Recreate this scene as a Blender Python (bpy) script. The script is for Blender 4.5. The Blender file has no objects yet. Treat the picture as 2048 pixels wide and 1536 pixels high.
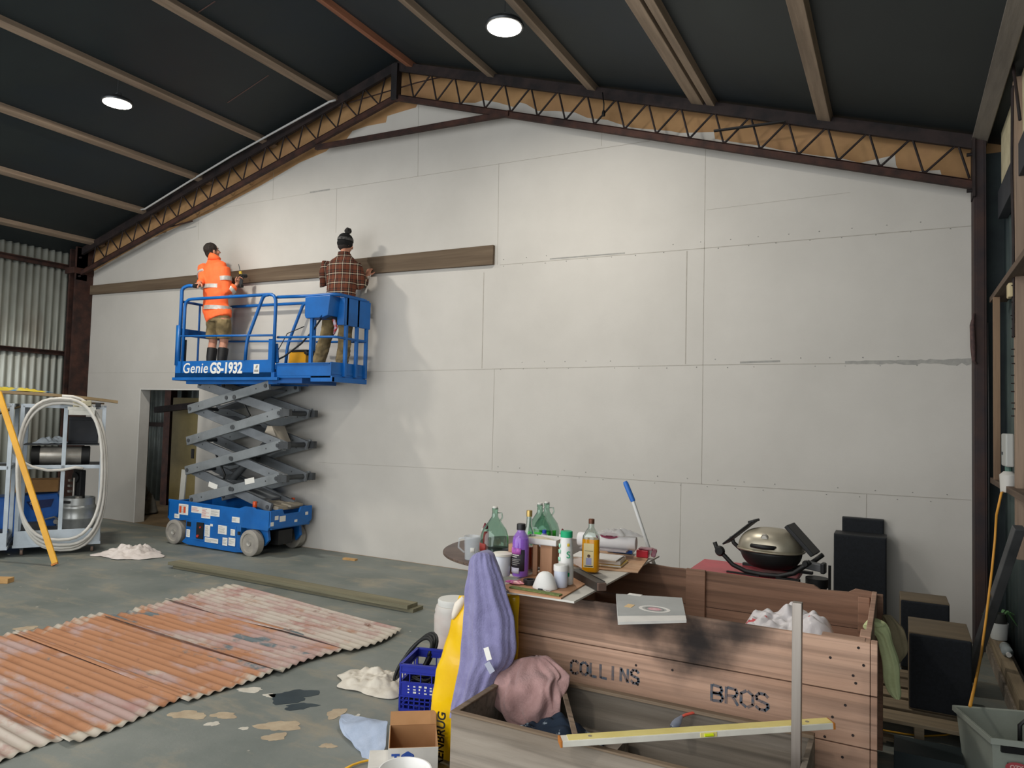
import bpy, bmesh, math, random
from mathutils import Vector, Matrix, Euler, noise
SC = bpy.context.scene
COL = SC.collection
R_ = random.Random(7)
PI = math.pi
# ---------------------------------------------------------------- camera
F_, YAW, PIT, ROL, CD, CH = 1453.39, 0.489694, 0.045719, 0.026272, 7.4033, 1.8129
def _axes():
    cy, sy, cp, sp = math.cos(YAW), math.sin(YAW), math.cos(PIT), math.sin(PIT)
    f = Vector((-sy*cp, cy*cp, sp)); r = Vector((cy, sy, 0)); u = r.cross(f)
    c, s = math.cos(ROL), math.sin(ROL)
    return c*r+s*u, -s*r+c*u, -f
AX, AY, AZ = _axes()
CAM = Vector((0, -CD, CH))
cd = bpy.data.cameras.new('camera'); cam = bpy.data.objects.new('camera', cd); COL.objects.link(cam)
m3 = Matrix((AX, AY, AZ)).transposed()
cam.matrix_world = Matrix.Translation(CAM) @ m3.to_4x4()
cd.sensor_width = 36; cd.lens = F_/2048*36; cd.clip_start = .05; cd.clip_end = 200
SC.camera = cam
# ---------------------------------------------------------------- light
W = bpy.data.worlds.new('world'); SC.world = W; W.use_nodes = True
W.node_tree.nodes['Background'].inputs[0].default_value = (0.95, 0.975, 1.0, 1)
W.node_tree.nodes['Background'].inputs[1].default_value = 5.2
SC.view_settings.view_transform = 'Standard'; SC.view_settings.look = 'None'
SC.view_settings.gamma = 1; SC.view_settings.use_curve_mapping = False
SC.view_settings.exposure = -.80
def area(name, loc, rot, sx, sy, power, color, shape='RECTANGLE', portal=False, spread=PI):
    l = bpy.data.lights.new(name, 'AREA'); l.shape = shape; l.size = sx; l.size_y = sy
    l.energy = power; l.color = color; l.spread = spread
    if portal: l.cycles.is_portal = True
    o = bpy.data.objects.new(name, l); o.location = loc; o.rotation_euler = rot; COL.objects.link(o); return o
# daylight entering by the open front of the shed (portal = the sky seen through that opening)
area('open_front_daylight', (-5.8, -9.55, 2.9), (PI/2, 0, 0), 13.2, 5.8, 1, (1, 1, 1), portal=True)
LAMPS = [(-7.95, -2.33, 5.30), (-3.02, -2.05, 5.18), (-7.95, -8.2, 5.30), (-3.02, -8.2, 5.18)]
for i, (x, y, z) in enumerate(LAMPS):
    area('high_bay_lamp_light', (x, y, z-.035), (0, 0, 0), .30, .30, (185, 122, 140, 140)[i], (1, .945, .86), 'DISK')
# ---------------------------------------------------------------- pixel helpers (give a point its true distance)
def ray(x, y):
    return AX*((x-1024)/F_) + AY*(-(y-768)/F_) - AZ
def PY(x, y, Y=0.0):
    d = ray(x, y); return CAM + d*((Y-CAM.y)/d.y)
def PZ(x, y, z=0.0):
    d = ray(x, y); return CAM + d*((z-CAM.z)/d.z)
def PX(x, y, X):
    d = ray(x, y); return CAM + d*((X-CAM.x)/d.x)
# ---------------------------------------------------------------- materials
def lin(h):
    h = h.lstrip('#'); v = [int(h[i:i+2], 16)/255 for i in (0, 2, 4)]
    return tuple((c/12.92 if c <= .04045 else ((c+.055)/1.055)**2.4) for c in v)+(1,)
MATS = {}
def mat(name, c1, c2=None, scale=4, rough=.6, metal=0, bump=0, stretch=(1, 1, 1), detail=4, lo=.35, hi=.65,
        trans=0, ior=1.45, emit=None, es=0, bscale=None, c3=None, s3=1.5, lo3=.5, hi3=.7, alpha=1, sheen=0, coat=0, spec=.5):
    if name in MATS: return MATS[name]
    m = bpy.data.materials.new(name); m.use_nodes = True; nt = m.node_tree; N = nt.nodes; L = nt.links
    b = N['Principled BSDF']; b.inputs['Roughness'].default_value = rough; b.inputs['Metallic'].default_value = metal
    b.inputs['Base Color'].default_value = lin(c1); b.inputs['IOR'].default_value = ior
    b.inputs['Transmission Weight'].default_value = trans; b.inputs['Alpha'].default_value = alpha
    b.inputs['Sheen Weight'].default_value = sheen; b.inputs['Coat Weight'].default_value = coat
    b.inputs['Specular IOR Level'].default_value = spec
    if emit: b.inputs['Emission Color'].default_value = lin(emit); b.inputs['Emission Strength'].default_value = es
    if c2 or bump:
        tc = N.new('ShaderNodeTexCoord'); mp = N.new('ShaderNodeMapping'); mp.inputs['Scale'].default_value = stretch
        L.new(tc.outputs['Object'], mp.inputs[0])
    def nz(sc, d=detail):
        n = N.new('ShaderNodeTexNoise'); n.inputs['Scale'].default_value = sc; n.inputs['Detail'].default_value = d
        n.inputs['Roughness'].default_value = .6; L.new(mp.outputs[0], n.inputs[0]); return n
    if c2:
        n = nz(scale); r = N.new('ShaderNodeMapRange'); r.inputs[1].default_value = lo; r.inputs[2].default_value = hi
        L.new(n.outputs[0], r.inputs[0]); mx = N.new('ShaderNodeMix'); mx.data_type = 'RGBA'
        mx.inputs[6].default_value = lin(c1); mx.inputs[7].default_value = lin(c2); L.new(r.outputs[0], mx.inputs[0])
        out = mx.outputs[2]
        if c3:
            n3 = nz(s3); r3 = N.new('ShaderNodeMapRange'); r3.inputs[1].default_value = lo3; r3.inputs[2].default_value = hi3
            L.new(n3.outputs[0], r3.inputs[0]); m2 = N.new('ShaderNodeMix'); m2.data_type = 'RGBA'
            L.new(out, m2.inputs[6]); m2.inputs[7].default_value = lin(c3); L.new(r3.outputs[0], m2.inputs[0]); out = m2.outputs[2]
        L.new(out, b.inputs['Base Color'])
    if bump:
        nb = nz(bscale or scale*3); bp = N.new('ShaderNodeBump'); bp.inputs['Strength'].default_value = min(1, bump)
        bp.inputs['Distance'].default_value = .01*max(1, bump); L.new(nb.outputs[0], bp.inputs['Height']); L.new(bp.outputs[0], b.inputs['Normal'])
    MATS[name] = m; return m
# ---------------------------------------------------------------- mesh helpers
class MB:
    def __init__(s): s.bm = bmesh.new()
    def box(s, x0, x1, y0, y1, z0, z1):
        return s.obox(((x0+x1)/2, (y0+y1)/2, (z0+z1)/2), (abs(x1-x0), abs(y1-y0), abs(z1-z0)))
    def obox(s, c, size, rot=None, taper=1.0):
        M = Matrix.Translation(c)
        if rot is not None: M = M @ (rot.to_matrix().to_4x4() if hasattr(rot, 'to_matrix') else rot.to_4x4())
        hx, hy, hz = size[0]/2, size[1]/2, size[2]/2; vs = []
        for z in (-1, 1):
            t = taper if z < 0 else 1
            for x, y in ((-1, -1), (1, -1), (1, 1), (-1, 1)): vs.append(s.bm.verts.new(M @ Vector((x*hx*t, y*hy*t, z*hz))))
        for f in ((3, 2, 1, 0), (4, 5, 6, 7), (0, 1, 5, 4), (1, 2, 6, 5), (2, 3, 7, 6), (3, 0, 4, 7)): s.bm.faces.new([vs[i] for i in f])
        return s
    def bar(s, a, b, w, h, up=(0, 0, 1)):
        a = Vector(a); b = Vector(b); d = b-a; L = d.length; z = d.normalized(); u = Vector(up)
        x = u.cross(z)
        if x.length < 1e-4: x = Vector((1, 0, 0)).cross(z)
        x.normalize(); y = z.cross(x)
        return s.obox((a+b)/2, (w, h, L), Matrix((x, y, z)).transposed())
    def tube(s, pts, r, n=8, closed=False, caps=True):
        pts = [Vector(p) for p in pts]; K = len(pts); rs = r if isinstance(r, (list, tuple)) else [r]*K
        rings = []; prev = None
        for i, p in enumerate(pts):
            if closed: t = pts[(i+1) % K]-pts[i-1]
            else: t = pts[min(i+1, K-1)]-pts[max(i-1, 0)]
            if t.length < 1e-9: t = Vector((0, 0, 1))
            t.normalize()
            if prev is None:
                a = Vector((0, 0, 1)) if abs(t.z) < .9 else Vector((1, 0, 0)); x = a.cross(t).normalized()
            else:
                x = prev-t*prev.dot(t)
                x = x.normalized() if x.length > 1e-6 else Vector((1, 0, 0)).cross(t).normalized()
            prev = x; y = t.cross(x)
            rings.append([s.bm.verts.new(p+(x*math.cos(2*PI*k/n)+y*math.sin(2*PI*k/n))*rs[i]) for k in range(n)])
        for i in range(K if closed else K-1):
            A = rings[i]; B = rings[(i+1) % K]
            for k in range(n): s.bm.faces.new((A[k], A[(k+1) % n], B[(k+1) % n], B[k]))
        if caps and not closed:
            s.bm.faces.new(rings[0][::-1]); s.bm.faces.new(rings[-1])
        return s
    def lathe(s, prof, n=24, M=None, sx=1, sy=1):
        M = M or Matrix(); rings = []
        for r, z in prof:
            if r < 1e-5: rings.append([s.bm.verts.new(M @ Vector((0, 0, z)))])
            else: rings.append([s.bm.verts.new(M @ Vector((r*sx*math.cos(2*PI*k/n), r*sy*math.sin(2*PI*k/n), z))) for k in range(n)])
        for A, B in zip(rings, rings[1:]):
            for k in range(n):
                k2 = (k+1) % n
                if len(A) == 1 and len(B) == 1: continue
                if len(A) == 1: s.bm.faces.new((A[0], B[k2], B[k]))
                elif len(B) == 1: s.bm.faces.new((A[k], A[k2], B[0]))
                else: s.bm.faces.new((A[k], A[k2], B[k2], B[k]))
        if len(rings[0]) > 1: s.bm.faces.new(rings[0][::-1])
        if len(rings[-1]) > 1: s.bm.faces.new(rings[-1])
        return s
    def prism(s, poly, d):
        """closed polygon (list of 3d points) swept by vector d"""
        d = Vector(d); A = [s.bm.verts.new(Vector(p)) for p in poly]; B = [s.bm.verts.new(Vector(p)+d) for p in poly]; n = len(A)
        s.bm.faces.new(A[::-1]); s.bm.faces.new(B)
        for k in range(n): s.bm.faces.new((A[k], A[(k+1) % n], B[(k+1) % n], B[k]))
        return s
    def grid(s, f, nu, nv):
        V = [[s.bm.verts.new(Vector(f(i/nu, j/nv))) for j in range(nv+1)] for i in range(nu+1)]
        for i in range(nu):
            for j in range(nv): s.bm.faces.new((V[i][j], V[i+1][j], V[i+1][j+1], V[i][j+1]))
        return s
    def cyl(s, a, b, r, n=16): return s.tube([a, b], r, n)
    def build(s, name, m, parent=None, smooth=False, bevel=0, solid=0, sub=0, loc=None, rot=None, seg=2):
        me = bpy.data.meshes.new(name)
        bmesh.ops.recalc_face_normals(s.bm, faces=s.bm.faces[:]); s.bm.to_mesh(me); s.bm.free()
        if m: me.materials.append(m)
        o = bpy.data.objects.new(name, me); COL.objects.link(o)
        if smooth:
            for p in me.polygons: p.use_smooth = True
            if smooth != 'full':
                try: me.set_sharp_from_angle(angle=math.radians(40))
                except Exception: pass
        if parent: o.parent = parent
        if loc: o.location = loc
        if rot: o.rotation_euler = rot
        if solid: q = o.modifiers.new('solid', 'SOLIDIFY'); q.thickness = solid; q.offset = 0
        if sub: q = o.modifiers.new('sub', 'SUBSURF'); q.levels = sub; q.render_levels = sub
        if bevel: q = o.modifiers.new('bevel', 'BEVEL'); q.width = bevel; q.segments = seg; q.limit_method = 'ANGLE'
        return o
def empty(name, loc=(0, 0, 0), rz=0):
    o = bpy.data.objects.new(name, None); o.location = loc; o.rotation_euler = (0, 0, rz); o.empty_display_size = .1; COL.objects.link(o); return o
def tag(o, label, cat=None, group=None, kind=None):
    if label: o['label'] = label
    if cat: o['category'] = cat
    if group: o['group'] = group
    if kind: o['kind'] = kind
    return o
def thing(name, label, cat, loc=(0, 0, 0), rz=0, group=None): return tag(empty(name, loc, rz), label, cat, group)
def struct(o): o['kind'] = 'structure'; return o
def copy_tree(o, parent=None):
    c = o.copy(); COL.objects.link(c)
    if parent: c.parent = parent
    for ch in [x for x in bpy.data.objects if x.parent == o]: copy_tree(ch, c)
    return c
def text_mesh(name, txt, size, m, parent, M, ext=.001, bold=0, shear=0, xs=1, space=1):
    cu = bpy.data.curves.new('t', 'FONT'); cu.body = txt; cu.size = size; cu.extrude = ext; cu.align_x = 'CENTER'; cu.align_y = 'CENTER'
    cu.offset = bold; cu.shear = shear; cu.space_character = space
    t = bpy.data.objects.new('t', cu); COL.objects.link(t)
    dg = bpy.context.evaluated_depsgraph_get(); me = bpy.data.meshes.new_from_object(t.evaluated_get(dg))
    bpy.data.objects.remove(t); me.name = name
    me.transform(M @ Matrix.Diagonal((xs, 1, 1, 1))); me.materials.clear(); me.materials.append(m)
    o = bpy.data.objects.new(name, me); COL.objects.link(o); o.parent = parent; return o
def FR(o, x, y):
    """matrix with local x, y axes given in world, at origin o"""
    x = Vector(x).normalized(); y = Vector(y); y = (y-x*y.dot(x)).normalized(); z = x.cross(y)
    return Matrix.Translation(o) @ Matrix((x, y, z)).transposed().to_4x4()
# ================================================================ SETTING
def steel_rust(): return mat('rusty_steel', '#4a2f26', '#2c1f1c', 6, .75, .2, .3)
M_rust = steel_rust()
M_darksteel = mat('dark_steel', '#352a28', '#1f1b1c', 6, .7, .3, .2)
RXC, RZ, KL, KR = -5.6, 6.22, .283, .315
def rz_(x): return RZ-(KL*(RXC-x) if x < RXC else KR*(x-RXC))
XL, XR, YB = -12.35, .80, -9.6
# floor material: worn painted concrete
def floor_mat():
    m = mat('worn_concrete', '#7d817b', '#646b66', 1.1, .55, 0, .15, c3='#998f7a', s3=2.3, lo3=.55, hi3=.8, detail=8, bscale=20)
    nt = m.node_tree; N = nt.nodes; L = nt.links; b = N['Principled BSDF']
    src = b.inputs['Base Color'].links[0].from_socket
    tc = [n for n in N if n.type == 'TEX_COORD'][0]
    # dusty scuffs stretched along x
    mp = N.new('ShaderNodeMapping'); mp.inputs['Scale'].default_value = (.5, 1.8, 1); L.new(tc.outputs['Object'], mp.inputs[0])
    n = N.new('ShaderNodeTexNoise'); n.inputs['Scale'].default_value = 2.2; n.inputs['Detail'].default_value = 9; n.inputs['Roughness'].default_value = .7; L.new(mp.outputs[0], n.inputs[0])
    r = N.new('ShaderNodeMapRange'); r.inputs[1].default_value = .52; r.inputs[2].default_value = .74; L.new(n.outputs[0], r.inputs[0])
    mx = N.new('ShaderNodeMix'); mx.data_type = 'RGBA'; L.new(r.outputs[0], mx.inputs[0]); L.new(src, mx.inputs[6]); mx.inputs[7].default_value = lin('#958c79')
    # pale specks
    v = N.new('ShaderNodeTexVoronoi'); v.inputs['Scale'].default_value = 5.5; L.new(tc.outputs['Object'], v.inputs[0])
    r2 = N.new('ShaderNodeMapRange'); r2.inputs[1].default_value = .075; r2.inputs[2].default_value = .05; L.new(v.outputs['Distance'], r2.inputs[0])
    n3 = N.new('ShaderNodeTexNoise'); n3.inputs['Scale'].default_value = 1.1; L.new(tc.outputs['Object'], n3.inputs[0])
    r3 = N.new('ShaderNodeMapRange'); r3.inputs[1].default_value = .5; r3.inputs[2].default_value = .62; L.new(n3.outputs[0], r3.inputs[0])
    mu = N.new('ShaderNodeMath'); mu.operation = 'MULTIPLY'; L.new(r2.outputs[0], mu.inputs[0]); L.new(r3.outputs[0], mu.inputs[1])
    m2 = N.new('ShaderNodeMix'); m2.data_type = 'RGBA'; L.new(mu.outputs[0], m2.inputs[0]); L.new(mx.outputs[2], m2.inputs[6]); m2.inputs[7].default_value = lin('#b9b3a4')
    L.new(m2.outputs[2], b.inputs['Base Color'])
    return m
fl = struct(MB().box(XL-.1, XR+.2, YB, 0.0, -.12, 0).build('floor', floor_mat()))
def blob(c, rx, ry, seed, n=26, z=.0015, ang=0, jag=.28):
    rr = random.Random(seed); ph = [rr.uniform(0, 6.28) for _ in range(5)]; pts = []
    for k in range(n):
        a = 2*PI*k/n; q = 1+jag*(.5*math.sin(2*a+ph[0])+.35*math.sin(3*a+ph[1])+.3*math.sin(5*a+ph[2])+.2*math.sin(9*a+ph[3]))
        x, y = rx*q*math.cos(a), ry*q*math.sin(a)
        pts.append((c[0]+x*math.cos(ang)-y*math.sin(ang), c[1]+x*math.sin(ang)+y*math.cos(ang), z))
    return pts
M_patch = mat('bare_concrete', '#b5a58b', '#a39178', 9, .8)
M_white_spill = mat('white_spill', '#cfcabd', '#b7b2a4', 9, .7)
M_wet = mat('wet_stain', '#3c4749', '#333d40', 5, .3)
for i, (px, py, w, h, mm) in enumerate([(375, 1430, 74, 16, M_patch), (448, 1431, 50, 13, M_patch), (560, 1452, 78, 22, M_patch), (550, 1474, 42, 17, M_patch),
        (672, 1427, 36, 20, M_patch), (656, 1492, 30, 10, M_patch), (540, 1391, 26, 7, M_white_spill), (425, 1448, 26, 9, M_white_spill), (488, 1457, 22, 5, M_white_spill),
        (715, 1432, 10, 7, M_white_spill), (52, 1257, 36, 9, M_patch), (600, 1413, 60, 13, M_wet), (585, 1393, 90, 26, M_wet), (500, 1380, 55, 9, M_white_spill), (1850, 1500, 50, 14, M_white_spill), (1010, 1250, 10, 5, M_white_spill)]):
    c = PZ(px, py); ex = (PZ(px+w/2, py)-c).length; ey = abs((PZ(px, py+h/2)-c).length); d = PZ(px+w/2, py)-c
    ang = math.atan2(d.y, d.x)
    b = MB(); b.prism(blob(c, ex, ey, 11+i, z=.0004, ang=ang, jag=.35 if mm is not M_wet else .42), (0, 0, .0012)); o = b.build('bare_patch' if mm is M_patch else 'floor_stain', mm, fl)
# ---- back wall with doorway
DX0, DX1, DZ = -10.63, -9.25, 2.11
M_ply = mat('raw_board', '#b08a5e', '#9c7850', 3, .8, 0, .1, c3='#a9805c', s3=1)
M_paint = mat('wall_white_paint', '#c3bfb7', '#bab6ae', .9, .65, 0, .08, detail=8, bscale=60)
wb = MB(); T = .10
def gable(x0, x1, z0fn, y0, y1, b):
    xs = sorted({x0, x1} | ({RXC} if x0 < RXC < x1 else set()))
    poly = [(x, y0, z0fn) for x in (x0, x1)][:0]
    poly = [(x0, y0, z0fn), (x1, y0, z0fn)]+[(x, y0, rz_(x)+.07) for x in reversed(xs)]
    b.prism(poly, (0, y1-y0, 0))
gable(XL, DX0, 0, 0, T, wb); gable(DX0, DX1, DZ, 0, T, wb); gable(DX1, XR+.2, 0, 0, T, wb)
wall = struct(wb.build('wall_back', M_ply))
# painted area: everything below a ragged roller line
edge = [(178, 570), (178, 548), (300, 478), (420, 425), (520, 372), (600, 325), (652, 303), (668, 288), (690, 283), (705, 262), (735, 252), (772, 245), (775, 232), (808, 222), (832, 215), (838, 203), (866, 202), (868, 213),
        (895, 218), (905, 205), (950, 206), (968, 200), (995, 205), (1030, 215), (1040, 205), (1052, 208), (1075, 222), (1110, 222), (1150, 225), (1175, 236), (1215, 240), (1235, 247), (1262, 255), (1290, 258),
        (1340, 262), (1360, 266), (1428, 264), (1430, 278), (1480, 286), (1530, 293), (1560, 300), (1640, 312), (1680, 316), (1720, 326), (1790, 310), (1792, 330), (1800, 345), (1880, 340), (1885, 356), (1942, 365)]
pe = []
for q in edge:
    v = PY(q[0], q[1], 0); pe.append((v.x, v.z))
pe = [(XL+.1, 4.05)]+pe+[(.66, 3.9)]
def paint_z(x):
    for (a, b) in zip(pe, pe[1:]):
        if a[0] <= x <= b[0] and b[0] > a[0]: return a[1]+(b[1]-a[1])*(x-a[0])/(b[0]-a[0])
    return pe[-1][1]
pb = MB(); ys = -.0015
P1 = [p for p in pe if p[0] < DX0]; P3 = [p for p in pe if p[0] > DX1]
def strip(x0, x1, z0):
    top = [(x0, paint_z(x0))]+[p for p in pe if x0 < p[0] < x1]+[(x1, paint_z(x1))]
    top = [t for i, t in enumerate(top) if i == 0 or t[0] > top[i-1][0]+1e-4 or abs(t[1]-top[i-1][1]) > 1e-3]
    pb.prism([(x0, ys, z0), (x1, ys, z0)]+[(x, ys, z) for x, z in reversed(top)], (0, .0014, 0))
strip(XL, DX0, 0.004); strip(DX0, DX1, DZ); strip(DX1, .62, 0.004)
pb.build('paint_coat', M_paint, wall)
M_joint = mat('joint_line', '#9c978d', '#aaa59b', 12, .8)
M_joint2 = mat('joint_patch', '#8f8e89', '#a3a19a', 12, .8)
jb = MB()
def jl(a, b, w=.006):
    A = PY(a[0], a[1], 0) if a[0] > 20 else Vector((a[0], 0, a[1])); B = PY(b[0], b[1], 0) if b[0] > 20 else Vector((b[0], 0, b[1]))
    jb.bar((A.x, -.0022, A.z), (B.x, -.0022, B.z), .0018 if 0 else w, .0016, up=(0, 1, 0))
for a, b, w in [((638, 925), (985, 942), .004), ((985, 942), (1403, 968), .005), ((1403, 968), (1942, 1000), .006), ((165, 746), (710, 744), .003), ((710, 744), (985, 738), .005), ((985, 738), (1403, 730), .006),
        ((1403, 730), (1700, 727), .007), ((1000, 530), (1403, 497), .006), ((1403, 497), (1942, 452), .007), ((400, 424), (670, 378), .003), ((670, 378), (1300, 282), .005),
        ((837, 203), (836, 352), .005), ((998, 327), (995, 530), .005), ((1411, 297), (1403, 968), .006), ((674, 378), (672, 466), .004), ((968, 545), (964, 737), .010), ((1374, 502), (1371, 728), .010),
        ((989, 738), (984, 940), .005), ((1362, 966), (1358, 1180), .005), ((1733, 988), (1731, 1130), .006), ((1204, 262), (1203, 292), .005), ((547, 345), (546, 400), .004), ((397, 430), (397, 480), .004),
        ((1000, 505), (1380, 455), .0), ((1413, 420), (1700, 385), .003)]:
    if w: jl(a, b, w)
jb.build('sheet_joint', M_joint, wall)
jb = MB()
rr = random.Random(3)
A = PY(1690, 725, 0); B = PY(1942, 722, 0); top = []; bot = []
for k in range(30):
    t = k/29; q = A.lerp(B, t); top.append((q.x, -.0035, q.z+.012+rr.uniform(-.004, .01)*(.4+t))); bot.append((q.x, -.0035, q.z-.012-rr.uniform(-.002, .022)*(.3+t)))
jb.prism(bot+top[::-1], (0, .0018, 0))
for (a, b, w) in (((1480, 725), (1560, 722), .018), ((1100, 518), (1250, 506), .014), ((620, 385), (660, 379), .02)):
    A = PY(*a, 0); B = PY(*b, 0); jb.bar((A.x, -.0032, A.z), (B.x, -.0032, B.z), w, .0012, up=(0, 1, 0))
jb.build('filler_patch', M_joint2, wall)
# screw heads along joints
sb = MB(); rr = random.Random(9)
for z in (1.17, 1.24, 2.37, 2.45, 3.58, 3.66):
    x = -4.1
    while x < .5:
        if rr.random() < .8: sb.cyl((x, -.003, z+rr.uniform(-.008, .008)), (x, 0.0, z), .006, 6)
        x += .28+rr.uniform(-.03, .03)
sb.build('screw_head', M_joint2, wall)['kind'] = 'stuff'
# door opening: wide white jamb lining
M_trimw = mat('white_trim', '#d4d2cc', '#c6c4be', 2, .5)
dt = MB(); dt.box(DX0-.001, DX0+.018, -.003, .17, 0, DZ); dt.box(DX0, DX1, -.0025, .17, DZ-.016, DZ+.001)
struct(dt.build('trim_1', M_trimw, bevel=.003))
# room behind the doorway
M_clad = mat('old_galv', '#6e7a78', '#4d5756', 1.2, .45, .5, c3='#5b4a40', s3=.8, lo3=.5, hi3=.75)
def corrug(name, o, ux, L, H, nrm, pitch, amp, m, thick=.0008, seg=8, parent=None):
    """vertical corrugation: runs along ux for L, height H from o"""
    o = Vector(o); ux = Vector(ux); nrm = Vector(nrm); n = int(L/pitch*seg); b = MB(); V0 = []; V1 = []
    for i in range(n+1):
        t = i/n*L; off = amp*math.cos(2*PI*t/pitch)
        p = o+ux*t+nrm*off; hh = H(t) if callable(H) else H
        V0.append(b.bm.verts.new(p)); V1.append(b.bm.verts.new(p+Vector((0, 0, hh))))
    for i in range(n): b.bm.faces.new((V0[i], V0[i+1], V1[i+1], V1[i]))
    ob = b.build(name, m, parent, smooth='full', solid=.003); return ob
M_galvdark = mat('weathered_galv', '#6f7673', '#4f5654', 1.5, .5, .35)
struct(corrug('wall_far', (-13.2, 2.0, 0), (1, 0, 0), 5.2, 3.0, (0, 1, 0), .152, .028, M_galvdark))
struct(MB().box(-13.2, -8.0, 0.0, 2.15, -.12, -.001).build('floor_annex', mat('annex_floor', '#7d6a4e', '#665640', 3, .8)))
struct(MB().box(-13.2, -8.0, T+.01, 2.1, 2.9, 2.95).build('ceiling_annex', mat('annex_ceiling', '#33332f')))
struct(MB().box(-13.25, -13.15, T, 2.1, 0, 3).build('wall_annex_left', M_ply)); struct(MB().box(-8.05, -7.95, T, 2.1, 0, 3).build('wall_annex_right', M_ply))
tag(MB().box(-12.28, -12.10, 1.66, 1.80, 0, 2.9).build('steel_column', M_rust, bevel=.004), 'rust brown steel column standing in the dark room beyond the doorway', 'column')
gb = MB(); gb.box(-13.1, -8.1, 1.87, 1.93, 1.45, 1.53)
tag(gb.build('girt', M_darksteel), 'dark steel girt across the corrugated wall beyond the doorway', 'girt')
# ---- side walls
M_galv = mat('galvanised_sheet', '#b9bcb2', '#8d9088', 1.4, .42, .35, c3='#7d6a58', s3=.9, lo3=.52, hi3=.8, stretch=(1, 1, .35))
struct(corrug('wall_left', (XL, YB, 0), (0, 1, 0), -YB, 4.45, (1, 0, 0), .110, .022, M_galv))
M_green = mat('green_clad', '#66736f', '#515d5b', 1.4, .5, .2, c3='#454f55', s3=.7)
struct(corrug('wall_right', (XR, YB, 0), (0, 1, 0), -YB, 4.35, (1, 0, 0), .19, .012, M_green, seg=10))
MB().box(.648, .80, -.03, -.005, 0, 4.2).build('corner_cladding_panel', mat('cladding_darkened', '#343f3f', '#262d30', 3, .7), bpy.data.objects['wall_right'])  # added panel over the raw board, cladding green darkened for the dim corner
for z, lab in ((2.64, 'rusty steel girt across the left corrugated wall, the lower of the two'), (4.08, 'rusty steel girt across the left corrugated wall, just under the eave')):
    b = MB(); b.box(XL+.03, XL+.09, YB, -.05, z, z+.07); b.box(XL+.03, XL+.16, YB, -.05, z+.06, z+.072)
    tag(b.build('girt', M_rust), lab, 'girt', None)
# ---- ceiling: dark sarking on two slopes
M_ceil = mat('dark_foil', '#232b2c', '#1c2325', .7, .6, 0, 0, c3='#1b2730', s3=.35)
cb = MB(); H1 = .06
cb.prism([(XL-.1, YB, rz_(XL-.1)+H1), (RXC, YB, RZ+H1), (XR+.3, YB, rz_(XR+.3)+H1), (XR+.3, YB, rz_(XR+.3)+H1+.03), (RXC, YB, RZ+H1+.03), (XL-.1, YB, rz_(XL-.1)+H1+.03)], (0, -YB+.1, 0))
struct(cb.build('ceiling', M_ceil))
sb = MB()
for (a, b) in (((430, 2), (388, 30)), ((537, 150), (455, 205))):
    for q in (0,):
        pts = []
        for s in (a, b):
            d = ray(*s); t = (RZ+H1-.004-KL*(CAM.x*-1+RXC)-CAM.z)/(d.z-KL*d.x) if 0 else None
            # solve z = RZ+H1 - KL*(RXC-x)
            t = (RZ+H1-KL*RXC+KL*CAM.x-CAM.z)/(d.z-KL*d.x); pts.append(CAM+d*t-Vector((0, 0, .004)))
        sb.bar(pts[0], pts[1], .012, .003)
sb.build('foil_seam', mat('seam_tape', '#5b4540'), bpy.data.objects['ceiling'])
# purlins
M_purl = mat('purlin_timber', '#96836f', '#7c6b5a', 2.2, .8, 0, .25, stretch=(6, .5, 6), c3='#6a5c4c', s3=1.2, lo3=.5, hi3=.8)
M_purl_red = mat('ridge_timber', '#a06a4e', '#7d513c', 2.2, .8, 0, .25, stretch=(6, .5, 6))
def purlin(x, w, lab, m=M_purl, h=.14):
    k = KL if x < RXC else -KR
    if abs(x-RXC) < .3: k *= 1
    a = math.atan(k); b = MB(); z = rz_(x)
    b.obox((0, 0, 0), (w, -YB-.05, h))
    o = b.build('roof_purlin', m, bevel=.004, loc=(x-math.sin(a)*h/2, YB/2, z+math.cos(a)*h/2-abs(math.tan(a))*w*.3), rot=(0, -a, 0))
    return tag(o, lab, 'purlin')
for x, w, lab, m in ((-11.72, .10, 'timber purlin along the left eave, above the corrugated wall', M_purl), (-10.42, .10, 'timber roof purlin next in from the left eave', M_purl), (-9.16, .10, 'timber roof purlin just left of the left ceiling light', M_purl),
        (-7.86, .10, 'timber roof purlin directly above the left ceiling light', M_purl), (-6.60, .11, 'broad timber purlin next left of the ridge', M_purl), (-5.40, .10, 'reddish timber ridge purlin meeting the truss apex', M_purl_red),
        (-4.22, .09, 'thin grey timber purlin next right of the ridge', M_purl), (-2.95, .10, 'timber purlin running behind the right ceiling light', M_purl), (-1.80, .13, 'widest timber purlin, two lapped beams right of the right ceiling light', M_purl),
        (-.62, .12, 'timber roof purlin second from the right eave', M_purl), (.60, .12, 'weathered grey timber beam along the right eave', mat('eave_timber', '#7c756c', '#67615a', 2, .85, 0, .3, stretch=(5, .6, 5)))):
    purlin(x, w, lab, m)
purlin(-1.665, .085, 'second lapped beam bolted beside the widest purlin', M_purl, .12)
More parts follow.
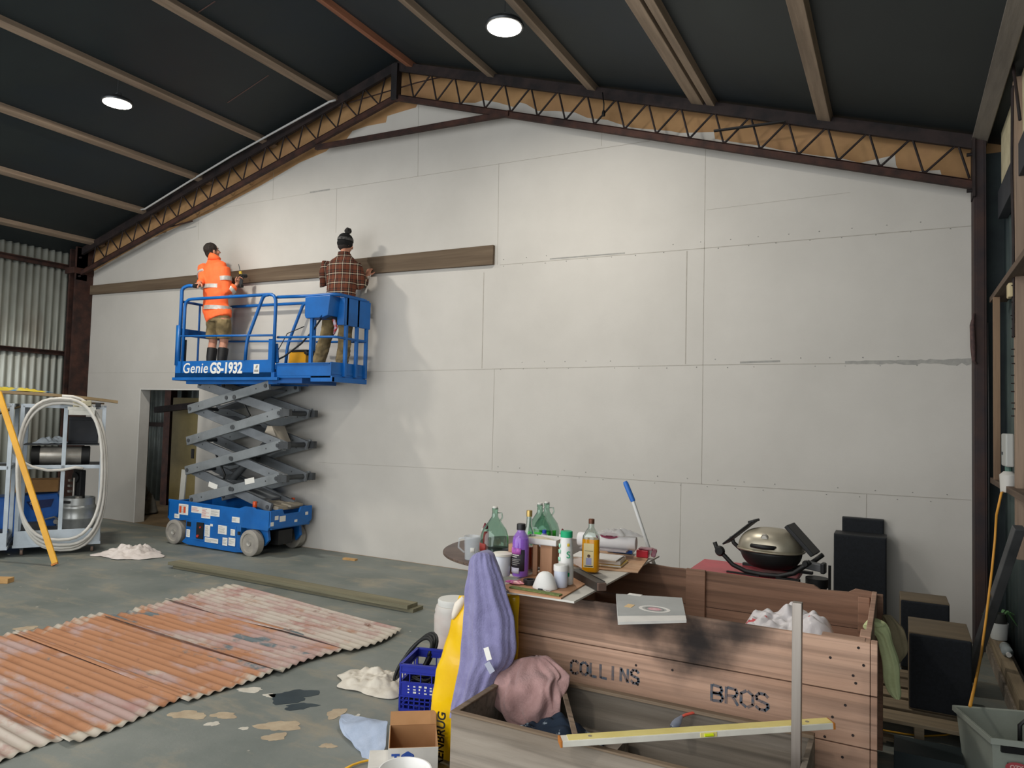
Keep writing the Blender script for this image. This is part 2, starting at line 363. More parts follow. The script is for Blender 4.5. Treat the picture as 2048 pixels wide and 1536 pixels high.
# ---- gable truss
tr = thing('roof_truss', 'rusty lattice steel truss following both slopes of the gable wall', 'roof truss', (RXC, -.2, 3.9))
def local(o): return o
TY = -.2
def TB(name, b, m=M_rust, **k):
    o = b.build(name, m, None, **k); o.parent = tr; o.matrix_parent_inverse = Matrix.Translation(tr.location).inverted(); return o
def topz(x): return rz_(x)-.022
def botz(x):
    return 5.80-(5.80-4.08)*(RXC-x)/(RXC+11.8) if x < RXC else 5.80-(5.80-3.90)*(x-RXC)/(.53-RXC)
for sx, xe in ((-1, -12.02), (1, .565)):
    b = MB(); e = xe
    b.bar((RXC, TY, topz(RXC)), (e, TY, topz(e)), .115, .045, up=(0, 1, 0)) ; TB('top_chord', b, M_darksteel, bevel=.003)
    b = MB(); b.bar((RXC, TY, botz(RXC)), (e, TY, botz(e)), .075, .05, up=(0, 1, 0)); b.bar((RXC, TY+.02, botz(RXC)+.03), (e, TY+.02, botz(e)+.03), .012, .09, up=(0, 1, 0)); TB('bottom_chord', b, bevel=.003)
    b = MB(); x = RXC+sx*.18; pts = []
    while abs(x-RXC) < abs(e-RXC)-.12:
        zt = topz(x)-.03; xb = x+sx*.09; zb = botz(xb)+.03
        pts += [(x, zt), (xb, zb)]; x += sx*.345
    fin = []
    for i in range(len(pts)-1):
        a_, b_ = Vector((pts[i][0], TY, pts[i][1])), Vector((pts[i+1][0], TY, pts[i+1][1]))
        fin += [a_.lerp(b_, .07), a_.lerp(b_, .5), a_.lerp(b_, .93)]
    b.tube(fin, .0105, 6); TB('web_rod', b, M_darksteel, smooth='full')
    b = MB(); b.box(e-.0, e-sx*.02, TY-.09, TY+.09, botz(e)-.12, topz(e)+.05)
    for z in (botz(e)-.06, botz(e)+.25): b.cyl((e-sx*.06, TY-.05, z), (e, TY-.05, z), .016, 8)
    TB('end_plate', b, M_darksteel)
b = MB(); b.box(RXC-.045, RXC+.045, TY-.06, TY+.04, 5.76, 6.22); TB('apex_plate', b, mat('black_steel', '#1d1b1c', '#2a2526', 6, .6, .2), bevel=.003)
A = PY(632, 296, -.22); B = PY(1018, 228, -.22)
b = MB(); b.bar(A, B, .05, .05); b.bar(A+Vector((0, .02, .03)), B+Vector((0, .02, .03)), .01, .05)
tag(b.build('tie_bar', M_rust), 'rusty steel angle bar bracing across under the truss apex', 'tie bar')
A = PY(1428, 262, -.27); B = PY(1570, 243, -.27)
tag(MB().bar(A, B, .035, .015).build('brace_rod', mat('black_iron', '#171516')), 'short black rod lying slanted across the right half of the truss', 'rod')
A = PY(700, 205, -.14); B = PY(835, 165, -.14); C = PY(900, 150, -.14)
tag(MB().tube([A, (A+B)/2, B, C], .008, 6).build('thin_brace', M_rust), 'thin rusty rod slanting behind the truss just at the apex', 'rod')
A = PY(308, 462, -.14); B = PY(385, 442, -.14)
tag(MB().tube([A, B], .011, 6).build('thin_brace', M_rust), 'thin rusty rod slanting behind the lower left end of the truss', 'rod')
# ---- columns
cl = MB(); cl.box(-12.20, -12.16, -.30, -.0, 0, 4.45); cl.box(-12.04, -12.00, -.30, 0, 0, 4.45); cl.box(-12.18, -12.02, -.16, -.13, 0, 4.45)
cl.box(-12.24, -11.99, -.34, -.0, 4.0, 4.1)
tag(cl.build('steel_column', M_rust, bevel=.003), 'rusty brown steel column in the left corner of the white wall', 'column')
# right column : pipe-backed channel
cr = MB(); cr.box(.556, .576, -.25, -.0, 0, 4.32); cr.box(.625, .645, -.25, 0, 0, 4.32); cr.box(.57, .63, -.255, -.235, 0, 4.32)
tag(cr.build('steel_column', mat('column_rust', '#3f2c26', '#2b2224', 4, .7, .1, .2, c3='#222831', s3=.6), bevel=.003), 'dark rusty steel column at the right end of the white wall', 'column')
# ---- light fittings
M_lens = mat('lamp_lens', '#ffffff', emit='#fff6e6', es=28)
M_alu = mat('lamp_housing', '#55585a', '#3f4244', 6, .4, .7)
for i, (x, y, z) in enumerate(LAMPS[:2]):
    t = thing('ceiling_light', ['round white LED ceiling light, lit, hanging on the left roof slope', 'round white LED ceiling light, lit, near the ridge above the wall'][i], 'ceiling light', (x, y, z))
    b = MB(); b.lathe([(0, .0), (.165, .0), (.17, .015), (.16, .04), (.10, .07), (.05, .085), (0, .09)], 32); b.build('lamp_housing', M_alu, t, smooth=True)
    for q in range(12):
        pass
    b = MB(); b.lathe([(.145, -.012), (.15, -.002), (0, -.002)], 32) if 0 else b.lathe([(0, -.020), (.10, -.018), (.148, -.004), (.148, 0), (0, 0)], 32); b.build('lens', M_lens, t, smooth=True)
    b = MB(); b.tube([(-.08, 0, .07), (-.06, 0, .11), (0, 0, .13), (.06, 0, .11), (.08, 0, .07)], .006, 6); b.cyl((0, 0, .12), (0, 0, rz_(x)-z+.02), .004, 6); b.build('hook', M_alu, t)
# conduit on top of the left truss chord
pts = [PY(275, 420, -.30), PY(290, 418, -.32), PY(380, 362, -.32), PY(470, 308, -.32), PY(560, 258, -.32), PY(660, 203, -.32), PY(672, 200, -.3)]
for q in pts: q.z = max(q.z, topz(q.x)+.03) if False else q.z
tag(MB().tube(pts, .014, 8).build('electrical_conduit', mat('pvc_grey', '#b9b9b6', rough=.4), smooth='full'), 'pale grey plastic conduit pipe along the left truss top chord', 'conduit')
# cable lead hanging from right slope
A = PY(1205, 185, -.28); B = PY(1207, 232, -.28)
t = thing('hanging_plug', 'black cable end with connector dangling in front of the right truss', 'cable', tuple(B))
b = MB(); b.tube([A-B, (A-B)*.5+Vector((.01, 0, 0)), (0, 0, .05)], .007, 6); b.build('cable', mat('black_rubber', '#121212', rough=.5), t, smooth='full')
b = MB(); b.lathe([(0, -.0), (.018, .0), (.02, .03), (.012, .06), (0, .065)], 10); b.build('connector', MATS['black_rubber'], t, smooth=True)
def build_each(s, name, m, parent=None, **k):
    """every connected piece of the mesh becomes an object of its own"""
    bm = s.bm; seen = set(); isl = []
    for v in bm.verts:
        if v in seen: continue
        st = [v]; seen.add(v); g = []
        while st:
            a = st.pop(); g.append(a)
            for e in a.link_edges:
                w = e.other_vert(a)
                if w not in seen: seen.add(w); st.append(w)
        isl.append(g)
    out = []
    for g in isl:
        nb = MB(); mp = {v: nb.bm.verts.new(v.co) for v in g}; fs = {f for v in g for f in v.link_faces}
        for f in fs: nb.bm.faces.new([mp[v] for v in f.verts])
        out.append(nb.build(name, m, parent, **k))
    s.bm.free(); return out
MB.build_each = build_each
# ================================================================ SCISSOR LIFT
M_blue = mat('lift_blue', '#0f63b0', '#0d5699', 3, .42, .0, .05, c3='#2a6ba4', s3=2, lo3=.55, hi3=.85)
M_bluedk = mat('lift_blue_dark', '#0c4c8c', rough=.5)
M_arm = mat('arm_grey', '#858a8c', '#767b7d', 3, .5, .2, .1, c3='#5f6161', s3=2, lo3=.55, hi3=.8)
M_armdk = mat('arm_dark', '#4c4f51', '#3b3d3f', 4, .6, .2)
M_decal = mat('decal_white', '#dcdad2', rough=.5)
M_red = mat('decal_red', '#b8392c', rough=.5); M_black = mat('black_plastic', '#151515', '#1d1d1d', 8, .5)
M_tyre = mat('grey_tyre', '#9a958a', '#85807a', 6, .8, 0, .2); M_hub = mat('wheel_hub', '#a8a59c', '#8f8c84', 5, .5, .2)
LX, LY = -7.80, -.46
EACH = {'steer_yoke', 'cross_tube', 'ground_control_panel', 'pin', 'stop_button', 'axle_frame', 'link_plate', 'side_tray', 'gate_strut', 'entry_gate', 'battery_cover', 'joystick_unit'}
lift = thing('scissor_lift', 'blue electric scissor lift with raised grey scissor arms and two workers on its platform', 'scissor lift', (LX, LY, 0))
def LB(name, b, m, par=None, **k):
    bmesh.ops.translate(b.bm, verts=b.bm.verts[:], vec=(-LX, -LY, 0)); return (b.build_each if name in EACH else b.build)(name, m, par or lift, **k)
YN, YF = -.82, -.10
# chassis
b = MB(); xa, xb = -8.74, -6.84
for y in (YN, YF-.03):
    b.prism([(xa, y, .36), (xa, y, .585), (xb-.55, y, .565), (xb-.45, y, .60), (xb-.30, y, .60), (xb-.25, y, .58), (xb, y, .575), (xb, y, .40), (xb-.03, y, .33), (xa+.35, y, .33), (xa+.04, y, .30)], (0, .03, 0))
b.box(xa, xa+.03, YN, YF, .33, .56); b.box(xa, xb, YN+.03, YF-.03, .34, .37)
b.prism([(xb-.02, YN, .575), (xb-.02, YN+.20, .585), (xb-.02, YN+.23, .52), (xb-.02, YF-.23, .52), (xb-.02, YF-.20, .585), (xb-.02, YF, .585), (xb-.02, YF, .40), (xb-.02, YF-.1, .35), (xb-.02, YN+.1, .35), (xb-.02, YN, .37)], (.03, 0, 0))
LB('chassis', b, M_blue, bevel=.006)
b = MB(); b.box(-8.36, -7.33, YN-.005, YN+.2, .05, .36); b.box(-8.36, -7.33, YF-.2, YF, .05, .36); b.box(-8.3, -7.4, YN-.012, YN, .09, .34)
LB('side_tray', b, M_blue, bevel=.006)
b = MB(); b.prism([(-8.42, YN-.012, .045), (-8.36, YN-.012, .095), (-7.37, YN-.012, .075), (-7.25, YN-.012, .03), (-7.4, YN-.012, .015), (-8.3, YN-.012, .02)], (0, .03, 0)); LB('pothole_guard', b, M_blue, bevel=.003)
b = MB(); b.box(-8.25, -7.45, YN+.2, YF-.2, .10, .34); b.box(-7.45, -6.93, YN+.24, YF-.24, .12, .30); b.cyl((-7.13, YN+.12, .16), (-7.13, YF-.12, .16), .05, 12); b.cyl((-8.57, YN+.1, .16), (-8.57, YF-.1, .16), .03, 12)
LB('axle_frame', b, M_black)
for x, y, s in ((-8.57, YN+.02, -1), (-7.13, YN+.0, -1), (-8.57, YF-.02, 1), (-7.13, YF-.0, 1)):
    ro = Matrix.Translation((x, y, .162)) @ Matrix.Rotation(PI/2*(1 if s < 0 else -1), 4, 'X')
    b = MB(); b.lathe([(.10, -.055), (.150, -.055), (.162, -.045), (.162, .045), (.150, .055), (.118, .056), (.112, .045), (.10, .045)], 36, ro); w = LB('wheel', b, M_tyre, smooth=True)
    b = MB(); b.lathe([(0, .030), (.035, .058), (.038, .030), (.09, .022), (.108, .045), (.112, .02), (.112, -.05), (0, -.05)], 30, ro); 
    for k in range(5):
        a = k*2*PI/5; b.cyl(ro @ Vector((.058*math.cos(a), .058*math.sin(a), .025)), ro @ Vector((.058*math.cos(a), .058*math.sin(a), .036)), .007, 6)
    LB('hub', b, M_hub, w, smooth=True)
b = MB()
for y0, y1 in ((YN+.07, YN+.11), (YF-.11, YF-.07)):
    b.prism([(-7.32, y0, .30), (-7.28, y0, .36), (-6.95, y0, .36), (-6.92, y0, .20), (-7.0, y0, .12), (-7.04, y0, .26), (-7.25, y0, .3)], (0, y1-y0, 0))
LB('steer_yoke', b, M_blue, bevel=.005)
# side panel controls and decals
b = MB(); b.box(-8.13, -8.0, YN-.025, YN-.011, .12, .33); b.box(-8.33, -8.25, YN-.016, YN-.011, .26, .32); b.box(-7.37, -7.33, YN-.02, YN-.008, .24, .28); b.box(-7.40, -7.3, YN-.02, YN-.008, .10, .28) if 0 else None
LB('ground_control_panel', b, M_black)
b = MB(); b.cyl((-8.09, YN-.04, .155), (-8.09, YN-.02, .155), .018, 12); b.cyl((-8.05, YN-.035, .27), (-8.05, YN-.02, .27), .012, 10); LB('stop_button', b, M_red)
def decal(x0, x1, z0, z1, y=YN-.0015, m=M_decal, name='decal', par=None):
    b = MB(); b.box(x0, x1, y-.001, y, z0, z1); return LB(name, b, m, par)
for (x0, x1, z0, z1, up) in ((-8.52, -8.33, .40, .54, 1), (-8.60, -8.50, .345, .40, 1), (-8.27, -8.07, .445, .53, 1), (-8.07, -7.90, .39, .525, 1), (-7.90, -7.73, .43, .52, 1), (-7.5, -7.36, .385, .455, 1),
        (-8.33, -8.26, .12, .22, 0), (-7.98, -7.88, .16, .31, 0), (-7.88, -7.83, .30, .33, 0), (-7.73, -7.57, .22, .33, 0), (-7.97, -7.72, .09, .15, 0), (-7.64, -7.55, .08, .18, 0), (-7.53, -7.41, .09, .19, 0), (-7.50, -7.42, .22, .30, 0)):
    d = decal(x0, x1, z0, z1, YN-.0015 if up else YN-.0145)
    b = MB(); r = random.Random(int(x0*100)); z = z1-.018; yy = (YN-.0035) if up else YN-.0165; n = 0
    while z > z0+.012:
        b.box(x0+.008, x0+.008+(x1-x0-.016)*r.uniform(.4, 1), yy-.0005, yy, z-.004, z); z -= .014; n += 1
    if n: LB('decal_print', b, M_red if x0 in (-8.07, -8.27) else mat('print_grey', '#8f8d88'), d)
for x in (-8.485, -8.40): 
    b = MB(); b.box(x-.02, x+.02, YN-.0055, YN-.004, .425, .51); LB('warning_mark', b, mat('warning_orange', '#c8502a'))
for (yy, z0, z1, w) in ((YN+.10, .46, .51, .06), (YN+.20, .43, .50, .10), (YF-.1, .47, .51, .05), (YN+.03, .39, .44, .05), (YF-.29, .40, .43, .05)):
    b = MB(); b.box(xb+.011, xb+.0125, yy-w/2, yy+w/2, z0, z1); LB('decal', b, M_decal)
# beacons
for x, y in ((-7.16, YN+.05), (-7.10, YF-.08)):
    b = MB(); b.lathe([(.03, 0), (.03, .02), (.022, .025)], 16, Matrix.Translation((x, y, .575))); q = LB('beacon', b, M_black, smooth=True)
    b = MB(); b.lathe([(.024, .02), (.027, .03), (.027, .085), (.02, .095), (0, .097)], 16, Matrix.Translation((x, y, .575))); LB('beacon_lens', b, mat('beacon_orange', '#d9531e', rough=.25, trans=.2), q, smooth=True)
b = MB(); b.obox((-7.08, (YN+YF)/2+.05, .60), (.34, .42, .05), Euler((0, .12, 0))); b.obox((-6.95, (YN+YF)/2+.12, .61), (.16, .25, .03), Euler((0, .15, .1))); LB('battery_cover', b, mat('dusty_cover', '#a39883', '#8b8478', 5, .7), bevel=.006)
# scissor arms
def P_(x, z, y): return (x, y, z)
Lx, Rx = -8.49, -6.84
Lz = [.60, .985, 1.385, 1.815, 2.19]; Rz = [.585, .975, 1.385, 1.79, 2.19]
yo = (-.72, -.20); yi = (-.655, -.265)
AW, AHh = .045, .118
def arm(a, b_, y, side, name='scissor_arm', m=M_arm):
    a = Vector((a[0], y, a[1])); c = Vector((b_[0], y, b_[1])); d = (c-a).normalized(); a2 = a-d*.05; c2 = c+d*.05
    b = MB(); b.bar(a2, c2, AHh, AW, up=(0, 1, 0))
    o = LB(name, b, m, bevel=.006)
    b = MB()
    for p in (a, (a+c)/2, c):
        b.cyl(p+Vector((0, -.032, 0)), p+Vector((0, .032, 0)), .026, 12)
    for t in (.12, .88): 
        p = a.lerp(c, t); b.cyl(p+Vector((0, -.0235, 0)), p+Vector((0, .0235, 0)), .011, 8)
    LB('pin', b, M_armdk, o, smooth=True)
for y in yo:
    arm((Lx+.12, .60), (Rx, .975), y, 0); arm((Lx, Lz[1]), (Rx, Rz[2]), y, 0); arm((Lx, Lz[2]), (Rx, Rz[3]), y, 0); arm((Lx, Lz[3]), (Rx-.25, 2.13), y, 0)
M_arm2 = mat('arm_grey_inner', '#7b8084', '#6b6f72', 3, .5, .2, .1)
for y in yi:
    arm((Lx, Lz[1]), (Rx-.2, .60), y, 0, m=M_arm2); arm((Lx, Lz[2]), (Rx, Rz[1]), y, 0, m=M_arm2); arm((Lx, Lz[3]), (Rx, Rz[2]), y, 0, m=M_arm2); arm((Lx+.1, 2.15), (Rx, Rz[3]), y, 0, m=M_arm2)
b = MB()
for z in Rz[1:4]:
    b.cyl((Rx, yo[0]-.02, z), (Rx, yo[1]+.02, z), .032, 12)
    for y in (-.72, -.2):
        b.box(Rx+.02, Rx+.11, y-.03, y+.03, z-.045, z+.045)
        b.box(Rx+.10, Rx+.20, y-.05, y+.0, z-.035, z+.05) if y < -.5 else None
for z in Lz[1:4]: b.cyl((Lx, yo[0], z), (Lx, yo[1], z), .026, 12)
for z in (.79, 1.18, 1.59, 1.98): b.cyl(((Lx+Rx)/2+.02, yo[0]-.03, z), ((Lx+Rx)/2+.02, yo[1]+.03, z), .03, 12)
LB('cross_tube', b, M_armdk, smooth=True)
b = MB()
for zc in (.80, 1.19, 1.6, 1.96):
    b.bar((-8.1, -.46, zc-.13), (-7.2, -.46, zc+.12), .30, .02) if zc in (1.19, 1.96) else b.bar((-8.1, -.46, zc+.12), (-7.2, -.46, zc-.12), .30, .02)
LB('link_plate', b, M_arm2)
b = MB(); b.cyl((-8.2, -.46, .66), (-7.55, -.46, 1.22), .05, 16); b.cyl((-7.6, -.46, 1.18), (-7.2, -.46, 1.53), .03, 12); LB('lift_cylinder', b, M_armdk, smooth=True)
b = MB(); b.tube([(-8.1, -.5, .7), (-7.9, -.62, .95), (-8.1, -.6, 1.2), (-8.3, -.6, 1.4), (-7.9, -.6, 1.55), (-7.5, -.6, 1.75), (-7.7, -.6, 2.0), (-7.5, -.62, 2.12), (-7.2, -.55, 2.19)], .014, 8); LB('hydraulic_hose', b, M_black, smooth='full')
b = MB(); b.prism([(-7.28, -.6, 1.42), (-7.18, -.6, 1.62), (-7.10, -.6, 1.62), (-6.98, -.6, 1.42)], (0, .22, 0)); LB('arm_bracket', b, mat('dusty_bracket', '#a39a8b'))
for (p0, z, yy) in (((-7.30), .915, -.7445), ((-8.05), .80, -.6785)):
    sg = 1 if yy < -.7 else -1
    b = MB(); b.obox((p0, yy, z), (.17, .002, .07), Euler((0, -sg*.22, 0))); LB('decal', b, M_decal)
# platform
b = MB(); b.box(-8.73, -6.87, YN, YF, 2.23, 2.30); b.box(-8.76, -6.80, YN-.02, YN+.02, 2.195, 2.235); b.box(-8.76, -6.80, YF-.02, YF+.02, 2.195, 2.235); b.box(-8.76, -8.72, YN, YF, 2.195, 2.235)
b.box(-8.6, -6.9, YN+.08, YN+.14, 2.15, 2.23); b.box(-8.6, -6.9, YF-.14, YF-.08, 2.15, 2.23)
LB('platform_deck', b, M_blue, bevel=.004)
b = MB(); b.box(-8.73, -6.92, YN, YN+.012, 2.23, 2.455); b.box(-8.73, -6.92, YF-.012, YF, 2.23, 2.455); b.box(-8.73, -8.718, YN, YF, 2.23, 2.455); LB('toe_board', b, M_blue, bevel=.002)
b = MB(); b.box(-6.95, -6.45, YN+.05, YF-.05, 2.16, 2.235); LB('deck_slide', b, M_bluedk, bevel=.004)
b = MB(); b.box(-7.9, -5.98, -.77, -.15, 2.27, 2.305); b.box(-6.87, -5.98, -.785, -.77, 2.25, 2.40); b.box(-6.87, -5.98, -.15, -.135, 2.25, 2.40); b.box(-6.0, -5.985, -.78, -.14, 2.22, 2.42); b.box(-6.87, -5.98, -.785, -.74, 2.225, 2.25); b.box(-6.3, -5.96, -.785, -.74, 2.18, 2.25); b.box(-6.01, -5.96, -.78, -.14, 2.18, 2.24); b.box(-6.87, -6.0, -.80, -.76, 2.395, 2.41)
LB('extension_deck', b, M_blue, bevel=.004)
def arc_tube(b, pts, r, rb=.08, n=8):
    out = [Vector(pts[0])]
    for i in range(1, len(pts)-1):
        p = Vector(pts[i]); a = Vector(pts[i-1])-p; c = Vector(pts[i+1])-p; k = min(rb, a.length*.45, c.length*.45); a = p+a.normalized()*k; c = p+c.normalized()*k
        for t in range(6):
            u = t/5; out.append(a*(1-u)**2+p*2*u*(1-u)+c*u*u)
    out.append(Vector(pts[-1])); return b.tube(out, r, n)
RT = 3.30; RR = .021
for y in (YN+.01, YF-.01):
    b = MB()
    arc_tube(b, [(-8.60, y, 2.3), (-8.60, y, RT), (-6.90, y, RT-.02), (-6.90, y, 2.3)], RR, .12)
    arc_tube(b, [(-7.02, y, RT-.02), (-7.12, y, RT-.03), (-7.38, y, 2.72), (-7.40, y, 2.45)], RR, .1)
    LB('guard_rail', b, M_blue, smooth='full')
    b = MB(); b.tube([(-8.66, y, 2.80), (-6.90, y, 2.76)], .014, 8); LB('mid_rail', b, M_blue, smooth='full')
b = MB()
arc_tube(b, [(-8.69, YN+.02, 2.4), (-8.69, YN+.02, 3.46), (-8.60, YN+.05, 3.50), (-8.50, YN+.06, 3.49)], .024, .07); b.box(-8.735, -8.68, YN-.01, YN+.04, 2.4, 2.95)
arc_tube(b, [(-8.69, YF-.02, 2.4), (-8.69, YF-.02, 3.3)], .022)
LB('end_post', b, M_blue, smooth='full')
b = MB(); b.cyl((-8.50, YN+.06, 3.49), (-8.44, YN+.065, 3.485), .03, 10); LB('post_grip', b, M_black, smooth=True)
b = MB(); b.bar((-8.69, YN+.05, 2.86), (-8.69, YF-.05, 2.86), .10, .02, up=(1, 0, 0)); b.tube([(-8.69, YN+.05, 3.28), (-8.69, YF-.02, 3.28)], .018, 8); b.tube([(-8.69, -.5, 2.45), (-8.69, -.5, 3.28)], .014, 8); LB('entry_gate', b, M_bluedk)
b = MB(); b.box(-8.66, -8.63, YN+.03, YN+.05, 2.45, 2.72); b.box(-8.60, -8.58, YN+.03, YN+.05, 2.45, 2.75); LB('gate_strut', b, M_black)
XE = -6.0
b = MB()
arc_tube(b, [(-6.93, -.76, 3.25), (-6.4, -.76, 3.235), (XE+.05, -.76, 3.235), (XE+.05, -.17, 3.235), (-6.5, -.17, 3.235), (-7.0, -.17, 3.25)], RR, .1)
LB('extension_top_rail', b, M_blue, smooth='full')
b = MB()
arc_tube(b, [(-6.90, -.76, 2.74), (XE+.04, -.76, 2.72), (XE+.04, -.17, 2.72), (-6.8, -.17, 2.74)], .015, .05)
LB('extension_mid_rail', b, M_blue, smooth='full')
for x, y in ((XE+.035, -.56), (XE+.035, -.36), (XE+.03, -.17), (-6.33, -.76)):
    b = MB(); b.box(x-.02, x+.02, y-.018, y+.018, 2.25, 3.24); LB('rail_post', b, M_blue, bevel=.003)
for y in (-.78,):
    b = MB(); b.prism([(-6.93, y, 2.42), (-6.86, y, 2.42), (-6.89, y, 2.66), (-6.93, y, 2.66)], (0, .03, 0)); b.box(-7.02, -6.95, y-.01, y+.02, 2.38, 2.72); LB('slide_bracket', b, M_blue, bevel=.003)
b = MB(); b.prism([(-6.42, -.80, 3.22), (-6.42, -.80, 2.99), (-6.40, -.80, 2.955), (-6.18, -.80, 2.955), (-6.14, -.80, 2.985), (-6.14, -.80, 2.955), (-6.05, -.80, 2.98), (-6.02, -.80, 3.22)], (0, .20, 0))
LB('control_box', b, M_blue, bevel=.006)
b = MB(); b.box(-6.15, -6.06, -.72, -.62, 2.95, 3.03); b.cyl((-6.1, -.7, 3.0), (-6.1, -.7, 3.1), .03, 10); LB('joystick_unit', b, M_black)
b = MB(); b.box(XE+.02, XE+.055, -.60, -.13, 2.88, 3.22); b.box(XE-.06, XE+.05, -.62, -.60, 2.88, 3.22); b.box(XE-.06, XE+.05, -.2, -.18, 2.93, 3.22); LB('document_box', b, M_blue, bevel=.004)
b = MB(); b.tube([(-7.3, -.3, 2.42), (-6.95, -.74, 2.44), (-6.8, -.73, 2.5), (-6.55, -.7, 2.66), (-6.35, -.73, 2.8), (-6.2, -.72, 2.98)], .012, 6); LB('control_cable', b, M_black, smooth='full')
b = MB(); b.tube([(-7.55, -.3, 2.31), (-7.45, -.3, 2.5), (-7.2, -.3, 2.85), (-7.0, -.2, 2.95)], .006, 6); LB('thin_cable', b, M_black, smooth='full')
# lettering on the toe board
yt = YN-.002
text_mesh('logo_lettering', 'Genie', .19, M_decal, lift, FR((-8.325-LX, yt-LY, 2.353), (1, 0, 0), (0, 0, 1)), .001, .0018, .12, 1.04, 1.06)
text_mesh('model_lettering', 'GS-1932', .195, M_decal, lift, FR((-7.735-LX, yt-LY, 2.35), (1, 0, 0), (0, 0, 1)), .001, .007, .05, .88)
d = decal(-7.23, -7.13, 2.28, 2.40, YN-.0005)
b = MB(); b.box(-7.215, -7.145, YN-.003, YN-.002, 2.30, 2.33); b.prism([(-7.2, YN-.002, 2.345), (-7.17, YN-.002, 2.345), (-7.15, YN-.002, 2.385), (-7.185, YN-.002, 2.385)], (0, -.001, 0)); LB('decal_print', b, mat('print_grey', '#8f8d88'), d)
b = MB(); b.obox((-8.86, -.52, .49), (.10, .02, .94), Euler((0, .07, .0)))
tag(b.build('panel_offcut', mat('pale_panel', '#b9b8b0', '#a8a79f', 4, .6), bevel=.002, loc=(0, 0, 0)), 'pale grey narrow panel standing on edge at the left end of the blue lift chassis', 'panel')
# things on the platform
t = thing('tool_case', 'yellow plastic tool case standing on the lift platform between the workers', 'tool case', (-6.95, -.30, 2.305))
b = MB(); b.prism([(-.15, -.06, .015), (-.17, -.06, .05), (-.14, -.06, .27), (-.12, -.06, .29), (.13, -.06, .29), (.15, -.06, .27), (.15, -.06, .04), (.13, -.06, .0)], (0, .13, 0)); b.build('case_body', mat('case_yellow', '#e0a012', '#cf9110', 4, .5), t, bevel=.01)
b = MB(); b.box(-.10, .17, -.07, .08, .285, .315); b.obox((.16, 0, .27), (.06, .15, .04), Euler((0, .5, 0))); b.build('lid', M_black, t, bevel=.006)
t = thing('hand_drill', 'small blue and black power drill lying on the lift deck beside the rail', 'drill', (-7.35, -.45, 2.31))
b = MB(); b.obox((0, 0, .08), (.09, .06, .08), Euler((0, .4, .2))); b.bar((.02, 0, .10), (.12, 0, .20), .03, .04); b.build('drill_body', M_blue, t, bevel=.008)
b = MB(); b.lathe([(.03, 0), (.035, .05), (.02, .11), (0, .12)], 12, Matrix.Translation((-.05, -.02, .0))); b.obox((.05, 0, .03), (.10, .05, .05)); b.build('drill_grip', M_black, t, bevel=.005)
# the long beam held against the wall
bm_ = MB(); xa, xb = -12.06, -4.22
def beamz(x): return 3.685+(x-xa)/(xb-xa)*(3.605-3.685), 3.835+(x-xa)/(xb-xa)*(3.835-3.835)
n = 14; low = [(xa+(xb-xa)*i/n, -.05, beamz(xa+(xb-xa)*i/n)[0]) for i in range(n+1)]; up = [(xa+(xb-xa)*i/n, -.05, beamz(xa+(xb-xa)*i/n)[1]) for i in range(n+1)]
M_beam = mat('rough_beam', '#6f5f4c', '#554636', 1.6, .85, 0, .35, stretch=(.25, 4, 6), c3='#4a3a2c', s3=1.2, lo3=.5, hi3=.8, bscale=9)
bm_.prism(low+up[::-1], (0, .045, 0))
tag(bm_.build('timber_beam', M_beam), 'long rough weathered brown timber plank held level along the white wall behind the workers', 'beam')
# ================================================================ PEOPLE
def etube(b, pts, side, n=16):
    """pts: (point, half width along side, half depth)"""
    side = Vector(side).normalized(); rings = []; K = len(pts)
    for i, (p, rx, ry) in enumerate(pts):
        t = (Vector(pts[min(i+1, K-1)][0])-Vector(pts[max(i-1, 0)][0])).normalized()
        x = (side-t*side.dot(t)).normalized(); y = t.cross(x)
        rings.append([b.bm.verts.new(Vector(p)+x*rx*math.cos(2*PI*k/n)+y*ry*math.sin(2*PI*k/n)) for k in range(n)])
    for A, B in zip(rings, rings[1:]):
        for k in range(n): b.bm.faces.new((A[k], A[(k+1) % n], B[(k+1) % n], B[k]))
    b.bm.faces.new(rings[0][::-1]); b.bm.faces.new(rings[-1])
def ell(b, c, r, rot=None, n=18):
    M = Matrix.Translation(c) @ ((rot.to_matrix().to_4x4() if rot else Matrix())) @ Matrix.Diagonal((r[0], r[1], r[2], 1))
    bmesh.ops.create_uvsphere(b.bm, u_segments=n, v_segments=n//2+2, radius=1, matrix=M)
def fuse(o, vox=.01, smooth=3, disp=0, dscale=.1):
    q = o.modifiers.new('r', 'REMESH'); q.mode = 'VOXEL'; q.voxel_size = vox
    q = o.modifiers.new('s', 'SMOOTH'); q.iterations = smooth; q.factor = .5
    if disp:
        tx = bpy.data.textures.new('cl', 'CLOUDS'); tx.noise_scale = dscale; tx.noise_depth = 2
        q = o.modifiers.new('d', 'DISPLACE'); q.texture = tx; q.strength = disp; q.mid_level = .5; q.texture_coords = 'LOCAL'
    dg = bpy.context.evaluated_depsgraph_get(); me = bpy.data.meshes.new_from_object(o.evaluated_get(dg))
    old = o.data; o.modifiers.clear(); o.data = me; bpy.data.meshes.remove(old)
    for p in me.polygons: p.use_smooth = True
    return o
M_skin = mat('skin', '#c08a70', '#b37b62', 20, .6)
M_hair = mat('dark_hair', '#2a211b', '#1b1512', 40, .8, 0, .5, stretch=(1, 1, .2))
M_eye = mat('eye_white', '#d8d4cc'); M_iris = mat('iris_dark', '#20160f')
M_lip = mat('lip', '#9c5a4c')
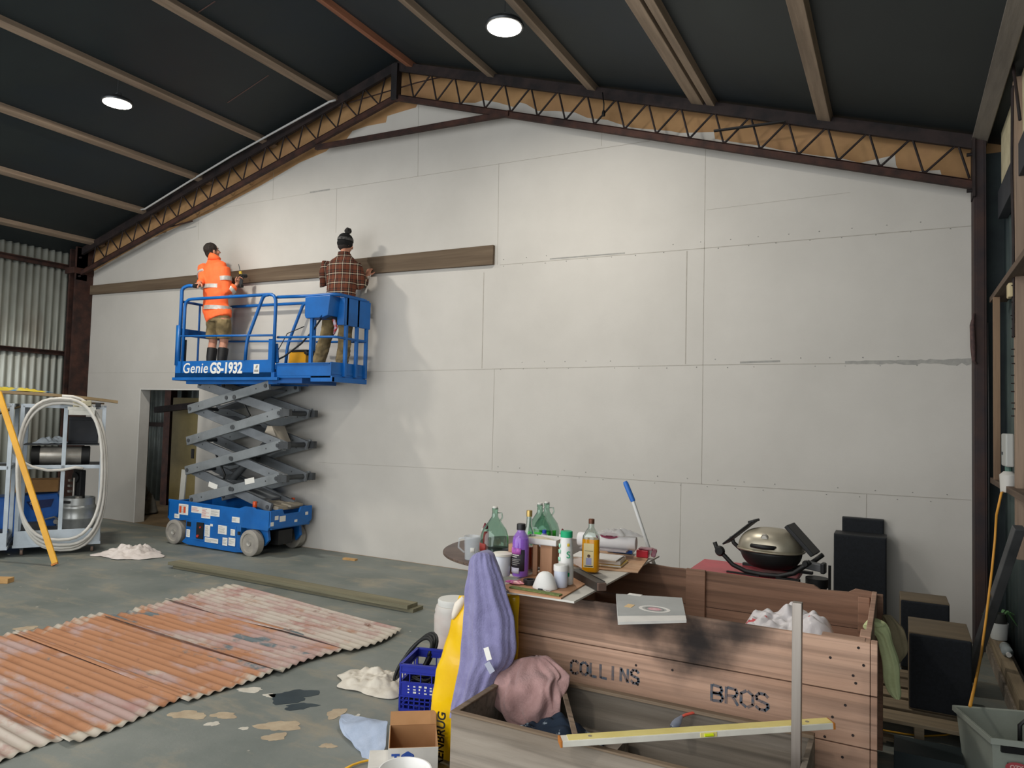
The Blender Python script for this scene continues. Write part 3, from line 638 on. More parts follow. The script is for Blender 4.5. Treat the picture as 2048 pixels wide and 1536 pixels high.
def face(b, o, H, F, U, S):
    """skull, jaw, nose, ears at head centre H, F forward, U up, S right (all unit)"""
    R = Matrix((S, F, U)).transposed().to_euler()
    ell(b, H+U*.02, (.073, .093, .095), R); ell(b, H-U*.045+F*.022, (.055, .068, .065), R); ell(b, H-U*.085+F*.055, (.028, .025, .022), R)
    b.tube([H+F*.088+U*.02, H+F*.105-U*.012, H+F*.115-U*.03, H+F*.092-U*.038], [.010, .013, .017, .013], 8)
    for s in (-1, 1):
        ell(b, H+S*s*.074-U*.008-F*.012, (.010, .020, .032), R)
        ell(b, H+S*s*.045+F*.06-U*.03, (.022, .025, .022), R)
def face_bits(par, o, H, F, U, S):
    for s in (-1, 1):
        b = MB(); ell(b, H+F*.076+S*s*.031+U*.006-o, (.012, .012, .008)); e = b.build('eye', M_eye, par, smooth='full')
        b = MB(); ell(b, H+F*.0855+S*s*.031+U*.006-o, (.005, .004, .005)); b.build('pupil', M_iris, e, smooth='full')
        b = MB(); b.tube([H+F*.088+S*s*.015+U*.026-o, H+F*.093+S*s*.03+U*.032-o, H+F*.082+S*s*.05+U*.027-o], .004, 6); b.build('eyebrow', M_hair, par)
    b = MB(); b.tube([H+F*.080+S*-.024-U*.062-o, H+F*.092-U*.060-o, H+F*.080+S*.024-U*.062-o], .006, 6); b.build('mouth', M_lip, par)
def hand(b, wr, D, N, s, curl=.6, size=1.0, spread=.12):
    """wr wrist, D direction of palm, N palm normal, s = +1/-1 side on which the thumb leaves; curl in radians per joint"""
    D = D.normalized(); N = (N-D*N.dot(D)).normalized(); T = D.cross(N)*s
    pl = .085*size
    etube(b, [(wr-D*.02, .027, .020), (wr+D*.02*size, .032, .018), (wr+D*pl*.6, .040, .015), (wr+D*pl, .038, .012)], T, 12)
    for i, (off, L) in enumerate(((.030, .068), (.010, .078), (-.011, .072), (-.031, .056))):
        p = wr+D*pl*.93+T*off*size; d = (D+T*(off*spread*8)).normalized(); pts = [p]; ang = curl*.5; L *= size
        for j, f in enumerate((.45, .32, .23)):
            dd = (d*math.cos(ang)+N*math.sin(ang)).normalized(); p = p+dd*L*f; pts.append(p); ang += curl
        b.tube(pts, [.0095, .009, .0085, .0070], 8)
    p = wr+D*.022+T*.026; d = (D*.55+T*.75+N*.25).normalized(); p1 = p+d*.038; d2 = (D*.8+T*.3+N*.5).normalized()
    b.tube([p, p1, p1+d2*.028, p1+d2*.050], [.014, .012, .0105, .008], 8)
# ---------------- worker in hi-vis
def J(x, y, Y): return PY(x, y, Y)
base = Vector((-8.32, -.44, 2.30))
H = J(424, 503, -.38); F = Vector((.18, .93, .32)).normalized(); S = Vector((F.y, -F.x, 0)).normalized(); U = S.cross(F)
nk = J(427, 522, -.43); pelv = J(437, 632, -.46); chest = J(429, 552, -.44); waist = J(432, 600, -.45)
sL = J(408, 535, -.42)+Vector((0, 0, 0)); sR = J(449, 536, -.43)
eL = J(405, 563, -.58); hL = Vector((-8.475, YN+.085, 3.515)); eR = J(452, 589, -.42); hR = J(474, 569, -.30)
hpL = J(428, 636, -.46); knL = J(426, 684, -.43); anL = Vector((knL.x+.015, -.46, 2.36)); hpR = J(447, 636, -.46); knR = J(448, 684, -.43); anR = Vector((knR.x+.01, -.46, 2.36))
o = base
b = MB(); face(b, o, H-o, F, U, S)
etube(b, [(nk-o-U*.04, .06, .06), (nk-o+Vector((0, .01, .03)), .052, .055), (H-o-U*.06, .05, .055)], S)
etube(b, [(nk-o-Vector((0, 0, .02)), .08, .07), (chest-o+Vector((0, 0, .08)), .16, .10), (chest-o, .16, .11), (waist-o, .135, .10), (pelv-o, .15, .11), (pelv-o-Vector((0, 0, .08)), .13, .09)], (1, 0, 0))
b.tube([q-o for q in (sL, eL, hL+(eL-hL).normalized()*.06)], [.05, .038, .027], 12); b.tube([q-o for q in (sR, eR, hR)], [.05, .04, .028], 12)
for q in ((hpL, knL, anL), (hpR, knR, anR)): 
    mid = q[1].lerp(q[2], .35)+Vector((0, -.012, 0)); b.tube([q[0]-o, q[0].lerp(q[1], .5)-o, q[1]-o, mid-o, q[2]-o], [.085, .075, .055, .056, .035], 14)
    b.tube([q[2]-o+Vector((0, -.04, -.03)), q[2]-o+Vector((0, .05, -.035)), q[2]-o+Vector((.01, .15, -.04))], [.035, .04, .03], 10)
hand(b, hL+(eL-hL).normalized()*.07-o, (hL-eL), Vector((0, 0, -1)), 1, .75)
hand(b, hR-o, Vector((.25, .35, .9)), Vector((.9, -.2, -.1)), -1, 1.0)
p1 = fuse(b.build('person', M_skin, loc=tuple(o)), .0055, 2)
tag(p1, 'person in orange hi-vis jacket, khaki shorts and black boots on the lift platform', 'person')
face_bits(p1, o, H, F, U, S)
# hair
b = MB(); R = Matrix((S, F, U)).transposed().to_euler(); ell(b, H-o+U*.035-F*.014, (.083, .100, .094), R, 24); ell(b, H-o-U*.02-F*.04, (.072, .062, .075), R)
hr = fuse(b.build('hair', M_hair, p1), .008, 2, .012, .03)
def hv_mat():
    m = mat('hi_vis_orange', '#ff7038', '#f86430', 5, .75); m2 = mat('reflective_tape', '#c9c4bb', '#a9a6a0', 14, .35, .2); return m, m2
M_hv, M_tape = hv_mat()
b = MB()
etube(b, [(nk-o+Vector((0, .0, .015)), .075, .075), (nk-o+Vector((0, 0, -.02)), .095, .085), (chest-o+Vector((0, 0, .13)), .19, .115), (chest-o+Vector((0, 0, .02)), .205, .135), (waist-o+Vector((0, 0, .06)), .195, .135), (waist-o-Vector((0, 0, .12)), .20, .145), (pelv-o-Vector((0, 0, -.0)), .205, .15), (pelv-o-Vector((-.02, 0, .055)), .20, .145)], (1, 0, 0), 24)
b.tube([sL-o, (sL+eL)/2-o, eL-o, eL.lerp(hL, .45)-o], [.085, .07, .062, .05], 14)
b.tube([sR-o+Vector((-.02, 0, 0)), (sR+eR)/2-o, eR-o, eR.lerp(hR, .4)-o, eR.lerp(hR, .8)-o], [.09, .078, .07, .062, .052], 14)
jk = fuse(b.build('hi_vis_jacket', M_hv, p1), .011, 3, .03, .16)
b = MB(); etube(b, [(nk-o+Vector((.03, -.015, .0)), .09, .085), (nk-o+Vector((.03, -.01, .045)), .082, .085), (nk-o+Vector((.035, .0, .07)), .076, .085)], S, 20)
cb_ = b.build('collar', M_hv, jk, smooth='full')
def band(name, P, D, rx, ry, h, par, m, side=(1, 0, 0), o=o):
    b = MB(); D = Vector(D).normalized(); etube(b, [(P-o-D*h/2, rx, ry), (P-o+D*h/2, rx, ry)], side, 28); return b.build(name, m, par, smooth=True)
band('reflective_band', J(429, 575, -.445), (0, 0, 1), .214, .150, .055, jk, M_tape); band('reflective_band', J(435, 617, -.455), (.03, 0, 1), .216, .158, .055, jk, M_tape)
for t in (.42,): band('reflective_band', sR.lerp(eR, t), eR-sR, .092, .090, .06, jk, M_tape)
band('reflective_band', eR.lerp(hR, .45), hR-eR, .071, .071, .05, jk, M_tape); band('reflective_band', sL.lerp(eL, .5), eL-sL, .084, .08, .05, jk, M_tape)
M_khaki = mat('khaki_cloth', '#8f7c56', '#6d5d3e', 9, .9, 0, .3)
b = MB(); etube(b, [(pelv-o+Vector((0, 0, .08)), .165, .12), (pelv-o-Vector((0, 0, .02)), .180, .13), (pelv-o-Vector((0, 0, .09)), .175, .125)], (1, 0, 0), 20)
for q, s in (((hpL, knL), -1), ((hpR, knR), 1)): etube(b, [(q[0]-o-Vector((0, 0, .02)), .098, .105), (q[0].lerp(q[1], .5)-o, .098, .10), (q[0].lerp(q[1], .86)-o, .092, .095)], (1, 0, 0), 18)
fuse(b.build('shorts', M_khaki, p1), .010, 3, .025, .1)
M_boot = mat('black_boot', '#1d1b19', '#141312', 10, .6, 0, .1)
for kn, an in ((knL, anL), (knR, anR)):
    b = MB(); t = kn.lerp(an, .22); etube(b, [(t-o, .068, .072), (kn.lerp(an, .55)-o+Vector((0, -.006, 0)), .064, .07), (an-o, .05, .06), (an-o-Vector((0, 0, .055)), .05, .065)], (1, 0, 0), 18)
    b.tube([an-o+Vector((0, -.05, -.03)), an-o+Vector((0, .06, -.025)), an-o+Vector((.012, .17, -.032))], [.04, .045, .034], 12)
    fuse(b.build('boot', M_boot, p1), .009, 2)
# tool in his right hand
t = thing('cordless_drill', 'black and yellow cordless drill held upright by the worker in orange', 'drill', tuple(hR+Vector((.04, .03, .055))))
b = MB(); b.bar((0, 0, -.06), (.01, .01, .07), .04, .045); b.obox((.0, -.0, -.075), (.07, .05, .04)); b.cyl((.0, -.02, .065), (.0, .09, .085), .03, 12); b.build('drill_body', M_black, t, bevel=.006)
b = MB(); b.cyl((.0, .0, .075), (-.02, .0, .13), .022, 12); b.build('chuck', mat('drill_yellow', '#b59a2c'), t, smooth=True)
b = MB(); b.cyl((-.02, .0, .13), (-.06, .0, .24), .005, 8); b.build('drill_bit', M_armdk, t)
# ---------------- worker in plaid shirt
base = Vector((-6.30, -.42, 2.305)); o = base
H = J(691, 488, -.34); F = Vector((.10, .99, -.05)).normalized(); S = Vector((F.y, -F.x, 0)).normalized(); U = S.cross(F)
nk = J(689, 510, -.40); chest = J(685, 542, -.43); waist = J(683, 583, -.47); pelv = J(681, 611, -.48)
sL = J(655, 527, -.40); sR = J(712, 529, -.40); eL = J(648, 568, -.33); hL = Vector((-6.38, -.235, 3.60)); eR = J(722, 572, -.30); hR = J(734, 553, -.125)
hpL = J(667, 617, -.49); hpR = J(693, 617, -.47); knL = J(654, 668, -.46); knR = J(690, 672, -.38)
anL = PY(633, 735, -.42); anL.z = 2.365; anR = PY(683, 735, -.30); anR.z = 2.365; 
b = MB(); face(b, o, H-o, F, U, S)
etube(b, [(nk-o-U*.04, .06, .06), (nk-o, .052, .055), (H-o-U*.06, .05, .055)], S)
etube(b, [(nk-o-Vector((0, 0, .02)), .08, .07), (chest-o+Vector((0, 0, .08)), .17, .10), (chest-o, .17, .11), (waist-o, .14, .10), (pelv-o, .15, .11), (pelv-o-Vector((0, 0, .08)), .13, .09)], (1, 0, 0))
b.tube([q-o for q in (sL, eL, hL)], [.05, .038, .027], 12); b.tube([q-o for q in (sR, eR, hR)], [.05, .04, .028], 12)
for q in ((hpL, knL, anL), (hpR, knR, anR)):
    b.tube([q[0]-o, q[0].lerp(q[1], .5)-o, q[1]-o, q[1].lerp(q[2], .4)-o, q[2]-o], [.085, .075, .055, .052, .035], 14)
hand(b, hL-o, Vector((.2, .5, .5)), Vector((0, .9, -.3)), 1, .5); hand(b, hR-o, Vector((.12, .25, .9)), Vector((-.1, .9, -.3)), -1, .45, .92)
p2 = fuse(b.build('person', M_skin, loc=tuple(o)), .0055, 2)
tag(p2, 'person in brown plaid shirt and black pompom beanie holding the beam against the wall', 'person')
face_bits(p2, o, H, F, U, S)
b = MB(); ell(b, H-o-U*.03-F*.035, (.074, .066, .07), Matrix((S, F, U)).transposed().to_euler()); fuse(b.build('hair', M_hair, p2), .008, 2, .01, .03)
def plaid():
    m = bpy.data.materials.new('plaid'); m.use_nodes = True; nt = m.node_tree; N = nt.nodes; L = nt.links; bs = N['Principled BSDF']; bs.inputs['Roughness'].default_value = .95
    tc = N.new('ShaderNodeTexCoord'); sp = N.new('ShaderNodeSeparateXYZ'); L.new(tc.outputs['Object'], sp.inputs[0])
    ad = N.new('ShaderNodeMath'); ad.operation = 'MULTIPLY_ADD'; L.new(sp.outputs[1], ad.inputs[0]); ad.inputs[1].default_value = .6; L.new(sp.outputs[0], ad.inputs[2])
    def ramp(src, pitch, off):
        d = N.new('ShaderNodeMath'); d.operation = 'MULTIPLY_ADD'; L.new(src, d.inputs[0]); d.inputs[1].default_value = 1/pitch; d.inputs[2].default_value = off
        f = N.new('ShaderNodeMath'); f.operation = 'FRACT'; L.new(d.outputs[0], f.inputs[0]); r = N.new('ShaderNodeValToRGB'); r.color_ramp.interpolation = 'CONSTANT'; L.new(f.outputs[0], r.inputs[0])
        e = r.color_ramp.elements; e[0].position = 0; e[0].color = lin('#683620'); e[1].position = .42; e[1].color = lin('#16120f')
        for p, c in ((.55, '#d9c8ae'), (.62, '#16120f'), (.75, '#5c2e1c'), (.88, '#1c1613')): q = e.new(p); q.color = lin(c)
        return r.outputs[0]
    a = ramp(ad.outputs[0], .105, .1); c = ramp(sp.outputs[2], .12, .3)
    mx = N.new('ShaderNodeMix'); mx.data_type = 'RGBA'; mx.inputs[0].default_value = .5; L.new(a, mx.inputs[6]); L.new(c, mx.inputs[7]); L.new(mx.outputs[2], bs.inputs['Base Color']); return m
M_plaid = plaid()
b = MB()
etube(b, [(nk-o+Vector((0, 0, .02)), .075, .075), (nk-o+Vector((0, 0, -.03)), .11, .085), (nk-o+Vector((0, -.01, -.09)), .20, .115), (chest-o+Vector((0, 0, .06)), .225, .14), (chest-o-Vector((0, 0, .1)), .215, .14), (waist-o, .195, .135), (pelv-o+Vector((0, 0, .05)), .185, .135), (pelv-o-Vector((0, 0, .05)), .19, .14)], (1, .12, 0), 26)
b.tube([sL-o+Vector((.03, 0, 0)), (sL+eL)/2-o, eL-o, eL.lerp(hL, .45)-o, eL.lerp(hL, .85)-o], [.09, .083, .075, .065, .05], 14)
b.tube([sR-o-Vector((.03, 0, 0)), (sR+eR)/2-o, eR-o, eR.lerp(hR, .35)-o, eR.lerp(hR, .72)-o], [.09, .083, .075, .068, .055], 14)
fuse(b.build('plaid_shirt', M_plaid, p2), .011, 3, .035, .14)
b = MB(); etube(b, [(nk-o+Vector((0, -.01, -.02)), .085, .08), (nk-o+Vector((0, -.01, .03)), .075, .075)], S, 20); b.build('collar', M_plaid, p2, smooth='full')
b = MB(); etube(b, [(pelv-o+Vector((0, 0, .06)), .165, .125), (pelv-o-Vector((0, 0, .03)), .175, .13), (pelv-o-Vector((0, 0, .10)), .165, .12)], (1, 0, 0), 20)
for q in ((hpL, knL, anL), (hpR, knR, anR)): etube(b, [(q[0]-o, .10, .105), (q[0].lerp(q[1], .5)-o, .095, .095), (q[1]-o, .078, .085), (q[1].lerp(q[2], .5)-o, .08, .085), (q[2]-o+Vector((0, 0, .0)), .075, .08), (q[2]-o-Vector((0, 0, .025)), .075, .085)], (1, 0, 0), 18)
fuse(b.build('trousers', M_khaki, p2), .010, 3, .04, .09)
for an in (anL, anR):
    b = MB(); b.tube([an-o+Vector((0, -.06, -.018)), an-o+Vector((0, .04, -.012)), an-o+Vector((.015, .15, -.022))], [.036, .042, .034], 12); b.tube([an-o+Vector((0, -.02, .06)), an-o+Vector((0, -.015, -.01))], [.045, .05], 12)
    fuse(b.build('boot', mat('tan_boot', '#8a7448', '#5d4c30', 9, .8), p2), .008, 2)
R = Matrix((S, F, U)).transposed().to_euler()
M_knit = mat('black_knit', '#191918', '#0f0f0f', 60, .95, 0, .5)
b = MB(); ell(b, H-o+U*.045-F*.005, (.090, .108, .095), R, 24); ell(b, H-o+U*.0-F*.01, (.090, .108, .07), R, 24); hat = fuse(b.build('beanie', M_knit, p2), .008, 3, .008, .03)
b = MB(); ell(b, H-o+U*.165-F*.0+S*.03, (.045, .045, .042), None, 16); fuse(b.build('pompom', mat('pompom_grey', '#3a3733', '#191817', 40, .95, 0, .6), hat), .007, 1, .022, .02)
b = MB(); etube(b, [(H-o+U*.035-F*.005, .0925, .110), (H-o+U*.068-F*.005, .0905, .106)], S, 28); b.build('patterned_band', mat('grey_knit', '#63615e', '#252423', 55, .95), hat, smooth=True)
# white cloth held against the beam and lanyard on his belt
c0 = J(733, 572, -.17)
def clothpatch(b, P, ux, uy, w, h, amp, seed, nu=14, nv=18):
    rr = random.Random(seed); ph = rr.uniform(0, 9); ux = Vector(ux).normalized(); uy = Vector(uy).normalized(); nn = ux.cross(uy)
    b.grid(lambda u, v: P+ux*(w*(u-.5)*(1-.35*v*math.sin(ph+v)))+uy*h*v+nn*amp*(math.sin(u*9+ph+v*2)+.6*noise.noise((u*3, v*3, ph))), nu, nv)
b = MB(); clothpatch(b, J(737, 552, -.15), (.75, .1, .25), (-.28, -.05, -1), .09, .24, .012, 4); 
tag(b.build('white_cloth', mat('white_rag', '#dedad2', '#cfcac1', 6, .9), smooth='full', solid=.004), 'white cloth hanging from the right hand of the plaid shirt worker', 'cloth')
b = MB(); b.tube([J(672, 622, -.62), J(668, 640, -.64), J(672, 655, -.64), J(668, 668, -.63)], [.012, .02, .022, .012], 8); 
tag(b.build('lanyard', mat('lanyard_red', '#b0a8b8', '#b03a3a', 14, .7, lo=.45, hi=.55), smooth='full'), 'red white and blue lanyard hanging on the belt of the plaid shirt worker', 'lanyard')
# ================================================================ FLOOR THINGS AND LEFT CARTS
def fit_mat(name, base, cols, sx, sy, off=(0, 0, 0)):
    """three-layer patchy material; cols: base then (colour, scale, lo, hi) layers"""
    m = bpy.data.materials.new(name); m.use_nodes = True; nt = m.node_tree; N = nt.nodes; L = nt.links; b = N['Principled BSDF']; b.inputs['Roughness'].default_value = .8
    tc = N.new('ShaderNodeTexCoord'); cur = None
    for i, (c, s, lo, hi) in enumerate(cols):
        mp = N.new('ShaderNodeMapping'); mp.inputs['Scale'].default_value = (sx, sy, 1); mp.inputs['Location'].default_value = (off[0]+i*3.1, off[1]+i*1.7, 0); L.new(tc.outputs['Object'], mp.inputs[0])
        n = N.new('ShaderNodeTexNoise'); n.inputs['Scale'].default_value = s; n.inputs['Detail'].default_value = 9; n.inputs['Roughness'].default_value = .65; L.new(mp.outputs[0], n.inputs[0])
        r = N.new('ShaderNodeMapRange'); r.inputs[1].default_value = lo; r.inputs[2].default_value = hi; L.new(n.outputs[0], r.inputs[0])
        mx = N.new('ShaderNodeMix'); mx.data_type = 'RGBA'; L.new(r.outputs[0], mx.inputs[0])
        if cur: L.new(cur, mx.inputs[6])
        else: mx.inputs[6].default_value = lin(base)
        mx.inputs[7].default_value = lin(c); cur = mx.outputs[2]
    sp = N.new('ShaderNodeSeparateXYZ'); L.new(tc.outputs['Object'], sp.inputs[0]); ab = N.new('ShaderNodeMath'); ab.operation = 'ABSOLUTE'; L.new(sp.outputs[0], ab.inputs[0])
    n = N.new('ShaderNodeTexNoise'); n.inputs['Scale'].default_value = 7; n.inputs['Detail'].default_value = 6; L.new(tc.outputs['Object'], n.inputs[0])
    ad = N.new('ShaderNodeMath'); ad.operation = 'MULTIPLY_ADD'; L.new(n.outputs[0], ad.inputs[0]); ad.inputs[1].default_value = .55; L.new(ab.outputs[0], ad.inputs[2])
    r = N.new('ShaderNodeMapRange'); r.inputs[1].default_value = 1.31; r.inputs[2].default_value = 1.40; L.new(ad.outputs[0], r.inputs[0])
    mx = N.new('ShaderNodeMix'); mx.data_type = 'RGBA'; L.new(r.outputs[0], mx.inputs[0]); L.new(cur, mx.inputs[6]); mx.inputs[7].default_value = lin('#b3aa9b'); cur = mx.outputs[2]
    L.new(cur, b.inputs['Base Color']); return m
def sheet(i, x0, x1, yA0, yA1, yB0, yB1, zl, m, label):
    """corrugations run along x; near/far rim given at both ends"""
    c = Vector(((x0+x1)/2, (yA0+yB1)/2, 0)); rr = random.Random(40+i); pitch = .076; n = 96
    b = MB(); ph = [rr.uniform(0, 6) for _ in range(6)]
    def f(u, v):
        xl = x0+.06*math.sin(v*7+ph[0])*.4; xr = x1+.03*math.sin(v*5+ph[1])
        x = xl+(xr-xl)*u; yf = yA0+(yA1-yA0)*u; yn = yB0+(yB1-yB0)*u; y = yf+(yn-yf)*v
        z = zl+.012+.0085*math.cos(2*PI*v*abs(yn-yf)/pitch)+.004*math.sin(u*6+ph[2])*math.sin(v*4+ph[3])
        if v > .95: z += (v-.95)/.05*.011
        if u < .06: z += (.06-u)*.35*max(0, noise.noise((v*5, i, 0)))
        return (x-c.x, y-c.y, max(z, .003))
    b.grid(f, 44, n)
    return tag(b.build('corrugated_sheet', m, smooth='full', solid=.0022, loc=tuple(c)), label, 'roofing sheet', 'rusty corrugated sheets laid side by side on the floor')
RU = ('#ad6638', 1.0, .50, .60)
def rm(i, share, pale=.5, grey=.62):
    return fit_mat('rusty_paint_%d' % i, '#a68c84', [('#b3a89c', 1.6, pale, pale+.12), ('#9d7870', 2.4, .52, .66), ('#a67553', .9, share, share+.07), ('#93623f', 3.0, .55, .72), ('#5f6a6d', 1.4, grey, grey+.05), ('#6e4a3a', 5, .62, .72)], .9, 2.2, (i*5.3, i*2.7))
sheet(4, -6.35, -3.98, -4.78, -4.96, -5.42, -5.60, .0, rm(4, .60, .45), 'rusty corrugated iron sheet nearest the camera, cut off by the photo edge')
sheet(3, -6.18, -3.90, -4.06, -4.22, -4.82, -5.00, .004, rm(3, .45, .55), 'second nearest corrugated sheet, orange rust with a pale pink strip')
sheet(2, -6.10, -3.82, -3.42, -3.58, -4.12, -4.30, .008, rm(2, .40, .58), 'middle corrugated iron sheet, the most evenly orange with rust')
sheet(1, -5.98, -3.74, -2.80, -2.98, -3.48, -3.66, .012, rm(1, .48, .55, .58), 'second farthest corrugated sheet, rusty with bluish grey scuffs')
sheet(0, -6.02, -3.62, -2.08, -2.40, -2.85, -3.06, .016, rm(0, .62, .42), 'farthest corrugated iron sheet, mostly faded pink and white paint')
# old plank pair
M_plank = mat('old_plank', '#7f7a62', '#5f5b48', 1.6, .85, 0, .3, stretch=(.25, 5, 5), c3='#46433a', s3=2, lo3=.5, hi3=.8)
for (x0, y0, x1, y1, z, lab) in ((-7.33, -1.77, -3.96, -1.80, .035, 'long weathered plank on the floor, the upper of two stacked'), (-7.28, -1.74, -3.92, -1.765, 0.0, 'long weathered plank on the floor, the lower of two stacked')):
    b = MB(); n = 10; A = []; B = []
    for k in range(n+1):
        t = k/n; x = x0+(x1-x0)*t; y = y0+(y1-y0)*t+.012*math.sin(t*5); A.append((x, y-.08, z)); B.append((x, y+.08, z))
    b.prism(A+B[::-1], (0, 0, .033)); tag(b.build('plank', M_plank), lab, 'plank', 'weathered planks on the floor')
b = MB(); b.box(-.09, .09, -.03, .03, 0, .02); p_ = PZ(700, 1120)
tag(b.build('wood_offcut', mat('fresh_wood', '#c39a64', '#ab8450', 6, .7), loc=(p_.x, p_.y, 0), rot=(0, 0, .1)), 'small flat wood offcut on the floor beyond the planks, near the wall', 'offcut')
p_ = PZ(2, 1165); b = MB(); b.box(-.12, .10, -.05, .05, 0, .05)
tag(b.build('wood_offcut', MATS['fresh_wood'], loc=(p_.x, p_.y, 0), rot=(0, 0, .5), bevel=.003), 'pale timber block on the floor at the left edge of the photo', 'offcut')
def rag(name, c, rx, ry, h, seed, m, label, cat='rag', ang=0, jag=.3, n=(34, 90), rough=1.0, z0=.004, bulge=0):
    b = MB(); rr = random.Random(seed); ph = [rr.uniform(0, 6.28) for _ in range(6)]; s = seed*7.13
    V = []
    for i in range(n[0]+1):
        row = []; t = i/n[0]
        for k in range(n[1]):
            a = 2*PI*k/n[1]; q = 1+jag*(.5*math.sin(2*a+ph[0])+.4*math.sin(3*a+ph[1])+.3*math.sin(5*a+ph[2])+.15*math.sin(9*a+ph[3]))
            x, y = rx*q*t*math.cos(a), ry*q*t*math.sin(a)
            x += .03*rough*noise.noise((x*6, y*6, s)); y += .03*rough*noise.noise((x*6, y*6, s+9))
            fold = abs(noise.noise((x*5+s, y*5, s)))*1.1+.5*abs(noise.noise((x*13, y*13, s+3)))+.2*noise.noise((x*30, y*30, s))
            z = h*(1-t**2.2)*(.45+.9*fold)+.012*fold*rough if not bulge else h*(1-t**5)**.5*(.85+.28*fold)
            row.append((x, y, max(0, z)+z0))
        V.append(row)
    c0 = b.bm.verts.new((0, 0, V[0][0][2])); R = [[b.bm.verts.new(p) for p in row] for row in V[1:]]
    for k in range(n[1]): b.bm.faces.new((c0, R[0][k], R[0][(k+1) % n[1]]))
    for A, B in zip(R, R[1:]):
        for k in range(n[1]): b.bm.faces.new((A[k], B[k], B[(k+1) % n[1]], A[(k+1) % n[1]]))
    return tag(b.build(name, m, smooth='full', loc=c, rot=(0, 0, ang), solid=.004), label, cat)
M_ragw = mat('white_rag_cloth', '#d6cdc6', '#c2b8b0', 7, .95, 0, .2, bscale=40)
M_ragc = mat('cream_rag_cloth', '#cfc8ba', '#b9b1a2', 7, .95, 0, .2, bscale=40)
rag('rag', (-8.30, -1.62, 0), .40, .27, .11, 5, M_ragw, 'crumpled white rag on the floor between the cart and the blue lift', ang=.75)
rag('rag', (-3.04, -3.40, 0), .31, .24, .09, 8, M_ragc, 'crumpled cream rag on the floor behind the blue milk crate', ang=.2)
# ---------------- white frame cart with hose
M_frame = mat('pale_frame', '#b9c3cb', '#a9b3ba', 5, .5, .1)
P0 = Vector((-9.30, -2.44, 0)); P1 = Vector((-8.84, -1.72, 0)); dx = (P1-P0).normalized(); dy = Vector((-dx.y, dx.x, 0)); WD = (P1-P0).length; DP = .62
ang = math.atan2(dx.y, dx.x)
def CP(x, y, dpt=0.0):
    """pixel on the cart's front plane (dpt behind) -> cart coordinates"""
    d = ray(x, y); o = P0+dy*dpt; t = (o-CAM).dot(dy)/d.dot(dy); q = CAM+d*t-P0; return Vector((q.dot(dx), q.dot(dy), q.z))
def cart(name, label, base, mid=True):
    t = thing(name, label, 'cart', tuple(base), ang)
    Hh = 1.80
    s = .022
    for x in (0, WD):
        for y in (0, DP):
            b = MB(); b.box(x-s, x+s, y-s, y+s, .12, Hh); b.build('upright', M_frame, t, bevel=.003)
    for z in (.19, 1.06, Hh):
        for y in (0, DP): b = MB(); b.box(0, WD, y-s, y+s, z-s, z+s); b.build('rail', M_frame, t, bevel=.003)
        for x in (0, WD): b = MB(); b.box(x-s, x+s, 0, DP, z-s, z+s); b.build('rail', M_frame, t, bevel=.003)
    if mid:
        b = MB(); b.box(WD*.52-s, WD*.52+s, -s, s, .19, Hh); b.build('upright', M_frame, t, bevel=.003)
    b = MB(); b.box(-.03, WD+.03, -.03, DP+.03, .10, .135); b.build('base_frame', M_frame, t, bevel=.003)
    b = MB(); b.box(-.02, WD+.02, -.028, -.022, .135, .30)
    b.build('front_skirt', M_frame, t, bevel=.002)
    b = MB(); b.box(.02, WD-.02, .02, DP-.02, .245, .262); b.build('shelf', M_armdk, t)
    b = MB(); b.box(.02, WD-.02, .02, DP-.02, 1.06, 1.075); b.build('shelf', M_armdk, t)
    for x in (.06, WD-.06):
        for y in (.05, DP-.05):
            b = MB(); b.box(x-.02, x+.02, y-.03, y+.03, .07, .10); c = b.build('caster', M_armdk, t)
            b = MB(); b.cyl((x-.014, y+.015, .042), (x+.014, y+.015, .042), .042, 16); b.build('wheel', mat('caster_wheel', '#7c6658'), c, smooth=True)
    return t
cart('wheeled_cart', 'pale grey steel frame cart on casters with a white hose looped over its front', P0)
base2 = P0-dx*(WD+.10)+dy*-.10
cart('wheeled_cart', 'second pale grey frame cart, mostly cut off by the left photo edge', base2)
def inC(p): return P0+dx*p[0]+dy*p[1]+Vector((0, 0, p[2]))
# hose: loops hung on the front
b = MB(); pts = []
loops = [((122, 792), (214, 935), (118, 1108), (30, 945)), ((118, 800), (207, 940), (122, 1092), (40, 935)), ((125, 806), (210, 930), (120, 1100), (36, 955)), ((120, 797), (204, 945), (126, 1080), (34, 940))]
NL = len(loops); tot = NL*40-8
for kk in range(tot):
    f_ = kk/40; li = min(int(f_), NL-1); l2 = min(li+1, NL-1); w_ = f_-li; w_ = w_*w_*(3-2*w_)
    T_, R2, B2, L2 = [tuple(a_*(1-w_)+b_*w_ for a_, b_ in zip(p_, q_)) for p_, q_ in zip(loops[li], loops[l2])]
    cx = (L2[0]+R2[0])/2; a = -PI/2+2*PI*kk/40
    ca, sa = math.cos(a), math.sin(a); ex = 2/2.6
    px_ = cx+(R2[0]-L2[0])/2*math.copysign(abs(ca)**ex, ca); yt, yb_ = T_[1], B2[1]; py_ = (yt+yb_)/2+(yb_-yt)/2*math.copysign(abs(sa)**ex, sa)
    px_ -= .012*(py_-950)
    q = CP(px_, py_, -.06-.022*f_-.012*math.sin(a*2)); pts.append(inC(q))
for q in ((150, 806), (60, 860), (32, 960)): pass
b.tube(pts, .0185, 8)
tag(b.build('hose_coil', mat('white_hose', '#cdcac2', '#bcb9b1', 4, .45), smooth='full'), 'thick white hose coiled in long loops hanging on the front of the frame cart', 'hose')
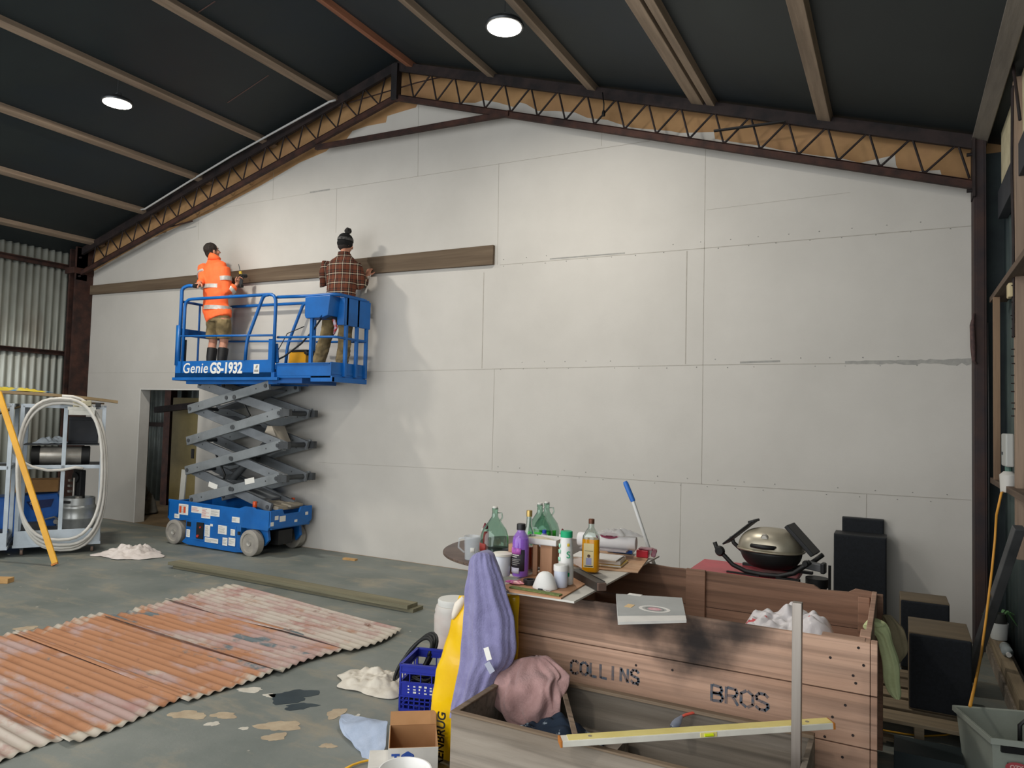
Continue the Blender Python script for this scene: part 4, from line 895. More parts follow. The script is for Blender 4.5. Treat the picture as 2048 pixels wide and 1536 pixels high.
b = MB(); pts = [inC(CP(x, y, -.05)) for x, y in ((24, 880), (28, 905), (42, 922), (65, 934), (95, 941), (125, 940), (150, 935), (166, 937))]
b.tube(pts, .0165, 8); tag(b.build('hose', MATS['white_hose'], smooth='full'), 'loose end of white hose sagging across the middle of the frame cart', 'hose')
# lying keg on the middle shelf
M_ss = mat('stainless', '#c4bfb5', '#aaa59b', 3, .3, .55, stretch=(.3, 3, 3)); M_rub = mat('keg_rubber', '#20201f', rough=.6)
A = inC(CP(62, 914, .25)); B = inC(CP(180, 912, .25)); A.z = B.z = 1.075+.115+.001
t = thing('beer_keg', 'stainless steel cylinder keg with black rubber ends lying on the middle shelf of the cart', 'keg', tuple((A+B)/2)); ax = (B-A).normalized(); Lk = (B-A).length/2
M_ = Matrix((ax.cross(Vector((0, 0, 1))), Vector((0, 0, 1)), ax)).transposed().to_4x4()
b = MB(); b.lathe([(.08, -Lk*.82), (.105, -Lk*.78), (.108, -Lk*.7), (.108, Lk*.7), (.105, Lk*.78), (.08, Lk*.82)], 32, M_); b.build('keg_body', M_ss, t, smooth=True)
for s in (-1, 1):
    b = MB(); pr = [(.0, .80), (.09, .80), (.09, .98), (.114, .97), (.114, .72), (.108, .72)] if 0 else [(.108, .70), (.1145, .71), (.1145, .98), (.10, 1.0), (.09, .86), (0, .84)]
    pr = [(r, z*Lk*s) for r, z in pr]
    b.lathe(pr if s > 0 else pr[::-1], 32, M_); b.build('rubber_end', M_rub, t, smooth=True)
# bag on top shelf (behind), box dark
q = inC(CP(92, 882, .30)); b = MB(); b.obox((0, 0, 0), (WD*.96, .42, .012)); 
tag(b.build('shelf_board', M_armdk, loc=tuple(inC(Vector((WD*.5, .33, 1.325)))), rot=(0, 0, ang)), 'dark thin shelf board above the lying keg in the cart', 'shelf')
o_ = rag('plastic_bag', tuple(inC(Vector((.30, .24, 1.333)))), .17, .12, .085, 21, mat('pale_plastic', '#b9c2c8', '#a5aeb4', 8, .35), 'pale white plastic bag heaped on the upper shelf of the cart', 'bag', ang=ang, jag=.15)
b = MB(); b.box(-.19, .14, -.10, .10, 0, .34); b.box(-.185, .135, -.105, -.10, .03, .3)
tag(b.build('storage_box', mat('dark_box', '#17191d', '#20242b', 4, .5), loc=tuple(inC(Vector((.66, .42, 1.333)))), rot=(0, 0, ang), bevel=.01), 'black box standing at the back of the upper cart shelf', 'box')
# standing keg
KG = inC(Vector((.62, .30, .263)))
t = thing('beer_keg', 'squat stainless steel keg with hand hole standing on the bottom shelf of the cart', 'keg', tuple(KG))
b = MB(); b.lathe([(.165, 0), (.19, .005), (.195, .03), (.195, .12), (.20, .13), (.20, .145), (.195, .155), (.195, .25), (.20, .26), (.20, .275), (.195, .285), (.19, .30), (.15, .33)], 36); b.build('keg_body', mat('brushed_keg', '#b3b5b2', '#9fa19e', 5, .38, .7), t, smooth=True)
b = MB(); b.lathe([(.178, .29), (.186, .29), (.186, .39), (.175, .39), (.175, .29)], 36); b.build('top_collar', MATS['brushed_keg'], t, smooth=True)
b = MB(); b.obox((.05, -.188, .345), (.11, .012, .035), Euler((0, 0, .25))); b.obox((-.06, -.19, .22), (.03, .01, .02)); b.build('hand_hole', M_black, t, bevel=.012)
b = MB(); b.cyl((0, 0, .32), (0, 0, .40), .04, 14); b.build('valve', M_ss, t, smooth=True)
t = thing('beer_tap_tower', 'black tap tower with chrome pipe standing behind the squat keg', 'tap', tuple(inC(Vector((.60, .52, .263)))))
b = MB(); b.box(-.07, .10, -.03, .04, 0, .72); b.cyl((0.0, -.05, .62), (0.0, -.02, .62), .07, 16); b.build('tower_body', M_black, t, bevel=.01)
b = MB(); b.cyl((.0, -.05, .38), (.0, -.05, .62), .014, 10); b.build('pipe', M_ss, t, smooth=True)
for k in range(3): b = MB(); b.obox((-.09, -.05, .44+.07*k), (.05, .03, .03)); b.build('connector', M_ss, t)
b = MB(); b.box(-.10, .10, -.10, .10, 0, .09); tag(b.build('metal_tray', M_armdk, loc=tuple(inC(Vector((.13, .30, .263)))), rot=(0, 0, ang)), 'dark low metal tray on the bottom shelf left of the squat keg', 'tray')
# blue machine behind between the carts
c = inC(Vector((.05, .98, 0))); t = thing('blue_generator', 'bright blue machine housing on the floor behind the two carts', 'machine', (c.x, c.y, 0), ang)
b = MB(); b.prism([(-.35, -.2, .10), (-.35, -.2, .62), (.33, -.2, .66), (.37, -.2, .52), (.30, -.2, .12)], (0, .4, 0)); b.build('housing', mat('machine_blue', '#1a62b8', '#164f96', 3, .45), t, bevel=.02)
b = MB(); b.prism([(-.02, -.205, .56), (.28, -.205, .59), (.25, -.205, .49), (.05, -.205, .45)], (0, -.004, 0)); b.build('badge', mat('badge_navy', '#1b2b5c'), t)
text_mesh('badge_lettering', 'POWER' if 0 else 'or', .07, M_decal, t, FR((.05, -.212, .545), (1, 0, 0), (0, 0, 1)), .001)
b = MB(); b.box(-.3, .3, -.15, .15, 0, .10); b.build('base', M_black, t)
b = MB(); b.cyl((.32, -.22, .30), (.32, -.30, .30), .03, 10); b.tube([(.2, -.25, .33), (.3, -.27, .36), (.38, -.25, .30)], .012, 6); b.build('valve_fitting', M_ss, t, smooth=True)
c = inC(Vector((.12, 1.0, .0))); b = MB(); b.box(-.28, .25, -.14, .14, 0, .16)
tag(b.build('cardboard_box', mat('cardboard', '#b98d5c', '#a57b4c', 4, .85), loc=(c.x, c.y, .672), rot=(0, 0, ang), bevel=.004), 'brown cardboard box on top of the blue machine behind the carts', 'box')
# boards lying over both carts, tarpaulin
M_board = mat('brown_board', '#8f7a5c', '#7a6748', 2, .75)
b = MB(); n = 16
poly = []
for k in range(n+1):
    t = k/n; x = -1.05+2.05*t; poly.append((x, -.04, .06-.06*t**2+(.012*math.sin(t*3)) - (.10*max(0, t-.75)**1.2)))
poly2 = [(x, y, z+.035) for x, y, z in reversed(poly)]
b.prism(poly+poly2, (0, .66, 0))
tag(b.build('curved_board', M_board, loc=tuple(inC(Vector((0, 0, 1.875)))), rot=(0, 0, ang), smooth=True), 'broad brown sheet of board lying across the tops of both carts', 'board')
b = MB()
def cf(u, v):
    a = u*PI*.62; r = .72; return (-.82+r*math.sin(a)*1.15, .06+v*.5, 1.10+r*math.sin(a)*.98 if u < .5 else 1.10+r*.93*math.sin(a)+.02)
pts = [(-1.00, 1.02), (-.80, 1.20), (-.60, 1.42), (-.40, 1.60), (-.15, 1.74), (.15, 1.815), (.5, 1.84), (.85, 1.84)]
fine = []
for i in range(len(pts)-1):
    a0, a1, a2, a3 = pts[max(i-1, 0)], pts[i], pts[i+1], pts[min(i+2, len(pts)-1)]
    for k in range(5):
        f = k/5; fine.append(tuple(.5*(2*a1[c]+(-a0[c]+a2[c])*f+(2*a0[c]-5*a1[c]+4*a2[c]-a3[c])*f*f+(-a0[c]+3*a1[c]-3*a2[c]+a3[c])*f**3) for c in (0, 1)))
pts = fine+[pts[-1]]
poly = [(x, .05, z) for x, z in pts]+[(x, .05, z+.02) for x, z in reversed(pts)]
b.prism(poly, (0, .5, 0))
tag(b.build('bent_board', M_board, loc=tuple(P0), rot=(0, 0, ang), smooth=True), 'bent brown board curving down between the two carts', 'board')
rag('tarpaulin', tuple(inC(Vector((-.42, .25, 1.965)))), .62, .22, .07, 31, mat('tarp_blue', '#3f7fae', '#c9b43a', 3, .5, lo=.50, hi=.56), 'crumpled blue and yellow tarpaulin lying on the board above the carts', 'tarpaulin', ang=ang)
t = thing('wire_basket', 'small white wire basket with black clip hooked on the top rail of the cart', 'basket', tuple(inC(Vector((WD*.74, -.02, 1.80)))), ang)
b = MB(); b.box(-.17, .13, -.10, -.03, -.04, .0); b.box(-.16, .12, -.10, -.095, -.10, -.04); b.build('tray_body', mat('white_tray', '#bdbdb5', '#a9a9a0', 6, .5), t, bevel=.004)
b = MB(); b.obox((-.02, -.065, .04), (.20, .06, .07), Euler((0, -.1, 0))); b.build('contents', mat('cream_pack', '#b5ab8d', '#8e8a74', 9, .5), t, bevel=.01)
b = MB(); b.box(.12, .18, -.09, -.02, .0, .06); b.build('clip', M_black, t, bevel=.006)
# yellow pole leaning on the carts
A = PZ(110, 1130, .012); B = inC(CP(2, 800, -.17)); B.z = B.z
t = thing('yellow_pole', 'long yellow straight pole leaning from the floor against the cart', 'pole', tuple(A))
b = MB(); b.bar((0, 0, .02), B-A+(B-A).normalized()*.10, .030, .062, up=(1, .8, 0)); b.build('pole', mat('pole_yellow', '#e0a51c', '#d0961a', 3, .45), t, bevel=.004)
b = MB(); b.bar((0, 0, .002), (B-A)*.012+Vector((0, 0, 0)), .034, .066, up=(1, .8, 0)); b.build('end_cap', mat('cap_orange', '#b8702a'), t)
# rag heap and cabinet beyond the doorway
rag('cloth_heap', (-11.55, .75, 0.0), .34, .28, .5, 17, mat('grey_heap', '#8b8a84', '#5c5b57', 3, .9), 'grey heap of dust sheets on the floor beyond the doorway', 'cloth', jag=.2, rough=2)
t = thing('tall_cabinet', 'tall olive brown cabinet standing beyond the doorway on the right', 'cabinet', (-11.05, .92, 0), 0)
b = MB(); b.box(0, .85, 0, .35, 0, 2.0); b.build('body', mat('olive_cabinet', '#8a7c4e', '#7a6d43', 3, .6), t, bevel=.005)
b = MB(); b.box(.53, .60, -.012, 0, .98, 1.14); b.build('handle', M_black, t, bevel=.005)
b = MB(); b.bar((-11.2, .72, 1.78), (-9.9, .72, 1.90), .10, .10); tag(b.build('dark_beam', M_darksteel), 'dark beam crossing high in the room beyond the doorway', 'beam')
# ================================================================ CRATE, TABLE AND WHAT LIES ON THEM
def wood(name, c1, c2, c3, st=(.35, 4, 4), sc=2.2, off=0, **k):
    m = mat(name, c1, c2, sc, .78, 0, .25, stretch=st, c3=c3, s3=1.3, lo3=.5, hi3=.78, detail=8, bscale=9, **k)
    if 'grain' in m: return m
    m['grain'] = 1; nt = m.node_tree; N = nt.nodes; L = nt.links; b = N['Principled BSDF']; src = b.inputs['Base Color'].links[0].from_socket
    tc = [n for n in N if n.type == 'TEX_COORD'][0]; g = N.new('ShaderNodeNewGeometry')
    mp = N.new('ShaderNodeMapping'); mp.inputs['Scale'].default_value = tuple(v*(.6 if v < 1 else 3.2) for v in st); L.new(g.outputs['Position'], mp.inputs[0])
    cur = src
    for sc_, lo_, hi_, dk in ((3.0, .50, .72, .62), (1.1, .56, .68, .70)):
        n = N.new('ShaderNodeTexNoise'); n.inputs['Scale'].default_value = sc_; n.inputs['Detail'].default_value = 7; n.inputs['Distortion'].default_value = .6; L.new(mp.outputs[0], n.inputs[0])
        r = N.new('ShaderNodeMapRange'); r.inputs[1].default_value = lo_; r.inputs[2].default_value = hi_; r.inputs[3].default_value = 1; r.inputs[4].default_value = dk; L.new(n.outputs[0], r.inputs[0])
        mx = N.new('ShaderNodeMix'); mx.data_type = 'RGBA'; mx.blend_type = 'MULTIPLY'; mx.inputs[0].default_value = 1; L.new(cur, mx.inputs[6]); L.new(r.outputs[0], mx.inputs[7]); cur = mx.outputs[2]
    L.new(cur, b.inputs['Base Color']); return m
M_cr = wood('crate_wood', '#c4a089', '#a17d67', '#826350')
M_cr2 = wood('crate_wood_back', '#a57f68', '#8a6853', '#694a38')
def char_mat():
    """front boards: burnt patch near the top centre (soot that belongs to the wood)"""
    m = wood('charred_crate_wood', '#cca78f', '#ad8972', '#8e6f5a'); nt = m.node_tree; N = nt.nodes; L = nt.links; b = N['Principled BSDF']
    src = b.inputs['Base Color'].links[0].from_socket; tc = [n for n in N if n.type == 'TEX_COORD'][0]; g = N.new('ShaderNodeNewGeometry')
    def patch(cx, cz, rx, rz, amt, prev):
        mp = N.new('ShaderNodeMapping'); mp.inputs['Location'].default_value = (-cx/rx, 0, -cz/rz); mp.inputs['Scale'].default_value = (1/rx, 0, 1/rz); L.new(g.outputs['Position'], mp.inputs[0])
        ln = N.new('ShaderNodeVectorMath'); ln.operation = 'LENGTH'; L.new(mp.outputs[0], ln.inputs[0])
        nz = N.new('ShaderNodeTexNoise'); nz.inputs['Scale'].default_value = 5; nz.inputs['Detail'].default_value = 5; L.new(g.outputs['Position'], nz.inputs[0])
        ad = N.new('ShaderNodeMath'); ad.operation = 'MULTIPLY_ADD'; L.new(nz.outputs[0], ad.inputs[0]); ad.inputs[1].default_value = 1.6; L.new(ln.outputs['Value'], ad.inputs[2])
        r = N.new('ShaderNodeMapRange'); r.interpolation_type = 'SMOOTHSTEP'; r.inputs[1].default_value = 2.0; r.inputs[2].default_value = .9; r.inputs[3].default_value = 0; r.inputs[4].default_value = amt; L.new(ad.outputs[0], r.inputs[0])
        mx = N.new('ShaderNodeMix'); mx.data_type = 'RGBA'; L.new(r.outputs[0], mx.inputs[0]); L.new(prev, mx.inputs[6]); mx.inputs[7].default_value = lin('#1e1a1a'); return mx.outputs[2]
    o = patch(-1.12, .87, .30, .15, .96, src); o = patch(-.84, .80, .26, .18, .97, o); o = patch(-.60, .86, .24, .09, .85, o); o = patch(-1.45, .9, .2, .05, .7, o); o = patch(-1.3, .60, .3, .02, .0, o); L.new(o, b.inputs['Base Color']); return m
M_char = char_mat()
CX0, CX1, CYF, CYB = -1.80, -.075, -3.92, -2.79
t = thing('timber_crate', 'large open wooden crate with COLLINS BROS stencilled on its scorched near side', 'crate', ((CX0+CX1)/2, (CYF+CYB)/2, 0)); ct = t
def CB(name, b, m, par=None, **k):
    bmesh.ops.translate(b.bm, verts=b.bm.verts[:], vec=(-ct.location.x, -ct.location.y, 0)); return b.build(name, m, par or ct, **k)
for k in range(4):
    z0 = .013+.2215*k; b = MB(); b.box(CX0, CX1-.03, CYF, CYF+.024, z0, z0+.217); CB('front_board', b, M_char, bevel=.003)
for k in range(4):
    z0 = .013+.2215*k
    b = MB(); b.box(CX1-.028, CX1-.002, CYF+.001, CYF+.07, z0, z0+.217); CB('corner_post', b, M_cr, bevel=.003)
    b = MB(); b.box(CX1-.055, CX1-.03, CYF+.025, CYB, z0, z0+.212); CB('side_board', b, M_cr, bevel=.003)
    b = MB(); b.box(CX0, CX0+.024, CYF+.025, CYB, z0, z0+.212); CB('side_board', b, M_cr, bevel=.003)
rr = random.Random(5)
for k in range(4):
    z0 = .013+.2215*k; b = MB(); y0 = CYB-.024
    n = 46; x0, x1 = CX0+.02, CX1-.03; top = []
    for i in range(n+1):
        x = x0+(x1-x0)*i/n; zt = z0+.217
        if k == 3: zt += -.004+.010*noise.noise((x*6, 0, 0))-(.022 if -.42 < x < -.22 else 0)+(.02 if -1.5 < x < -1.42 else 0)
        top.append((x, y0, zt))
    b.prism([(x0, y0, z0), (x1, y0, z0)]+top[::-1], (0, .024, 0)); CB('back_board', b, M_cr2)
b = MB(); b.box(-1.17, -1.05, CYB-.05, CYB-.025, .02, .90); CB('batten', b, M_cr2, bevel=.004)
b = MB(); b.box(-.20, -.14, CYB-.06, CYB-.025, .02, .86); b.box(CX1-.05, CX1+.0, CYB, CYB+.05, .02, .87); CB('batten', b, M_cr2, bevel=.004)
b = MB(); b.box(-.30, CX1-.05, CYF+.03, CYF+.10, .865, .892); b.box(-.15, CX1-.03, CYF+.1, CYF+.22, .872, .897); CB('corner_brace', b, M_cr, bevel=.003)
b = MB(); b.box(CX0+.03, CX1-.06, CYF+.03, CYB-.06, .0, .02); CB('floor_board', b, M_cr2)
b = MB()
for x, z in ((-.15, .87), (-.17, .75), (-.26, .81), (-.16, .72), (-.2, .62), (-.25, .56), (-.17, .50), (-.21, .40), (-.15, .34), (-1.13, .62), (-1.12, .53), (-.95, .63), (-.13, .80), (-.28, .47)):
    b.cyl((x, CYF-.0015, z), (x, CYF+.002, z), .006, 8)
CB('nail_head', b, M_darksteel)
# stencil lettering built from strokes
M_sten = mat('stencil_blue', '#4f5a66', '#8f7260', 30, .85, lo=.42, hi=.72, detail=6)
GL = {'C': [[(1, .88), (.7, 1), (.3, 1), (0, .8), (0, .55)], [(0, .45), (0, .2), (.3, 0), (.7, 0), (1, .12)]],
      'O': [[(.40, 1), (0, .8), (0, .2), (.40, 0)], [(.6, 1), (1, .8), (1, .2), (.6, 0)]], 'L': [[(0, 1), (0, 0)], [(.12, 0), (.8, 0)]], 'I': [[(.3, 1), (.3, 0)]],
      'N': [[(0, 0), (0, 1)], [(.1, .92), (.85, .08)], [(.95, 0), (.95, 1)]], 'S': [[(.95, .85), (.7, 1), (.25, 1), (0, .8), (.05, .6), (.45, .5)], [(.55, .5), (.95, .4), (1, .2), (.75, 0), (.3, 0), (0, .15)]],
      'B': [[(0, 1), (0, 0)], [(.15, 1), (.8, .95), (.9, .75), (.75, .55), (.15, .52)], [(.15, .48), (.85, .45), (1, .25), (.8, .04), (.15, 0)]], 'R': [[(0, 1), (0, 0)], [(.15, 1), (.8, .97), (.95, .75), (.8, .52), (.15, .5)], [(.6, .42), (1, 0)]],
      'U': [[(0, 1), (0, .3), (.3, 0), (.45, 0)], [(.6, 0), (.95, .3), (.95, 1)]]}
def stencil(txt, x0, z0, x1, z1, h, w):
    b = MB(); n = len(txt)
    for i, ch in enumerate(txt):
        t_ = i/(n-1) if n > 1 else 0; ox = x0+(x1-x0)*t_; oz = z0+(z1-z0)*t_
        for s in GL[ch]:
            for p, q in zip(s, s[1:]):
                A = Vector((ox+p[0]*w, CYF-.0008, oz+p[1]*h)); B = Vector((ox+q[0]*w, CYF-.0008, oz+q[1]*h)); d = (B-A).normalized()*.003
                b.bar(A-d, B+d, .0125 if w > .03 else .01, .0012, up=(0, 1, 0))
    return b
def zat(x, y): return PY(x, y, CYF)
a0 = zat(1142, 1345); a1 = zat(1262, 1365); CB('stencil_lettering', stencil('COLLINS', a0.x, a0.z, a1.x, a1.z, .062, .038), M_sten)
a0 = zat(1423, 1400); a1 = zat(1512, 1417); CB('stencil_lettering', stencil('BROS', a0.x, a0.z, a1.x, a1.z, .070, .052), M_sten)
# trough in front of the crate
M_tr = wood('trough_wood', '#9a9083', '#7f7466', '#6a5c4d', st=(.4, 3, 3)); M_tri = wood('trough_rim', '#8e7b66', '#6f5d4a', '#5a4a3b')
TX0, TX1, TY0, TY1, TZ = -1.745, -.31, -4.62, -4.02, .50
t = thing('timber_trough', 'low grey brown wooden trough box standing against the near side of the stencilled crate', 'trough', ((TX0+TX1)/2, (TY0+TY1)/2, 0)); tt = t
def TBX(name, b, m, par=None, **k):
    bmesh.ops.translate(b.bm, verts=b.bm.verts[:], vec=(-tt.location.x, -tt.location.y, 0)); return b.build(name, m, par or tt, **k)
TBX('front_panel', MB().box(TX0, TX1, TY0, TY0+.022, .0, TZ), M_tr, bevel=.002); TBX('back_panel', MB().box(TX0, TX1, TY1-.022, TY1, 0, TZ), M_tr, bevel=.002)
TBX('end_panel', MB().box(TX0+.001, TX0+.022, TY0+.022, TY1-.022, 0, TZ-.001), M_tr, bevel=.002); TBX('end_panel', MB().box(TX1-.022, TX1, TY0+.022, TY1-.022, 0, TZ-.001), M_tr, bevel=.002)
TBX('bottom_panel', MB().box(TX0+.02, TX1-.02, TY0+.02, TY1-.02, .02, .04), M_tr)
b = MB(); b.box(TX0-.004, TX1, TY1-.035, TY1+.004, TZ, TZ+.016); TBX('rim', b, M_tri, bevel=.003)
b = MB(); b.box(TX0-.004, TX1, TY0-.004, TY0+.026, TZ, TZ+.010); TBX('rim', b, M_tri, bevel=.003)
b = MB(); b.box(TX0-.004, TX0+.028, TY0+.026, TY1-.035, TZ, TZ+.010); TBX('rim', b, M_tri, bevel=.003)
A = Vector((-1.47, TY1-.03, TZ+.026)); B = Vector((-1.13, TY0-.03, TZ+.020))
tag(MB().bar(A, B, .020, .014).build('timber_stake', wood('stake_wood', '#8b7865', '#6e5d4c', '#5d4d3f')), 'thin timber stake lying diagonally across the top of the trough', 'stake')
# spirit level
A = Vector((-1.19, -4.70, .542)); B = PY(1661, 1447, -4.08); A = PY(1120, 1503, -4.70); 
A.z = .535; B.z = max(.54, B.z)
t = thing('spirit_level', 'long pale yellow and white spirit level lying across the trough', 'spirit level', tuple(A)); D = B-A; L = D.length; Mx = FR(A-A, D, Vector((0, 1, 0)))
def LV(name, b, m, par=None, **k):
    b.bm.transform(Mx); return b.build(name, m, par or t, **k)
M_lv = mat('level_white', '#e3dfd2', '#d3cec0', 5, .4); M_lvy = mat('level_yellow', '#e8d98c', '#dcca78', 6, .45)
LV('level_body', MB().box(.004, L-.004, -.030, .030, -.012, .012), M_lv, bevel=.002)
LV('top_face', MB().box(.03, L-.002, -.024, .028, .012, .0135), M_lvy)
for x in (0, L): LV('end_cap', MB().box(x-.005, x+.005, -.031, .031, -.013, .013), mat('cap_orange', '#b8702a'), bevel=.002)
for x in (L*.53,):
    v = LV('vial_window', MB().box(x-.035, x+.035, -.032, -.02, -.009, .010), M_lvy, bevel=.002); LV('vial', MB().cyl((x-.018, -.0335, 0), (x+.018, -.0335, 0), .006, 10), mat('vial_green', '#cfe01e', rough=.1), v)
for x in (.12, L-.1): LV('rivet', MB().cyl((x, 0, .0135), (x, 0, .0150), .008, 12), mat('level_mark', '#8f8774'))
# aluminium post clamped in the trough corner
t = thing('aluminium_post', 'upright square aluminium tube standing in the right corner of the trough', 'post', (-.353, -4.285, .04))
M_al = mat('brushed_alu', '#a9a097', '#958b82', 3, .4, .75, stretch=(8, 8, .3))
b = MB(); b.obox((.0, 0, .535), (.036, .036, 1.07)); b.build('tube', M_al, t, bevel=.002)
b = MB(); b.box(-.024, .024, -.024, .024, .02, .40); b.build('bracket', M_al, t, bevel=.003)
b = MB(); b.box(-.03, .03, -.03, .03, .37, .39); b.build('clamp_ring', mat('clamp_white', '#cfcbc4'), t, bevel=.003)
# plug with red lead
t = thing('power_lead', 'clear plastic plug on an orange red cable lying on the trough rim', 'power lead', tuple(PY(1352, 1448, -4.14)))
o_ = t.location.copy()
b = MB(); pts = [PY(x, y, Y)-o_ for x, y, Y in ((1360, 1436, -4.10), (1370, 1430, -4.08), (1388, 1425, -4.05), (1406, 1428, -4.02), (1418, 1436, -3.99), (1424, 1448, -3.97), (1428, 1475, -3.97))]
b.tube(pts, .0065, 8); b.build('cable', mat('cable_red', '#e0604e', rough=.45), t, smooth='full')
A = PY(1345, 1456, -4.15)-o_; B = PY(1361, 1436, -4.11)-o_
b = MB(); b.tube([A, A.lerp(B, .3), A.lerp(B, .65), B, B+(B-A)*.2], [.016, .020, .018, .010, .007], 10); b.build('plug_body', mat('clear_plug', '#b9bfcd', '#9aa2b4', 9, .2, trans=.5), t, smooth=True)
b = MB(); b.bar(A-(B-A)*.3, A, .004, .012); b.build('pins', M_ss, t)
# generic draped cloth with given outline
def drape(name, rows, Y, dep, m, label, cat, amp=.10, k=9, seed=1, steps=46, na=72, solid=0, parent=None, origin=None, twist=.6, ease=True, n3=.012):
    rr = random.Random(seed); ph = rr.uniform(0, 6); YF = Y if callable(Y) else (lambda t: Y); b = MB(); R = []; K = len(rows)-1; pts = []
    for i in range(steps+1):
        t = i/steps*K; j = min(int(t), K-1); f = t-j; r0 = rows[max(j-1, 0)]; r1 = rows[j]; r2 = rows[j+1]; r3 = rows[min(j+2, K)]
        v = [.5*((2*r1[c])+(-r0[c]+r2[c])*f+(2*r0[c]-5*r1[c]+4*r2[c]-r3[c])*f*f+(-r0[c]+3*r1[c]-3*r2[c]+r3[c])*f**3) for c in range(3)]
        pts.append(v)
    o = None; view = None
    for i, (y, xl, xr) in enumerate(pts):
        T = i/steps; Yv = YF(T); A = PY(xl, y, Yv); B = PY(xr, y, Yv); C = (A+B)/2; hv = (B-A)/2
        if o is None: o = C.copy() if origin is None else Vector(origin); 
        n = Vector((0, -1, 0)); dp = dep(T) if callable(dep) else dep
        ring = []
        for q in range(na):
            a = 2*PI*q/na; fo = 1+amp*min(1, T*3)*math.sin(k*a+ph+twist*math.sin(T*5+ph))+amp*.5*math.sin((k*2+1)*a+ph*2+T*3)
            p = C+hv*math.cos(a)*(1 if abs(math.cos(a)) > .95 else 1)*(1+(fo-1)*.35)+n*dp*math.sin(a)*fo
            p += Vector((noise.noise(p*9), noise.noise(p*9+Vector((5, 5, 5))), noise.noise(p*9+Vector((9, 2, 1)))))*n3
            ring.append(b.bm.verts.new(p-o))
        R.append(ring)
    for A, B in zip(R, R[1:]):
        for q in range(na): b.bm.faces.new((A[q], A[(q+1) % na], B[(q+1) % na], B[q]))
    b.bm.faces.new(R[0][::-1]); b.bm.faces.new(R[-1])
    ob = b.build(name, m, parent, smooth='full', loc=tuple(o) if not parent else None)
    return tag(ob, label, cat) if label else ob
M_bag = mat('sack_yellow', '#f0c400', '#e2b200', 4, .3, 0, .15, coat=.3)
def bagY(t): return -4.02-.05*t
sack = drape('seed_sack', [(1190, 918, 1036), (1200, 914, 1037), (1235, 903, 1036), (1290, 888, 1034), (1335, 874, 1032), (1378, 866, 1020), (1440, 860, 1003), (1490, 855, 992), (1540, 852, 985), (1600, 849, 975), (1680, 847, 970)], bagY, lambda t: .028+.02*math.sin(min(1, t*1.2)*PI), M_bag,
             'tall bright yellow plastic seed sack lettered BARENBRUG, standing beside the trough', 'sack', amp=.06, k=5, seed=3, n3=.010)
sack.location = sack.location
so = sack.location.copy()
# its printed name runs up the sack
A = PY(882, 1536, -4.085); Ctr = PY(880, 1475, -4.150)
up = (PY(884, 1415, -4.150)-PY(877, 1536, -4.150)).normalized(); rt = Vector((0, 0, 0))
side = Vector((0, 1, 0)).cross(up)
text_mesh('lettering', 'BARENBRUG', .072, M_black, sack, FR(PY(880.5, 1492, -4.128)-so, up, Vector((-1, 0, 0))), .0015, .0012, 0, .86)
b = MB(); A = PY(924, 1196, -4.05)-so; B = PY(905, 1238, -4.06)-so
b.tube([A+Vector((.012, 0, .0)), A.lerp(B, .35), A.lerp(B, .8), B], [.016, .026, .016, .006], 10); b.build('white_fold', mat('sack_inner', '#e6dccb'), sack, smooth='full')
M_tow = mat('purple_towel', '#8a87ae', '#7d79a0', 14, .97, 0, .5, bscale=120, sheen=.2)
tow = drape('towel', [(1103, 958, 972), (1108, 949, 984), (1120, 943, 990), (1145, 938, 1000), (1180, 934, 1013), (1230, 930, 1024), (1290, 926, 1031), (1325, 922, 1022), (1350, 918, 1004), (1385, 914, 985), (1412, 911, 962), (1426, 911, 945)], lambda t: -4.17-.03*t, lambda t: .05+.05*t,
            M_tow, 'long purple towel draped over the top of the yellow sack', 'towel', amp=.12, k=7, seed=9, twist=1.2)
to = tow.location.copy()
b = MB(); A = PY(972, 1295, -4.305)-to; B = PY(979, 1320, -4.31)-to; b.bar(A, B, .030, .0025, up=(0, 1, 0)); b.build('care_label', mat('label_white', '#e6e3dc'), tow)
b = MB(); A = PY(974, 1325, -4.30)-to; B = PY(985, 1345, -4.30)-to; b.bar(A, B, .034, .0025, up=(0, 1, 0)); b.build('care_label', mat('label_grey', '#a5a8b8'), tow)
b = MB(); b.box(-.02, .02, -.02, .02, 0, 1.02); q = PY(972, 1130, -4.10)
tag(b.build('fence_post', M_cr, loc=(q.x-.0, -4.12, 0)), 'timber stake standing under the purple towel and yellow sack', 'post')
M_pink = mat('pink_towel', '#b08c88', '#9c7975', 12, .97, 0, .5, bscale=110, sheen=.2, c3='#8f6f6a', s3=5)
drape('towel', [(1312, 1040, 1075), (1318, 1022, 1096), (1330, 1003, 1113), (1348, 990, 1130), (1368, 986, 1133), (1388, 993, 1130), (1406, 1003, 1122), (1424, 1018, 1114), (1442, 1042, 1107), (1456, 1066, 1101), (1464, 1080, 1094)], lambda t: -4.10-.14*math.sin(min(1, t*1.3)*PI/2), lambda t: .02+.035*math.sin(t*PI),
      M_pink, 'dusty pink towel bunched over the back left corner of the trough', 'towel', amp=.24, k=7, seed=14, twist=2.6, n3=.035, steps=70, na=110)
rag('cloth', (-1.36, -4.33, .36), .22, .13, .09, 44, mat('patterned_cloth', '#1d2a3a', '#a9b5bd', 16, .9, lo=.60, hi=.66), 'dark navy cloth with pale floral print inside the trough', 'cloth', ang=.2)
b = MB(); b.box(-1.62, -1.1, -4.5, -4.1, .04, .352); tag(b.build('packing_box', M_tr), 'grey brown box inside the trough under the patterned cloth', 'box')
